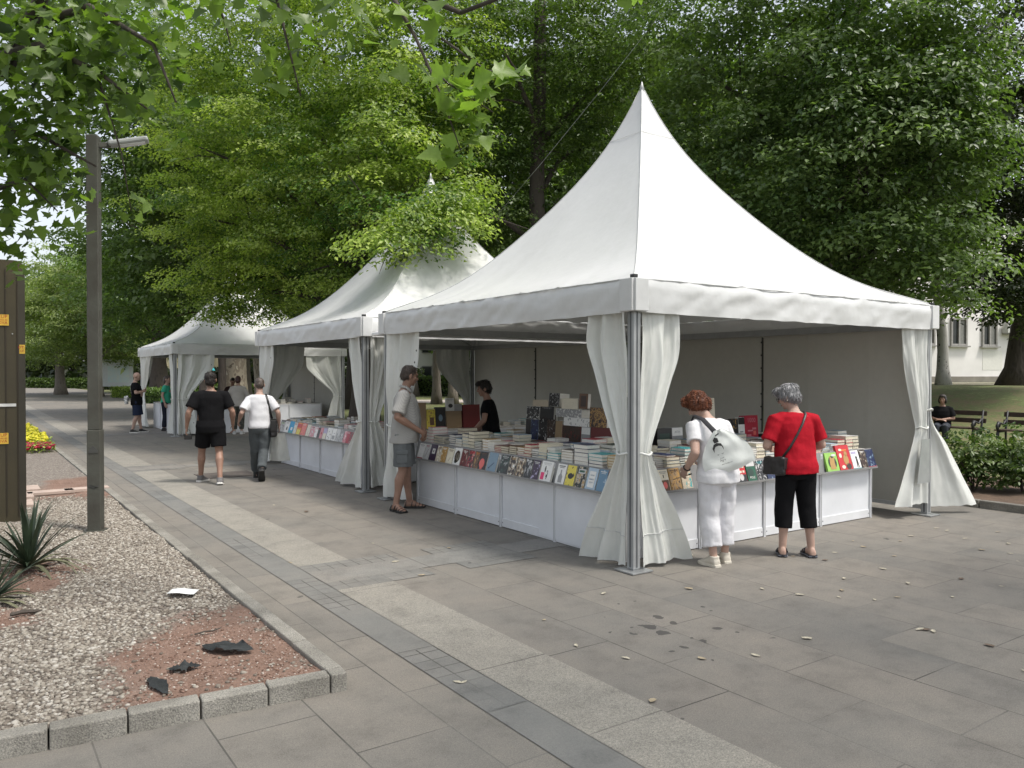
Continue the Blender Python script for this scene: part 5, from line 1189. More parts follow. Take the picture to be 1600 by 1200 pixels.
# ---- 5 man in white T-shirt walking away
r = person('slim man in a white T-shirt and grey trousers walking away', (4.02, 13.1), 17)
H = 1.66; P = Pose(H, lean=6, hyaw=-6, hpitch=8, wid=1.0, hip=.98, fat=.98,
    arms={('e', -1): (-.285, -.09, 1.12), ('w', -1): (-.33, .08, .99), ('e', 1): (.30, -.06, 1.12), ('w', 1): (.315, .03, .90), ('h', -1): dict(palm=(1, 0, 0), curl=.6)},
    legs={('k', -1): (-.07, .08, .48), ('a', -1): (-.06, .27, .09), ('k', 1): (.06, -.02, .475), ('a', 1): (.03, -.36, .19), ('f', -1): (5, -6), ('f', 1): (0, 52)})
MATS['hair_cur'] = MATS['hair_brown_short']
hm, hR = body(r, P, 'fair', .009)
hair(r, hm, hR, P.k, MATS['hair_cur'], SHORT, .008, .004, 40)
wR = [(.86, .178, .132, .0), (.90, .178, .134, .0), (.98, .174, .132, .006), (1.1, .172, .132, .008), (1.22, .180, .130, .004), (1.31, .186, .120, -.004), (1.385, .168, .094, -.014), (1.425, .115, .075, -.014), (1.438, .088, .066, -.012)]
top_garment(r, P, cloth('white_grey', (.66, .66, .68), .06, .3), wR, .78, .074, .082, .011, .009, 6)
trousers(r, P, cloth('grey_trouser', (.085, .095, .10), .2, .4), 1.90, .104, .082, .076, 1.0, .011, .012, 8)
shoes(r, P, mat('shoe_black', (.015, .014, .014), .5), M_soled, .008)
sp = back_strap(P, wR, [(.11, 1.40, -1), (.135, 1.30, -1), (.16, 1.18, -1)], .01)
crossbag('black shoulder bag hanging at the right side of the man in the white T-shirt', (4.02, 13.1), 17, [P.b((.10, .05, 1.44))] + sp + [P.b((.20, -.06, 1.02))], P.b((.225, -.02, .86)), (.10, .22, .28), LB, strapr=.018)
# carrier bag in his right hand
RW = Matrix.Rotation(-rad(17), 3, 'Z'); hw = Vector((4.02, 13.1, 0)) + RW @ (P.b(P.wr[1]) + V3(.0, .02, -.13))
mb = MB().grid(lambda u, v: ((u - .5) * (.34 - .14 * v) + .01 * nz(u * 6, v * 6), .045 * math.cos(u * 2 * math.pi) * (1 - v * .8) + .01 * nz(u * 9, v * 5), -.46 + .46 * v), 24, 16)
t = thing('carrier_bag', 'thin whitish carrier bag hanging from the hand of the man in the white T-shirt', 'bag', hw, -rad(30)); obj('pouch', mb, mat_fabric_pvc('carrier_plastic', (.62, .63, .60), .4), t, smooth=True)

# ---- 6 bald man with folded arms
r = person('bald man in black with folded arms near the last tent', (4.22, 25.5), 106)
H = 1.77; P = Pose(H, lean=-3, hpitch=18, wid=1.1, belly=.05, fat=1.06,
    arms={('e', 1): (.30, .02, 1.13), ('w', 1): (.02, .24, 1.17), ('e', -1): (-.30, .02, 1.13), ('w', -1): (-.04, .25, 1.21), ('h', 1): dict(d=(-1, .1, .2), palm=(0, -1, 0)), ('h', -1): dict(d=(1, -.1, -.1), palm=(0, -1, 0))},
    legs={('a', 1): (.11, -.10, .085), ('a', -1): (-.11, .10, .085), ('k', -1): (-.1, .06, .475)})
MATS['hair_cur'] = MATS['hair_brown_short']
hm, hR = body(r, P, 'fair', .012, hands=True)
top_garment(r, P, BK, bR, .72, .082, .084, .014, .006, 6)
trousers(r, P, cloth('navy_shorts', (.02, .028, .055), .2), .95, .11, .1, .115, 1.0, .014, .007, 7, 'shorts')
shoes(r, P, mat('shoe_black', (.015, .014, .014), .5), M_sole, .011)
gs = MB()
for q in (1, -1): gs.ell(hm((q * .035, .055, 1.69)), (.03, .012, .018), 8, 6, M=hR)
obj('sunglasses', gs, M_blk, r)
crossbag('black and white shoulder bag on the back of the bald man', (4.22, 25.5), 106, back_strap(P, bR, [(.10, 1.42, -1), (.13, 1.3, -1), (.15, 1.1, -1)], .02), P.b((.16, -.24, .93)), (.22, .09, .24), mat('bag_pattern', (.55, .55, .55), .6, 1, 30, c2=(.03, .03, .03)))

# ---- 7 person in a green top, half hidden by the curtain
g7 = at(259, 640, 24.2)
r = person('person in a mint green top half hidden by the curtain of the last tent', (g7.x, g7.y), 118)
H = 1.66; P = Pose(H, lean=4, wid=.95, fat=.95)
MATS['hair_cur'] = mat_hair('hair_brown_short', (.11, .085, .07), (.04, .03, .025), 60)
hm, hR = body(r, P, 'fair', .012, female=True); hair(r, hm, hR, P.k, MATS['hair_cur'], SHORT + [((0, -.06, 1.54), (.07, .05, .09))], .01)
top_garment(r, P, cloth('mint', (.06, .42, .27), .1), wR, .6, .072, .074, .013, .006, 6)
trousers(r, P, cloth('dark_jeans', (.02, .024, .035), .2), 1.93, .10, .08, .07, 1.0, .013, .006, 7); shoes(r, P, mat('shoe_black', (.015, .014, .014), .5), M_soled, .012)

# ---- 8 woman in a beige top, camouflage trousers
r = person('woman with dark red hair, beige top and patterned trousers at the last tent', (6.52, 23.25), 24)
H = 1.66; P = Pose(H, lean=3, wid=1.0, hip=1.05, arms={('e', -1): (-.27, .02, 1.12), ('w', -1): (-.14, .2, 1.0), ('e', 1): (.27, .02, 1.12), ('w', 1): (.16, .2, 1.02)})
MATS['hair_cur'] = mat_hair('hair_dark_red', (.06, .016, .012), (.025, .008, .007), 50)
hm, hR = body(r, P, 'fair', .012, female=True); hair(r, hm, hR, P.k, MATS['hair_cur'], SHORT + [((0, -.05, 1.56), (.08, .06, .07))], .01, .004)
top_garment(r, P, cloth('beige', (.45, .42, .39), .1), [(z - .04 if z < .9 else z, rx + .008, ry + .008, yo) for z, rx, ry, yo in wR], 1.7, .074, .055, .013, .008, 6)
trousers(r, P, mat('cloth_camo', (.10, .10, .08), .9, .1, 14, .2, 30, c2=(.02, .02, .018)), 1.85, .105, .088, .07, 1.0, .013, .007, 7); shoes(r, P, cloth('trainer_pale', (.5, .5, .49), .1), M_sole, .012)

# ---- 9 bookseller inside the stall
s9 = at(768, 690, 11.55)
r = person('dark haired bookseller in black inside the nearest tent, behind the left counter', (s9.x, s9.y), -52)
H = 1.63; P = Pose(H, lean=9, hpitch=8, hyaw=-6, wid=1.02, fat=1.02, arms={('e', 1): (.26, .06, 1.12), ('w', 1): (.2, .22, .93), ('e', -1): (-.26, .08, 1.12), ('w', -1): (-.2, .27, .95)})
MATS['hair_cur'] = MATS['hair_black']
hm, hR = body(r, P, 'tan', .009, female=True); hair(r, hm, hR, P.k, MATS['hair_cur'], [((0, -.014, 1.63), (.088, .096, .090)), ((0, -.035, 1.585), (.083, .076, .08)), ((0, .05, 1.675), (.062, .05, .035))], .008, .007, 30, strands=('straight', 500))
top_garment(r, P, BK, wR, .55, .072, .074, .011, .006, 6)
trousers(r, P, BK, 1.9, .10, .085, .08, 1.0, .012, .006, 7); shoes(r, P, mat('shoe_black', (.015, .014, .014), .5), M_soled, .012)

# ---- 10 seller behind the far counter
r = person('person in dark clothes behind the far counter, near the beige woman', (6.95, 25.4), 190)
H = 1.62; P = Pose(H, lean=12, hpitch=20)
hm, hR = body(r, P, 'tan', .012); hair(r, hm, hR, P.k, MATS['hair_cur'], SHORT, .01)
top_garment(r, P, cloth('dark_brown', (.04, .022, .02), .2), wR, .7, .074, .076, .013, .006, 6); trousers(r, P, BK, 1.9, .10, .085, .08, 1.0, .013, .006, 7); shoes(r, P, mat('shoe_black', (.015, .014, .014), .5), M_soled, .012)

# ---- 11 woman sitting on the bench
r = thing('person', 'woman with bobbed dark hair in black sitting on the park bench', 'person', (20.02, 10.13, -.46), rad(112))
H = 1.66; P = Pose(H, lean=2, hpitch=4, hyaw=4, wid=1.05, fat=1.05,
    arms={('e', 1): (.25, .04, 1.12), ('w', 1): (.04, .2, 1.08), ('h', 1): dict(d=(-1, .2, 0), palm=(0, -.3, -1)), ('e', -1): (-.25, .04, 1.12), ('w', -1): (-.02, .22, 1.10), ('h', -1): dict(d=(1, .2, 0), palm=(0, -.3, -1))},
    legs={('k', 1): (.11, .42, .93), ('a', 1): (.12, .44, .52), ('k', -1): (-.09, .42, .93), ('a', -1): (-.10, .36, .52), ('f', 1): (8, 0), ('f', -1): (4, 0)})
for q in (1, -1): P.hj[q] = V3(q * .09, .02, .915)
MATS['hair_cur'] = MATS['hair_black']
hm, hR = body(r, P, 'tan', .011, female=True)
hair(r, hm, hR, P.k, MATS['hair_cur'], [((0, -.018, 1.63), (.094, .100, .092)), ((.068, -.01, 1.565), (.035, .06, .085)), ((-.068, -.01, 1.565), (.035, .06, .085)), ((0, -.05, 1.55), (.088, .06, .09)), ((0, .055, 1.672), (.07, .045, .032))], .009, .003)
top_garment(r, P, BK, [(q[0], q[1], q[2] + .006, q[3]) for q in bR if q[0] > .85], .8, .08, .08, .012, .007, 6)
trousers(r, P, cloth('grey_jeans', (.045, .05, .06), .2), 1.93, .10, .08, .068, 1.0, .012, .006, 7); shoes(r, P, mat('shoe_black', (.015, .014, .014), .5), M_soled, .012)
# ================================================================== TREES
def unit(n, rng): v = rng.normal(size=(n, 3)); return v / np.linalg.norm(v, axis=1)[:, None]
RH_V = np.array([(0, 0, 0), (-.30, .45, .06), (0, .52, -.05), (.30, .45, .06), (0, 1, -.10)]); RH_F = np.array([(0, 2, 1), (0, 3, 2), (1, 2, 4), (2, 3, 4)])   # pointed leaf folded on its rib
_mp = [(0, 0), (-.16, .06), (-.50, .02), (-.36, .22), (-.62, .46), (-.33, .50), (-.22, .72), (0, 1.05), (.22, .72), (.33, .50), (.62, .46), (.36, .22), (.50, .02), (.16, .06)]
MP_V = np.array([(0, .38, -.06)] + [(x, y, .05 * abs(x) - .10 * y * y) for x, y in _mp]); MP_F = np.array([(0, i + 2 if i < 13 else 1, i + 1) for i in range(14)])        # five-lobed plane leaf
def leaves(pos, nrm, size, shape, rng):
    """one leaf at each point: base vertices turned so that the blade faces nrm, tip pointing a random way"""
    BV, BF = shape; n = len(pos); d = unit(n, rng); d[:, 2] -= .35; d -= nrm * (d * nrm).sum(1)[:, None]; d /= np.linalg.norm(d, axis=1)[:, None] + 1e-9
    x = np.cross(d, nrm); s = np.asarray(size)[:, None, None]
    V = (BV[None, :, 0:1] * x[:, None] + BV[None, :, 1:2] * d[:, None] + BV[None, :, 2:3] * nrm[:, None] * (1 + rng.random((n, 1, 1)))) * s + pos[:, None]
    F = BF[None] + (np.arange(n) * len(BV))[:, None, None]
    return V.reshape(-1, 3), F.reshape(-1, 3)
def sprays(lobes, rng, per, droop=.45, flat=.17, rs=(.35, .75), fill=.18):
    """crown: sprays of leaves laid in drooping shelves over the lobes of the crown"""
    pos, nrm, tone = [], [], []
    for c, r, ns in lobes:
        lt = rng.normal() * .13; c = np.array(c, float); r = np.array(r if hasattr(r, '__len__') else (r, r, r), float)
        ns = int(ns * .82); u = unit(ns, rng); u[:, 2] = u[:, 2] * .9 + .08; rad_ = np.where(rng.random(ns) < fill, rng.random(ns) * .75, .80 + .28 * rng.random(ns)); cen = c + u * r * rad_[:, None]
        for q in range(ns):
            s = rng.uniform(*rs); k = int(per * 1.15 * (s / rs[1]) ** 1.4 * rng.uniform(.6, 1.2)); a = rng.random(k) * 6.283; rr = np.sqrt(rng.random(k)) * s
            out = u[q, :2] / (np.linalg.norm(u[q, :2]) + .3); px = np.cos(a) * rr + out[0] * rr * .35; py = np.sin(a) * rr + out[1] * rr * .35
            pz = rng.normal(size=k) * s * flat * .55 - droop * rr ** 2 / s + .12 * rng.normal()
            pos.append(cen[q] + np.stack([px, py, pz], 1)); m = np.stack([np.cos(a) * .45 + out[0] * .5, np.sin(a) * .45 + out[1] * .5, np.full(k, 1.)], 1) + rng.normal(size=(k, 3)) * .42
            nrm.append(m / np.linalg.norm(m, axis=1)[:, None]); tone.append(np.clip(lt + rng.uniform(.12, .85) + rng.normal(size=k) * .15, 0, 1))
    return np.concatenate(pos), np.concatenate(nrm), np.concatenate(tone)
def crown(parent, lobes, size, m, seed, per=60, shape=(RH_V, RH_F), name='crown', keep=None, **kw):
    rng = np.random.default_rng(seed); pos, nrm, tone = sprays(lobes, rng, per, **kw)
    if keep is not None: k = keep(pos); pos, nrm, tone = pos[k], nrm[k], tone[k]
    V, F = leaves(pos, nrm, size * rng.uniform(.7, 1.25, len(pos)), shape, rng)
    return fast_mesh(name, V, F, np.repeat(tone, len(shape[0])), [m], parent=parent)
def trunk_mb(base, top, r0, r1, limbs, seed, wob=.12, flare=1.5):
    rng = random.Random(seed); mb = MB(); base, top = Vector(base), Vector(top); P = []; R_ = []; n = 10
    for i in range(n + 1):
        t = i / n; p = base.lerp(top, t) + Vector((nz(t * 3, seed) * wob, nz(t * 3, seed + 9) * wob, 0)) * math.sin(math.pi * min(1, t * 1.1)); P.append(p); R_.append((r0 + (r1 - r0) * t) * (1 + (flare - 1) * math.exp(-t * 14)))
    mb.tube(P, R_, 14)
    for tgt, t0, rr in limbs:
        a = P[int(t0 * n)]; b = Vector(tgt); L = (b - a).length; pts = [a]; rs = [rr]
        for j in range(1, 7):
            t = j / 6; q = a.lerp(b, t); q.z += math.sin(math.pi * t) * L * .08 ; q += Vector((nz(t * 4, seed + j), nz(t * 5, seed + 3), nz(t * 4, seed + 7))) * L * .06; pts.append(q); rs.append(rr * (1 - t * .85))
        mb.tube(pts, rs, 8)
        for j in (2, 3, 4, 5):                                      # side boughs
            e = pts[j] + Vector((rng.uniform(-1, 1), rng.uniform(-1, 1), rng.uniform(-.3, .7))) * L * .3; mb.tube([pts[j], pts[j].lerp(e, .5) + Vector((0, 0, L * .03)), e], [rs[j] * .6, rs[j] * .4, rs[j] * .12], 6)
    return mb
M_bark = mat_bark('bark_dark', (.022, .018, .015), (.07, .058, .048))
M_barkg = mat_bark('bark_grey', (.06, .052, .045), (.19, .165, .14), 5, .3)
M_plane = mat_mottled('bark_plane', [(.15, .12, .09), (.34, .30, .23), (.24, .20, .15), (.48, .44, .35)], 4)
M_birch = mat_mottled('bark_birch', [(.05, .045, .04), (.45, .44, .41), (.36, .35, .33)], 9)
LF_A = mat_leaf('leaf_yellow_green', (.055, .12, .025), (.44, .52, .13), .44)
LF_B = mat_leaf('leaf_mid_green', (0.045, 0.085, 0.022), (0.15, 0.21, 0.055), 0.38)
LF_C = mat_leaf('leaf_green', (0.05, 0.092, 0.03), (0.17, 0.24, 0.08), 0.38)
LF_D = mat_leaf('leaf_dark', (0.018, 0.03, 0.012), (0.055, 0.075, 0.025), 0.3)
LF_F = mat_leaf('leaf_pale', (.10, .15, .05), (.30, .36, .12), .4)
LF_P = mat_leaf('leaf_plane', (.028, .058, .012), (.21, .31, .065), .46)
LF_E = mat_leaf('leaf_blue_green', (0.055, 0.105, 0.03), (0.2, 0.29, 0.085), 0.4)
def tree(name, label, base, top, r0, r1, lobes, leaf, m, seed, bark=None, per=60, limbs=None, group=None, cat='tree', wob=.15, keep=None, **kw):
    t = thing(name, label, cat, base, group=group); base = Vector(base); rel = [(Vector(c) - base, r, n) for c, r, n in lobes]
    lim = limbs if limbs is not None else [(c - Vector((0, 0, .4)), min(.95, max(.35, (c.z - .8) / (top[2] - base.z) * .72)), r1 * .75) for c, r, n in rel[::2]]
    obj('trunk', trunk_mb((0, 0, -.1), Vector(top) - base, r0, r1, lim, seed, wob), bark or M_bark, t, smooth=True)
    crown(t, rel, leaf, m, seed, per, keep=keep, **kw); return t
def L_(u, v, d, r, n): return (at(u, v, d), r, n)
GT = 'park trees behind the tents'
# A: light green lime whose boughs hang over the middle and last tents
tree('lime_tree', 'bright yellow-green lime tree spreading over the middle and last tents', (8.7, 19.4, 0), (8.9, 19.2, 12), .34, .14, [
    L_(430, 170, 19.5, 2.0, 60), L_(350, 130, 20.5, 1.9, 56), L_(310, 205, 20.5, 1.7, 52), L_(380, 260, 19.5, 2.0, 62), L_(470, 260, 18.5, 1.9, 60), L_(540, 190, 18, 1.9, 58), L_(300, 310, 21, 1.4, 42), L_(335, 385, 21.5, 1.5, 46), L_(420, 350, 20, 1.8, 56), L_(505, 350, 18.5, 1.7, 54), L_(560, 280, 17, 1.6, 52), L_(610, 200, 16.5, 1.7, 54), L_(612, 275, 15.5, .9, 30), L_(645, 345, 13.8, .42, 16), L_(625, 365, 13.6, .4, 14), L_(688, 325, 13.9, .42, 16), L_(716, 300, 14.3, .5, 18), L_(385, 430, 21.6, 1.2, 40), L_(345, 455, 21.6, .8, 26), L_(415, 440, 21.5, .9, 30), L_(355, 415, 22, 1.0, 26), L_(400, 470, 22, .8, 20), L_(455, 430, 21, 1.5, 44), L_(530, 430, 19.5, 1.3, 40), L_(580, 370, 18, 1.3, 40), L_(480, 60, 19, 2.2, 62), L_(400, 40, 20, 2.0, 56), L_(570, 80, 17.5, 2.0, 60), L_(640, 100, 17, 1.8, 54), L_(520, -50, 18.5, 2.4, 60), L_(420, -70, 19.5, 2.2, 50), L_(620, -20, 17.5, 2.0, 50)],
    .088, LF_A, 11, M_bark, 215, group=GT)
# B: dark tree between the first two tents, its stem in view
tree('lime_tree', 'dark lime tree with a tall bare stem, between the two nearest tents', (11.0, 14.9, 0), (11.35, 15.2, 12), .24, .12, [
    L_(720, 50, 18, 1.9, 52), L_(800, 20, 18.5, 1.9, 52), L_(720, 200, 18.5, 1.7, 50), L_(690, 320, 19.5, 1.5, 44), L_(760, 290, 19, 1.3, 40), L_(770, 130, 19, 1.7, 46), L_(860, 100, 19, 1.8, 50), L_(870, 210, 19.5, 1.2, 34), L_(800, 380, 19, 1.1, 34), L_(880, 330, 19.5, 1.0, 30), L_(930, 60, 18, 1.7, 48), L_(960, 160, 18.5, 1.3, 36), L_(900, 5, 18, 1.8, 44), L_(990, 10, 18, 1.9, 46), L_(1010, 90, 18, 1.4, 38), L_(730, 420, 20, 1.2, 34), L_(930, 250, 19.5, .9, 24)],
    .092, LF_B, 12, M_bark, 170, group=GT, limbs=[(Vector((-2.0, .6, 5.6)), .45, .10), (Vector((1.6, .4, 7.4)), .5, .09), (Vector((-1.6, -1.0, 8.6)), .6, .09), (Vector((2.2, -1.0, 9)), .6, .08), (Vector((.9, .3, 6.0)), .4, .07)])
# C: broad maple behind the nearest tent
tree('maple_tree', 'broad green maple tree standing right behind the nearest tent', (14.6, 9.2, 0), (14.4, 9.0, 11.5), .30, .14, [
    L_(1080, 60, 15.5, 1.4, 44), L_(1160, 40, 15, 1.6, 50), L_(1260, 40, 14.5, 1.6, 52), L_(1350, 50, 14, 1.5, 48), L_(1430, 80, 13.4, 1.0, 34), L_(1100, 190, 15.5, 1.3, 42), L_(1075, 250, 15.5, .9, 30), L_(1190, 250, 15, 1.4, 46), L_(1150, 300, 15.2, 1.1, 34), L_(1280, 160, 14, 1.3, 46), L_(1370, 150, 13.6, 1.3, 46), L_(1450, 130, 13.3, .8, 28), L_(1300, 260, 14, 1.4, 48), L_(1400, 240, 13.6, 1.3, 46), L_(1460, 220, 13.4, .8, 28), L_(1240, 340, 14.6, 1.0, 30), L_(1330, 360, 14.2, 1.1, 36), L_(1420, 340, 13.8, 1.1, 38), L_(1480, 400, 13.8, .8, 28), L_(1400, 420, 14.4, .9, 28), L_(1300, 430, 15.5, .9, 22), L_(1500, 250, 13.6, .7, 20), L_(1180, -60, 15, 1.9, 44), L_(1320, -60, 14.2, 1.9, 44), L_(1440, 0, 13.6, 1.2, 34), L_(1510, 100, 13.4, .6, 18)],
    .105, LF_C, 13, M_bark, 145, group=GT, droop=.5, flat=.2)
# D: dark tree on the right, leaning trunk on the lawn
db = (32.4, 13.6, gz(32.4, 13.6)); dd_ = at(1640, 340, 28)
tree('leaning_tree', 'dark tree with a thick leaning trunk on the lawn before the house', db, (dd_.x + 1, dd_.y + .5, 8.5), .55, .28, [
    L_(1600, 130, 24, 2.6, 64), L_(1530, 60, 24, 2.3, 56), L_(1560, 230, 25, 2.3, 60), L_(1620, 300, 25, 2.4, 60), L_(1545, 330, 25, 1.8, 46), L_(1590, 400, 25.5, 1.7, 46), L_(1530, 430, 25, 1.1, 26), L_(1615, 470, 26, 1.0, 24), L_(1575, 455, 25, .9, 18), L_(1500, 180, 26, 2.0, 46), L_(1680, 200, 24, 2.6, 50), L_(1490, 300, 27, 1.8, 42), L_(1640, 20, 24, 2.6, 46)],
    .15, LF_D, 14, M_bark, 130, cat='tree', rs=(.4, .9), wob=.5)
# E: plane trees along the promenade, farther left
tree('plane_tree', 'tall plane tree far down the promenade, behind the lamp post', (12.2, 38.5, 0), (10.2, 37.5, 15), .42, .2, [
    L_(190, 330, 33, 2.6, 60), L_(230, 250, 32, 2.4, 54), L_(170, 420, 35, 2.3, 54), L_(240, 420, 34, 2.2, 52), L_(230, 150, 31, 2.6, 54), L_(140, 230, 33, 2.2, 36), L_(180, 100, 32, 2.6, 50), L_(250, 60, 31, 2.6, 50), L_(120, 20, 33, 2.8, 44), L_(215, 490, 36, 1.5, 34), L_(275, 480, 35, 1.6, 36), L_(300, 520, 36, 1.2, 24)],
    .17, LF_E, 15, M_plane, 130, rs=(.5, 1.0), group=GT)
# two prototypes for the wood behind; the rest are copies
def proto(name, label, seed, H, R, m, leaf, nl, bark, per=64, z0=.36, ns=50, rs=(.5, 1.05)):
    rng = random.Random(seed); lobes = []
    for i in range(nl):
        z = H * (z0 + (1 - z0) * (i + .5) / nl * .92); rr = R * (1 - .75 * abs((z / H - (z0 + .25)) / .62) ** 2); a = i * 2.4; q = rr * rng.uniform(.35, .75)
        lobes.append((Vector((math.cos(a) * q, math.sin(a) * q, z)), R * rng.uniform(.38, .55), ns))
    return tree(name, label, (0, 0, 0), (.3, .2, H * .85), .035 * H + .05, .1, lobes, leaf, m, seed, bark, per, group='trees of the wood behind the park', rs=rs)
PR = [proto('park_tree', 'tree of the far wood', 31, 13, 4.2, LF_C, .26, 15, M_barkg), proto('park_tree', 'tree of the far wood', 32, 15, 4.6, LF_E, .28, 16, M_bark, z0=.36), proto('park_tree', 'tree of the far wood', 33, 12, 4.4, LF_B, .27, 14, M_bark, z0=.34), proto('park_tree', 'tree of the far wood', 34, 11, 4.4, LF_F, .20, 15, M_barkg, z0=.36, per=90)]
n_used = [0, 0, 0, 0]
def place(k, u, d, rot, s, label, z=None, x=None):
    p = at(u, 584, d) if x is None else Vector((x[0], x[1], 0)); o = PR[k] if n_used[k] == 0 else copy_tree(PR[k]); n_used[k] += 1
    o.location = (p.x, p.y, gz(p.x, p.y) - .05 if z is None else z); o.rotation_euler.z = rot; o.scale = (s, s, s * random.uniform(.95, 1.1)); o['label'] = label; return o
place(0, 372, 33, 0, 1.05, 'tree seen above the last tent, in the gap to its right')
place(2, 760, 27, 1, 1.0, 'dark tree standing behind the peak of the middle tent')
place(1, 930, 33, 2, 1.0, 'tall tree filling the gap left of the nearest tent peak')
place(2, 1060, 29, 4, 1.0, 'dark tree right behind the tip of the nearest tent')
place(0, 1190, 31, 2.2, 1.0, 'tree behind the maple, over the right slope of the nearest tent')
place(2, 1330, 33, 5, 1.05, 'dark tree behind the maple near the house')
place(1, 560, 40, 1.3, 1.05, 'tall tree behind the yellow-green lime tree')
place(1, 250, 52, 3.3, 1.0, 'tall tree beyond the last tent on the promenade')
place(3, 150, 60, .7, 1.0, 'pale tree at the far bend of the promenade, in front of the dark wood')
place(3, 95, 66, 2.0, .95, 'pale tree beside the brown kiosk, far away')
place(3, 195, 70, 4.2, .95, 'pale tree behind the notice board')
place(2, 310, 75, 2.7, 1.1, 'dark tree seen through the last tent')
place(2, 420, 62, .4, 1.1, 'dark tree beyond the far opening of the last tent')
for i, u in enumerate((30, 75, 118, 160, 205)):
    place(2, u, 108 + 6 * (i % 2), i * 1.1, 1.25, 'dark tree of the wood closing the end of the promenade')
for i, (u, d) in enumerate(((640, 62), (700, 95), (745, 88), (820, 60), (880, 75), (1000, 55), (1130, 58), (480, 85))):
    place(i % 3, u, d, i * 1.7, 1.15, 'tree of the wood far behind the two nearest tents')
# trunks seen through the stall, birch by the corner post
def bare(name, label, p, r, h, bark, seed, lean=(0, 0), cat='tree', flare=1.6, lobes=None, m=None, leaf=.2):
    t = thing(name, label, cat, (p.x, p.y, p.z)); obj('trunk', trunk_mb((0, 0, -.1), (lean[0], lean[1], h), r, r * .6, [], seed, .15, flare), bark, t, smooth=True)
    if lobes: crown(t, lobes, leaf, m, seed, 46, rs=(.5, 1.0))
    return t
hi = lambda h, R: [(Vector((math.cos(i * 2.1) * R * .6, math.sin(i * 2.1) * R * .6, h + (i % 3) * 1.4)), R * .6, 34) for i in range(7)]
for u, d, lb in ((682, 46, 'straight grey trunk seen through the tent opening, left one'), (708, 45, 'straight grey trunk seen through the tent opening, beside the curtain')):
    p = at(u, 584, d); p.z = -.03; bare('pine_tree', lb, p, .24, 9, M_barkg, int(u), lobes=hi(8.5, 3), m=LF_C)
p = at(1474, 613, 31); p.z = gz(p.x, p.y); bare('birch_tree', 'pale birch trunk right behind the right corner of the nearest tent', p, .21, 7, M_birch, 5, (-.2, .2), lobes=hi(7.5, 2.4), m=LF_D)
p = at(366, 584, 31); p.z = 0; bare('plane_tree', 'thick mottled plane trunk seen through the last tent', p, .52, 8, M_plane, 6, lobes=hi(8, 3.5), m=LF_E)
p = at(347, 584, 30); p.z = 0; bare('park_tree', 'thin dark trunk left of the mottled plane trunk', p, .16, 7, M_bark, 8, lobes=hi(7, 2.5), m=LF_B)
p = at(317, 584, 29.5); p.z = 0; bare('park_tree', 'dark leaning trunk at the curtain of the last tent', p, .22, 7, M_bark, 9, (.6, .2), lobes=hi(7, 2.5), m=LF_B)

# ---- the plane tree we stand under: big lobed leaves hanging into the picture
pt = thing('plane_tree', 'plane tree overhead whose big lobed leaves hang in from the top', 'tree', (-3.2, 6.0, 0))
O = Vector((-3.2, 6.0, 0)); W_ = lambda u, v, d: at(u, v, d) - O
def twig_leaves(paths, n, spread, size, seed, hang=.5):
    rng = np.random.default_rng(seed); pos = []
    for P in paths:
        P = [np.array(q) for q in P]
        for _ in range(n):
            i = rng.integers(0, len(P) - 1); t = rng.random(); pos.append(P[i] * (1 - t) + P[i + 1] * t + rng.normal(size=3) * spread)
    pos = np.array(pos); nr = rng.normal(size=pos.shape) * .6; nr[:, 2] += .75; nr[:, :2] += np.array([-.35, -.55]) * hang; nr /= np.linalg.norm(nr, axis=1)[:, None]
    return pos, nr, size * rng.uniform(.55, 1.2, len(pos)), np.clip(rng.normal(.5, .25, len(pos)), 0, 1)
limbs = MB(); limbs.tube([Vector((0, 0, -.1)), Vector((.05, 0, 2)), Vector((.3, -.1, 4.5)), Vector((.5, -.4, 7.5)), Vector((1.2, -1, 10))], [.42, .34, .30, .24, .14], 16)
main = [([Vector((.2, 0, 4.0)), W_(15, 110, 7), W_(45, 40, 6.6), W_(90, -60, 6.2)], [.16, .075, .06, .04]),
        ([W_(-40, 100, 7), W_(60, 70, 6.4), W_(150, 110, 6.2), W_(230, 170, 6.0)], [.05, .028, .018, .008]), ([W_(-60, 190, 7), W_(60, 210, 6.6), W_(150, 260, 6.4)], [.04, .02, .008]),
        ([W_(45, 40, 6.6), W_(140, 10, 6.2), W_(240, 70, 5.9), W_(275, 160, 5.8)], [.04, .025, .014, .006]), ([Vector((.35, -.1, 5.2)), W_(200, -90, 5.6), W_(420, -60, 5.2), W_(600, -30, 5.0), W_(720, 20, 4.9)], [.14, .07, .045, .03, .015]),
        ([W_(420, -60, 5.2), W_(445, 50, 5.3), W_(470, 150, 5.3)], [.02, .009, .004]), ([W_(300, -80, 5.4), W_(350, 30, 5.6), W_(360, 70, 5.6)], [.02, .009, .004]), ([W_(600, -30, 5.0), W_(650, 60, 4.9), W_(690, 150, 4.8), W_(720, 235, 4.75)], [.018, .010, .006, .003]),
        ([W_(690, 60, 4.9), W_(760, 110, 4.8), W_(820, 120, 4.8)], [.009, .006, .003]), ([W_(665, 100, 4.9), W_(700, 130, 4.8), W_(770, 175, 4.75)], [.008, .006, .003]), ([W_(-20, 300, 7), W_(40, 280, 6.8), W_(90, 330, 6.7)], [.03, .014, .005]), ([W_(150, 110, 6.2), W_(190, 240, 6.2), W_(205, 330, 6.3)], [.012, .006, .003]), ([W_(720, 20, 4.9), W_(850, -30, 4.7), W_(960, -25, 4.5), W_(1040, -20, 4.4)], [.014, .009, .006, .004])]
for P, R_ in main: limbs.tube(P, R_, 8)
obj('trunk', limbs, M_bark, pt, smooth=True)
PTH = lambda pts: [W_(*q) for q in pts]
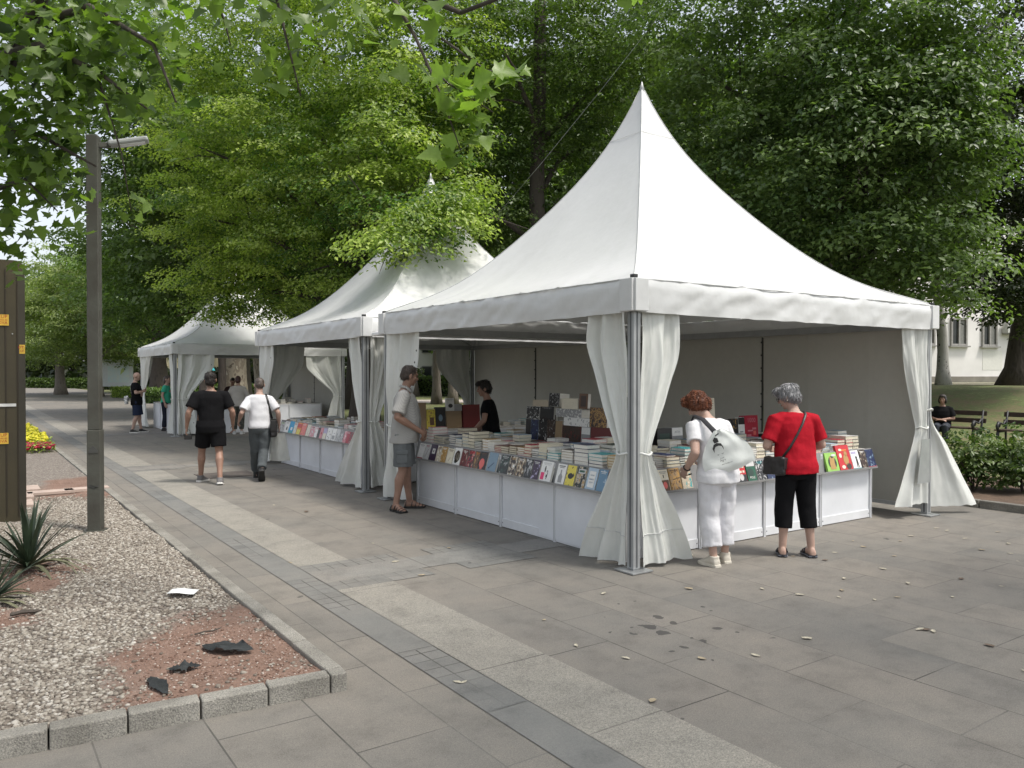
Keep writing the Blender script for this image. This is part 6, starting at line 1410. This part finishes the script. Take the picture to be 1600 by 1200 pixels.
sets = [twig_leaves([PTH([(-60, 60, 7.4), (60, 60, 6.6), (170, 100, 6.2)]), PTH([(-40, 150, 7), (80, 150, 6.5), (225, 150, 6.1)]), PTH([(-60, 230, 7.2), (40, 230, 6.8), (95, 240, 6.6)]), PTH([(0, 20, 7), (130, 20, 6.4), (250, 40, 6)])], 480, .23, .115, 3),
        twig_leaves([PTH([(-40, 300, 7.2), (40, 290, 6.9), (120, 300, 6.8)]), PTH([(-30, 370, 7.2), (25, 340, 7)])], 120, .20, .12, 4),
        twig_leaves([PTH([(200, 20, 6.2), (250, 110, 6), (240, 190, 6)]), PTH([(240, 200, 6.3), (250, 230, 6.3)])], 16, .10, .12, 5),
        twig_leaves([PTH([(300, 0, 5.6), (420, 10, 5.4), (560, 10, 5.1)])], 60, .14, .12, 6), twig_leaves([PTH([(400, 60, 5.5), (425, 90, 5.4), (440, 100, 5.4)])], 10, .07, .16, 7), twig_leaves([PTH([(470, 40, 5.4), (560, 45, 5.2), (620, 70, 5.1)])], 20, .10, .12, 8),
        twig_leaves([PTH([(590, 10, 5), (660, 30, 5), (700, 30, 4.9)])], 26, .09, .135, 9), twig_leaves([PTH([(690, 90, 4.8), (720, 130, 4.8), (760, 150, 4.75)])], 30, .09, .135, 10), twig_leaves([PTH([(760, 100, 4.8), (800, 115, 4.8), (825, 120, 4.8)])], 9, .05, .14, 11), twig_leaves([PTH([(690, 160, 4.8), (720, 190, 4.75), (765, 175, 4.75)])], 20, .07, .14, 12), twig_leaves([PTH([(705, 235, 4.75), (735, 245, 4.75)])], 8, .05, .13, 13), twig_leaves([PTH([(860, -8, 4.6), (940, -10, 4.5), (1040, -12, 4.4)])], 8, .06, .15, 14), twig_leaves([PTH([(195, 320, 6.3), (205, 345, 6.3)])], 5, .06, .13, 15)]
rng = np.random.default_rng(99); pos = np.concatenate([q[0] for q in sets]); nr = np.concatenate([q[1] for q in sets]); sz = np.concatenate([q[2] for q in sets]); tn = np.concatenate([np.clip(q[3] + (.38 if i >= 6 else 0), 0, 1) for i, q in enumerate(sets)])  # central sprays toned lighter, standing in for light on and through the leaves
# an unseen second plane tree, added behind the viewer to shade the foreground
shade_tree = thing('plane_tree', 'unseen plane tree added behind the viewer to shade the paving in front', 'tree', (6.5, -6.5, 0))
obj('trunk', trunk_mb((0, 0, -.1), (.2, 1, 10), .4, .2, [(Vector((-2.5, 6.5, 7.6)), .5, .14), (Vector((1, 6, 7.8)), .5, .14), (Vector((4, 6, 8.2)), .5, .14), (Vector((-1, 8.5, 8.2)), .6, .1)], 71), M_plane, shade_tree, smooth=True)
crown(shade_tree, [(Vector(c) - Vector((6.5, -6.5, 0)), r, n) for c, r, n in (((2.9, -1.6, 7.8), 1.8, 22), ((5.3, -2.3, 8.1), 1.9, 22), ((7.7, -2.6, 8.4), 1.9, 22), ((6.0, -.2, 8.5), 1.6, 17), ((8.7, -.5, 8.8), 1.7, 18), ((10.5, -2.5, 9), 1.9, 18), ((1.3, -3.6, 8), 1.8, 16), ((12.5, -1.5, 9), 1.9, 16), ((6.5, -5.0, 9.5), 2.6, 26))], .19, LF_P, 72, 34, (MP_V, MP_F), rs=(.5, 1.0))
# the rest of its crown, above and behind the viewer
cp, cn, ct = sprays([(Vector(c) - O, r, n) for c, r, n in (((.5, 1.5, 8.2), 1.9, 26), ((-2, 5, 9.0), 2.4, 30), ((-3, 1.5, 8.5), 2.2, 22), ((1.5, -1.5, 8), 2.0, 20))], rng, 26, rs=(.5, 1.0))
pos = np.concatenate([pos, cp]); nr = np.concatenate([nr, cn]); sz = np.concatenate([sz, .17 * rng.uniform(.7, 1.2, len(cp))]); tn = np.concatenate([tn, ct])
def uv_(p):
    q = p + np.array(O) - np.array((0, 0, CAM_H)); d = q @ np.array(_F); return 800 + FPX * (q @ np.array(_R)) / d, 600 - FPX * (q @ np.array(_U)) / d, d
uu, vv, dd__ = uv_(pos); k = ~((uu > 128) & (uu < 250) & (vv > 205) & (vv < 290) & (dd__ > 0) & (dd__ < 9)); pos, nr, sz, tn = pos[k], nr[k], sz[k], tn[k]      # pruned clear of the lamp
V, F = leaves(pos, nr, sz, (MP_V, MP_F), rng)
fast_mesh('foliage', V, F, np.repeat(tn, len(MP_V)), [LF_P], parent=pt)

# ---- the unbroken wood far behind everything, a mass of foliage nobody could count
rng = np.random.default_rng(123); n = 60000; u = rng.uniform(-120, 1750, n); d = rng.uniform(104, 150, n) - 12 * np.sin(u * .01); zt_ = (13 + 4 * np.sin(u * .021) + 3 * np.sin(u * .057)) * np.clip(.42 + (u - 60) / 260, .42, 1)
zz = .2 + rng.random(n) ** .8 * zt_; P_ = np.array([tuple(at(a, 584, b)) for a, b in zip(u, d)]); P_[:, 2] = zz; ok = ~((u > 1380)); P_ = P_[ok]; n = len(P_)
nr_ = rng.normal(size=(n, 3)); nr_[:, 2] = np.abs(nr_[:, 2]) + .4; nr_ /= np.linalg.norm(nr_, axis=1)[:, None]
V, F = leaves(P_, nr_, 1.1 * rng.uniform(.6, 1.3, n), (RH_V, RH_F), rng); tag(fast_mesh('far_woodland', V, F, np.repeat(np.clip(rng.normal(.45, .25, n), 0, 1), 5), [LF_D]), kind='stuff')
# ================================================================== STREET FURNITURE, PLANTS, HOUSES
# ---- lamp post
LB0 = gp(150, 829, ZP); M_lamp = mat('lamp_paint', (.062, .064, .052), .6, .22, 5, .25, 30, c2=(.05, .046, .036))
t = thing('street_lamp', 'square grey-green street lamp in the gravel bed', 'street lamp', (LB0.x, LB0.y, ZP - .03), -rad(25))
mb = MB().box((0, 0, .55), (.132, .132, 1.1)).box((0, 0, 2.65), (.118, .118, 3.1)); obj('pole', mb, M_lamp, t, bevel=.008)
mb = MB().box((0, 0, .03), (.20, .20, .02)); obj('base_plate', mb, M_lamp, t)
for z, s in ((.86, 1), (.50, -1)):
    mb = MB().poly([(-.045, -.067, z), (.045, -.067, z), (.045, -.067, z + .03), (0, -.067, z + .03 + .045 * s), (-.045, -.067, z + .03)], .004, (0, -1, 0)); obj('access_plate', mb, mat('lamp_plate', (.06, .06, .055), .6), t)
mb = MB().tube([(0, 0, 4.19), (0, 0, 4.21)], .066, 4); 
mb = MB().bar((.05, 0, 4.10), (.16, .03, 4.12), .05, .05); hd = obj('lamp_arm', mb, M_lamp, t, bevel=.005)
mb = MB().bar((.14, .03, 4.125), (.52, .10, 4.215), .15, .055); lh = obj('lamp_head', mb, mat('lamp_head_grey', (.30, .31, .30), .45), t, bevel=.018)
mb = MB().bar((.24, .05, 4.118), (.49, .095, 4.178), .11, .012); obj('lens', mb, mat('lamp_lens', (.75, .76, .76), .25), lh)
# ---- brown kiosk
K0 = gp(38, 815, ZP); M_ki = mat('kiosk_brown', (.050, .040, .019), .5, .16, 2, .15, 12, c2=(.040, .033, .017))
t = thing('advertising_kiosk', 'tall olive brown metal kiosk with rounded corners and yellow stickers', 'kiosk', (0, K0.y, ZP - .02))
xr = K0.x + .02; top = onY(40, 405, K0.y).z
def rr(x0, x1, z0, z1, r, y):
    P = [(x0, y, z0), (x1, y, z0)]
    for i in range(9): a = math.pi / 2 * i / 8; P.append((x1 - r + r * math.cos(a), y, z1 - r + r * math.sin(a)))
    for i in range(9): a = math.pi / 2 + math.pi / 2 * i / 8; P.append((x0 + r + r * math.cos(a), y, z1 - r + r * math.sin(a)))
    return P
obj('body', MB().poly(rr(xr - 1.5, xr, 0, top - ZP, .10, .42), .42, (0, -1, 0)), M_ki, t)
xk = lambda u: onY(u, 600, K0.y).x
for u in (-22, 9.5, 28): obj('seam', MB().box((xk(u), -.004, 1.47), (.012, .012, 2.75)), mat('kiosk_seam', (.028, .02, .010), .6), t)
obj('side_strip', MB().box((xk(34.5), -.006, 1.45), (abs(xk(40) - xk(29)) * .98, .008, 2.72)), mat('kiosk_strip', (.040, .035, .022), .5, .2, 3), t)
M_sty = mat('sticker_yellow', (.62, .40, .05), .5); M_str = mat('sticker_red', (.35, .02, .015), .5)
def sticker(u1, v0, v1, lines, w):
    x1 = xk(u1); z1 = onY(u1, v0, K0.y).z - ZP; z0 = onY(u1, v1, K0.y).z - ZP; h = z1 - z0
    mb = MB().box((x1 - w / 2, -.010, (z0 + z1) / 2), (w, .004, h))
    for k, (tx, fr, sz) in enumerate(lines): text_mesh(tx, h * sz, mb, 1, Matrix.Translation((x1 - .012, -.0135, z0 + h * fr)) @ XZ, 'RIGHT')
    obj('sticker', mb, [M_sty, M_str], t)
sticker(14.5, 489, 506, [('OTKUP', .80, .44), ('040-40', .50, .22), ('POVA', .24, .36)], .30)
sticker(12.5, 673.5, 690.5, [('OTKUP', .80, .44), ('040-40', .50, .22), ('POVA', .24, .36)], .30)
sticker(39.5, 536, 550, [('DT', .7, .4), ('UF', .3, .3)], .055)
x1 = xk(25); z = onY(20, 630, K0.y).z - ZP; obj('label_strip', MB().box((x1 - .25, -.010, z), (.5, .004, .032)), mat('label_white', (.6, .6, .58), .5), t)
mb = MB(); 
for u, v in ((20, 519), (30, 627), (38, 605)): mb.ell((xk(u), -.012, onY(u, v, K0.y).z - ZP), (.008, .004, .008), 6, 4); break
obj('screw', mb, M_steel, t)
# ---- notice board
M_bd = mat('board_white', (.66, .70, .70), .4, .05); M_wood = mat('board_post', (.22, .19, .13), .8)
c0, c1 = at(152, 606, 62), at(208, 606, 62); cz = (c0 + c1) / 2; ax = (c1 - c0).normalized()
t = thing('notice_board', 'pale notice board with a faded map at the far end of the promenade', 'notice board', (cz.x, cz.y, 0), math.atan2(ax.y, ax.x)); L = (c1 - c0).length
zt, zb = at(180, 562, 62).z, at(180, 604, 62).z
obj('panel', MB().box((0, 0, (zt + zb) / 2), (L, .06, zt - zb)), M_bd, t, bevel=.01)
obj('header', MB().box((0, -.034, zt - .14), (L * .96, .008, .16)), mat('board_header', (.50, .55, .36), .5, .3, 9), t)
m_map = mat('board_map', (.55, .68, .70), .4, .1, 3, c2=(.70, .76, .68)); obj('map', MB().box((.1 * L, -.034, (zt + zb) / 2 - .08), (L * .6, .008, (zt - zb) * .62)), m_map, t)
obj('map_key', MB().poly([(.15 * L, -.040, zb + .9), (.26 * L, -.040, zb + 1.2), (.24 * L, -.040, zb + 1.5), (.17 * L, -.040, zb + 1.3)], .006, (0, -1, 0)), mat('board_green', (.45, .55, .18), .5), t)
for q in (-.36, .12, .42): obj('post', MB().box((q * L, .07, zb / 2 + .2), (.16, .1, zb + .5)), M_wood, t)
# ---- hedges
def hedge(label, a, b, w, h, leaf, n, seed, size=.12):
    a, b = Vector(a), Vector(b); mid = (a + b) / 2; t = thing('hedge', label, 'hedge', (mid.x, mid.y, gz(mid.x, mid.y))); rng = np.random.default_rng(seed); d = (b - a); L = d.length; d.normalize(); nn = np.array([-d.y, d.x, 0]); dd = np.array([d.x, d.y, 0])
    face = rng.integers(0, 3, n); s = (rng.random(n) - .5) * L; y = np.where(face == 0, (rng.random(n) - .5) * w, np.where(face == 1, -w / 2, w / 2)); z = np.where(face == 0, h, rng.random(n) * h)
    y = y * (1 + .12 * rng.normal(size=n)); z = z + .05 * h * rng.normal(size=n); pos = dd * s[:, None] + nn * y[:, None] + np.stack([0 * s, 0 * s, z], 1)
    nr = rng.normal(size=(n, 3)); nr[:, 2] = np.abs(nr[:, 2]) + .3; nr /= np.linalg.norm(nr, axis=1)[:, None]
    V, F = leaves(pos, nr, size * rng.uniform(.7, 1.3, n), (RH_V, RH_F), rng); fast_mesh('foliage', V, F, np.repeat(np.clip(rng.normal(.5, .25, n), 0, 1), 5), [leaf], parent=t)
    obj('stems', MB().box((0, 0, h * .46), (L * .97, w * .8, h * .9), M=Matrix(((d.x, -d.y, 0), (d.y, d.x, 0), (0, 0, 1)))), mat('hedge_core', (.015, .018, .010), .9), t)
hedge('pale clipped hedge below the notice board', at(183, 605, 58).to_2d().to_3d(), at(236, 605, 56).to_2d().to_3d(), .9, .75, LF_A, 5000, 41)
hedge('clipped green hedge seen past the left curtain of the last tent', at(232, 605, 47).to_2d().to_3d(), at(300, 605, 45).to_2d().to_3d(), .8, .85, LF_E, 4000, 42)
hedge('long low dark hedge closing the end of the promenade', at(35, 605, 98).to_2d().to_3d(), at(168, 605, 92).to_2d().to_3d(), 1.5, 1.1, LF_B, 7000, 43, .25)
hedge('dark hedge behind the two grey trunks', at(600, 600, 66).to_2d().to_3d(), at(790, 600, 60).to_2d().to_3d(), 1.2, 1.45, LF_B, 9000, 44, .16)
hedge('dark hedge beyond the open side of the last tent', at(300, 600, 50).to_2d().to_3d(), at(470, 600, 48).to_2d().to_3d(), 1.0, 1.0, LF_B, 6000, 45, .16)
hedge('long dark hedge at the edge of the wood', at(150, 600, 88).to_2d().to_3d(), at(660, 600, 80).to_2d().to_3d(), 2.0, 2.2, LF_D, 9000, 46, .35)
# ---- flower bed
def flowers(name, n, area, h, cols, size, seed):
    rng = np.random.default_rng(seed); pos = []
    while len(pos) < n:
        x, y = rng.uniform(area[0], area[1]), rng.uniform(area[2], area[3])
        if x < 1.62 and (y - area[2]) > -(x - area[0]) * .0: pos.append((x, y, ZP + h * rng.uniform(.6, 1.1)))
    pos = np.array(pos); V, F = blobs(pos, rng.uniform(.6, 1.2, n) * size, .7, rng); o = fast_mesh(name, V, F, np.repeat(rng.random(n), 12), [cols]); tag(o, kind='stuff')
flowers('yellow_flowers', 1500, (-.6, 1.62, 20.3, 27), .20, mat_leaf('petal_yellow', (.55, .50, .02), (.80, .72, .05), .2), .05, 51)
flowers('red_flowers', 600, (-.3, 1.60, 19.3, 20.3), .14, mat_leaf('petal_red', (.20, .01, .02), (.42, .02, .05), .2), .045, 52)
rng = np.random.default_rng(53); n = 9000; pos = np.stack([rng.uniform(-.7, 1.64, n), rng.uniform(19.2, 27.2, n), ZP + rng.uniform(.02, .19, n)], 1); nr = rng.normal(size=(n, 3)) * .6; nr[:, 2] += 1; nr /= np.linalg.norm(nr, axis=1)[:, None]
V, F = leaves(pos, nr, .07 * rng.uniform(.6, 1.3, n), (RH_V, RH_F), rng); tag(fast_mesh('flower_bed_leaves', V, F, np.repeat(rng.random(n), 5), [LF_A]), kind='stuff')
# ---- yuccas
M_yuc = mat('yucca_blade', (.035, .055, .028), .45, .35, 6, c2=(.02, .032, .018)); M_yuc2 = mat('yucca_dry', (.12, .12, .07), .7, .4, 6)
def yucca(label, p, s, n, seed):
    rng = random.Random(seed); t = thing('yucca_plant', label, 'plant', (p.x, p.y, ZP))
    for name, m, k, lo, hi_ in (('blade', M_yuc, n, 25, 88), ('old_blade', M_yuc2, n // 3, -5, 28)):
        mb = MB()
        for i in range(k):
            a = rng.random() * 6.283; e = rad(rng.uniform(lo, hi_)); L = s * rng.uniform(.7, 1.05); w = .022 * rng.uniform(.8, 1.2) * (s / .55); d = Vector((math.cos(a), math.sin(a), 0)); sd = Vector((-d.y, d.x, 0)); bend = rng.uniform(.0, .25) if name == 'blade' else rng.uniform(.3, .7); vs = []
            for j in range(7):
                q = j / 6; ee = e - bend * q * q; c = d * (L * q * math.cos(ee)) + Vector((0, 0, .03 + L * q * math.sin(ee))); ww = w * (1 - q ** 2.2) * (.55 + .9 * min(q * 3, 1) * .5); vs += [c - sd * ww + Vector((0, 0, ww * .5)), c, c + sd * ww + Vector((0, 0, ww * .5))]
            mb.add(vs, [(j * 3 + r, j * 3 + r + 1, j * 3 + r + 4, j * 3 + r + 3) for j in range(6) for r in (0, 1)])
        obj(name if name == 'blade' else 'old_blade', mb, m, t)
yucca('spiky yucca with upright dark blades beside the brown kiosk', gp(44, 893, ZP), .60, 46, 3)
yucca('second yucca, cut off by the picture edge, low in the gravel', gp(-14, 945, ZP), .42, 30, 4)
# ---- things lying about
p = gp(286, 927, ZP + .02); t = obj('paper_sheet', MB().grid(lambda u, v: ((u - .5) * .20, (v - .5) * .12, .012 + .006 * math.sin(u * 5) + .004 * v), 8, 5), mat('paper_white', (.74, .75, .74), .7), loc=(p.x, p.y, ZP + .022)); t.rotation_euler.z = -rad(32); tag(t, 'white sheet of paper lying on the gravel', 'paper')
M_scrap = mat('weed_cloth', (.018, .021, .022), .75, .4, 12, .5, 60)
for (u, v), (l, w, rz, lift), lb in (((355, 1017), (.34, .15, -12, .05), 'largest torn flap of black weed cloth in the red earth'), ((288, 1048), (.17, .10, 20, .03), 'small torn scrap of black weed cloth in the red earth'), ((247, 1076), (.30, .08, -50, .025), 'long strip of black weed cloth at the edge of the gravel')):
    p = gp(u, v, ZP); o = obj('cloth_scrap', MB().grid(lambda a, b: ((a - .5) * l * (1 - .35 * abs(2 * b - 1) ** 2 + .2 * nz(b * 4, u)), (b - .5) * w * (1 - .5 * abs(2 * a - 1) ** 3 + .3 * nz(a * 5, u)), .012 + lift * max(0, nz(a * 3 + u, b * 2) + .35) * math.sin(math.pi * a) + .012 * nz(a * 9, b * 9, u)), 18, 9), M_scrap, smooth=True, loc=(p.x, p.y, ZP + .008)); o.rotation_euler.z = -YAW + rad(rz); tag(o, lb, 'cloth')
mb = MB(); 
p = gp(325, 992, ZP); o = obj('twig', mb.tube([(-.08, 0, .012), (-.02, .012, .016), (.03, .002, .014), (.09, .03, .016)], [.006, .005, .006, .003], 6), M_bark, loc=(p.x, p.y, ZP + .006)); tag(o, 'dark twig lying on the red earth', 'twig')
p = gp(40, 962, ZP); o = obj('bark_piece', MB().tube([(-.09, 0, .014), (-.02, .012, .02), (.05, .0, .016), (.10, .02, .012)], [.012, .016, .014, .004], 6), M_bark, loc=(p.x, p.y, ZP + .006)); tag(o, 'dark piece of bark lying on the gravel', 'bark')
LVM = [mat('dead_leaf_pale', (.44, .40, .31), .85, .25, 20), mat('dead_leaf_tan', (.34, .28, .19), .8, .2, 20), mat('dead_leaf_brown', (.14, .10, .07), .8, .3, 20)]
pro = []
for k in range(3):
    f = lambda u, v: ((u - .5) * (.040 + .012 * k) * math.sin(math.pi * min(1, v * .9 + .1)) * (1 + .5 * nz(v * 6, u * 4, k)) + .012 * math.sin(v * 2 + k), (v - .5) * .085, .002 + .003 * (2 * u - 1) ** 2 + .003 * nz(u * 4, v * 4, k)); me = obj('fallen_leaf', MB().grid(f, 5, 7), LVM[k], smooth=True).data; pro.append(me)
    bpy.data.objects.remove([o for o in COL.objects if o.data == me][0])
spots = [(1082, 868), (940, 868 + 60), (1073, 921), (1190, 921), (1313, 923), (1310, 934), (1368, 938), (1404, 934), (1490, 934), (1450, 985), (1458, 988), (1436, 984), (1405, 846), (1425, 838), (1535, 860), (1580, 866), (1592, 878), (1350, 855), (1305, 864), (1290, 876), (1260, 999), (1258, 998), (700, 857), (620, 879), (850, 970), (715, 1068), (725, 1067), (1022, 1097), (1598, 1050), (1545, 1010), (1480, 830), (1510, 842), (1560, 832), (1575, 850), (1395, 870), (1380, 890), (1180, 1025), (660, 900), (580, 850), (480, 800), (430, 790), (520, 1060), (450, 880), (1250, 930), (1100, 1030), (900, 1010), (980, 1030), (1240, 870), (1320, 905), (1500, 905), (1562, 917), (1420, 912), (1334, 846), (1464, 826)]
for i, (u, v) in enumerate(spots):
    p = gp(u + random.uniform(-3, 3), v); o = bpy.data.objects.new('fallen_leaf', pro[[0, 0, 1, 0, 2 if i % 2 else 1][i % 5]]); COL.objects.link(o); o.location = (p.x, p.y, .006); o.rotation_euler = (random.uniform(-.06, .06), random.uniform(-.06, .06), random.uniform(0, 6)); s = random.uniform(.4, .95); o.scale = (s, s, s)
    tag(o, ['small pale dry leaf fallen on the paving', 'small pale dry leaf fallen on the paving', 'small tan dry leaf fallen on the paving', 'small pale dry leaf fallen on the paving', 'small dark brown dry leaf fallen on the paving' if i % 2 else 'small tan dry leaf fallen on the paving'][i % 5], 'leaf', 'dry leaves scattered on the paving')
# floor plate near the walking man
p = gp(330, 746); o = obj('cover_plate', MB().box((0, 0, .005), (.9, .75, .006)).box((0, 0, .0075), (.8, .65, .004)), mat('plate_rust', (.10, .085, .075), .8, .3, 6, .3, 60), loc=(p.x + .3, p.y + .2, 0), bevel=.002); tag(o, 'rusty square cover plate in the paving under the man in black', 'cover plate')
# ---- benches
M_iron = mat('bench_iron', (.022, .022, .023), .5, .2, 20, .2, 50); M_slat = mat('bench_slat', (.040, .022, .014), .6, .3, 14, .3, 40)
def bench(label, x, y0, y1):
    t = thing('park_bench', label, 'bench', (x, (y0 + y1) / 2, gz(x, (y0 + y1) / 2)), group='park benches on the lawn'); L = y1 - y0     # faces -x
    for s in (-1, 1):
        y = s * (L / 2 - .08); mb = MB()
        mb.tube([(-.24, y, 0), (-.22, y, .15), (-.25, y, .30), (-.22, y, .42)], [.035, .028, .038, .035], 8); mb.tube([(.22, y, 0), (.17, y, .22), (.16, y, .42), (.26, y, .88)], [.026, .024, .028, .022], 8); mb.tube([(-.24, y, .41), (.18, y, .41)], .026, 8)
        mb.tube([(-.22, y, .42), (-.27, y, .54), (-.20, y, .62), (-.14, y, .57), (-.17, y, .51)], [.03, .038, .036, .03, .022], 8); mb.tube([(-.20, y, .62), (-.08, y, .60), (.04, y, .57), (.10, y, .62), (.19, y, .68)], [.03, .024, .022, .024, .02], 8)
        obj('end_frame', mb, M_iron, t, smooth=True)
    mb = MB()
    for i in range(4): mb.box((-.21 + .115 * i, 0, .445), (.095, L, .03))
    obj('seat', mb, M_slat, t, bevel=.004); mb = MB()
    for z in (.62, .80): mb.box((.19 + (z - .42) * .21, 0, z), (.03, L, .11), M=Matrix.Rotation(rad(12), 3, 'Y'))
    obj('backrest', mb, M_slat, t, bevel=.004)
bench('dark iron and wood bench with the seated woman', 20.15, 9.27, 11.25)
bench('empty dark iron and wood bench cut off by the picture edge', 20.15, 6.75, 8.88)
# ---- shrubs in the bed on the right
for u, d, rr_, n, lb, sd in ((1522, 11.5, .44, 44, 'leafy dark green shrub in the bed beside the corner curtain', 61), (1600, 11.3, .42, 42, 'leafy shrub at the right picture edge, behind the kerb', 62)):
    p = at(u, 740, d); t = thing('shrub', lb, 'shrub', (p.x, p.y, .05)); mb = MB(); rg = random.Random(sd)
    for i in range(9): a = rg.random() * 6.3; mb.tube([(0, 0, -.05), (math.cos(a) * .12, math.sin(a) * .12, .3), (math.cos(a) * .3, math.sin(a) * .3, .62)], [.012, .009, .004], 5)
    obj('stems', mb, M_bark, t); crown(t, [((0, 0, .45), (rr_, rr_, .33), n), ((.2, -.15, .38), (.34, .34, .28), 18), ((-.16, .18, .36), (.34, .34, .28), 18), ((0, 0, .68), (.25, .25, .14), 12)], .072, LF_B, sd, 52, name='foliage', rs=(.10, .2), droop=.3)
# low slab seen between the shrubs
# ---- house on the right
HO = at(1500, 597, 40); HO.z = gz(HO.x, HO.y); ht = Vector((.94, -.345, 0)).normalized(); hn = Vector((-ht.y, ht.x, 0)); hn = hn if hn.dot(-HO) > 0 else -hn
t = thing('house', 'cream rendered house with tall windows behind the lawn', 'house', (HO.x, HO.y, HO.z), math.atan2(ht.y, ht.x))
def hp(u, v):
    r = ray(u, v); q = Vector((0, 0, CAM_H)); k = ((HO - q).dot(hn)) / r.dot(hn); p = q + r * k - HO; return p.dot(ht), p.z
M_wall = mat('render_cream', (.76, .74, .72), .9, .10, .5, .25, 30, c2=(.66, .64, .62)); sgn = -1 if (Matrix.Rotation(math.atan2(ht.y, ht.x), 3, 'Z') @ Vector((0, -1, 0))).dot(hn) > 0 else 1
obj('wall', MB().box((4, -sgn * 3.0, 4.2), (26, 6, 9.0)), M_wall, t); obj('plinth', MB().box((4, sgn * .04, .02), (26, .10, .55)), mat('plinth_grey', (.22, .20, .17), .9, .2, 2), t)
M_fr = mat('window_frame', (.30, .29, .27), .6); M_gl = mat('window_glass', (.03, .035, .035), .08, .2, 3)
M_cur2 = mat('net_curtain', (.20, .20, .185), .8, .2, 8)
wl = []
for u0, u1, v0, v1 in ((1484, 1510, 497, 540), (1533, 1557, 502, 541), (1579, 1603, 507, 542), (1436, 1460, 492, 539)):
    a, b = hp(u0, v1), hp(u1, v0); wl.append((a, b))
wl += [((a[0], a[1] + 3.3), (b[0], b[1] + 3.3)) for a, b in wl[:3]]
for a, b in wl:
    x0, x1, z0, z1 = a[0], b[0], a[1], b[1]; w, h = x1 - x0, z1 - z0; cx, cz_ = (x0 + x1) / 2, (z0 + z1) / 2
    mb = MB()
    for q in (-1, 0, 1): mb.box((cx + q * (w / 2 - .05) * (1 if q else .3), sgn * .05, cz_), (.09, .11, h))
    for q in (-1, 1): mb.box((cx, sgn * .045, cz_ + q * (h / 2 - .05)), (w - .18, .10, .09))
    f = obj('window', mb, M_fr, t); obj('pane', MB().box((cx, sgn * .008, cz_), (w - .1, .02, h - .1)), M_gl, f); obj('sill', MB().box((cx, sgn * .09, z0 - .04), (w + .2, .2, .07)), M_fr, f)
    obj('net_curtain', MB().box((cx + w * .22, sgn * .021, cz_), (w * .3, .006, h - .2)), M_cur2, f)
a, b = hp(1564, 521), hp(1582, 505); cx, cz_ = (a[0] + b[0]) / 2, (a[1] + b[1]) / 2
u_ = obj('air_conditioner', MB().box((cx, sgn * .25, cz_), (b[0] - a[0], .35, b[1] - a[1])), mat('ac_white', (.55, .55, .52), .6), t, bevel=.02); obj('fan_grille', MB().tube([(cx - .05, sgn * .43, cz_), (cx - .05, sgn * .44, cz_)], .2, 16), M_blk, u_); obj('bracket', MB().box((cx, sgn * .2, a[1] - .04), (b[0] - a[0], .3, .04)), M_fr, u_)
a, b = hp(1535, 578), hp(1566, 548); obj('painted_patch', MB().box(((a[0] + b[0]) / 2, sgn * .004, (a[1] + b[1]) / 2), (b[0] - a[0], .012, b[1] - a[1])), mat('fresh_paint', (.70, .69, .64), .9, .04), t)
# houses glimpsed through the stalls
def far_house(label, u0, u1, d, h, col, seed):
    a, b = at(u0, 584, d), at(u1, 584, d); a.z = b.z = 0; m = (a + b) / 2; tx = (b - a).normalized(); L = (b - a).length; t = thing('house', label, 'house', (m.x, m.y, 0), math.atan2(tx.y, tx.x))
    obj('wall', MB().box((0, 3, h / 2), (L, 6, h)), mat('far_wall_%d' % seed, col, .9, .08, .4), t); k = int(L / 3)
    for j in range(int(h / 3.2)):
        for i in range(k):
            x = -L / 2 + (i + .5) * L / k; z = 1.9 + j * 3.2; f = obj('window', MB().box((x, -.03, z), (1.3, .08, 1.6)), M_fr, t); obj('pane', MB().box((x, -.075, z), (1.1, .02, 1.4)), M_gl, f)
far_house('white house glimpsed through the opening of the nearest tent', 610, 800, 100, 9, (.66, .65, .60), 1)
far_house('yellowish house glimpsed past the left curtain of the last tent', 225, 330, 86, 6, (.52, .46, .30), 2)
# parasol
p = at(319, 584, 47); t = thing('parasol', 'turquoise parasol seen through the last tent', 'parasol', (p.x, p.y, 0)); mb = MB(); n = 10
rp = .60; zt, zb = 2.32, 1.92; mb.grid(lambda u, v: (rp * 1.05 * math.sin(v * 1.35) * math.cos(u * 6.2832), rp * 1.05 * math.sin(v * 1.35) * math.sin(u * 6.2832), zb + (zt - zb) * (math.cos(v * 1.35) - .22) / .78), 20, 7)
obj('canopy', mb, mat('parasol_teal', (.05, .36, .40), .7, .15, 5), t, smooth=True); obj('pole', MB().tube([(0, 0, 0), (0, 0, 2.35)], .025, 8), M_iron, t)
# cable strung through the trees
P0, P1 = at(765, 350, 17), at(1040, 12, 15); tag(obj('cable', MB().tube([P0, P0.lerp(P1, .33) + Vector((0, 0, -.06)), P0.lerp(P1, .66) + Vector((0, 0, -.06)), P1], .004, 5), M_steel, smooth=True), 'thin cable rising from behind the middle tent into the trees', 'cable')
# lamp columns far down the promenade
for u, d in ((88, 84), (99, 78)):
    p = at(u, 584, d); t = thing('street_lamp', 'slim far lamp post before the dark wood, ' + ('left one' if u < 90 else 'right one'), 'street lamp', (p.x, p.y, 0)); obj('pole', MB().tube([(0, 0, 0), (0, 0, 3.9)], [.09, .06], 8), M_steel, t); obj('lamp_head', MB().box((.25, 0, 3.9), (.7, .2, .1)), M_steel, t)
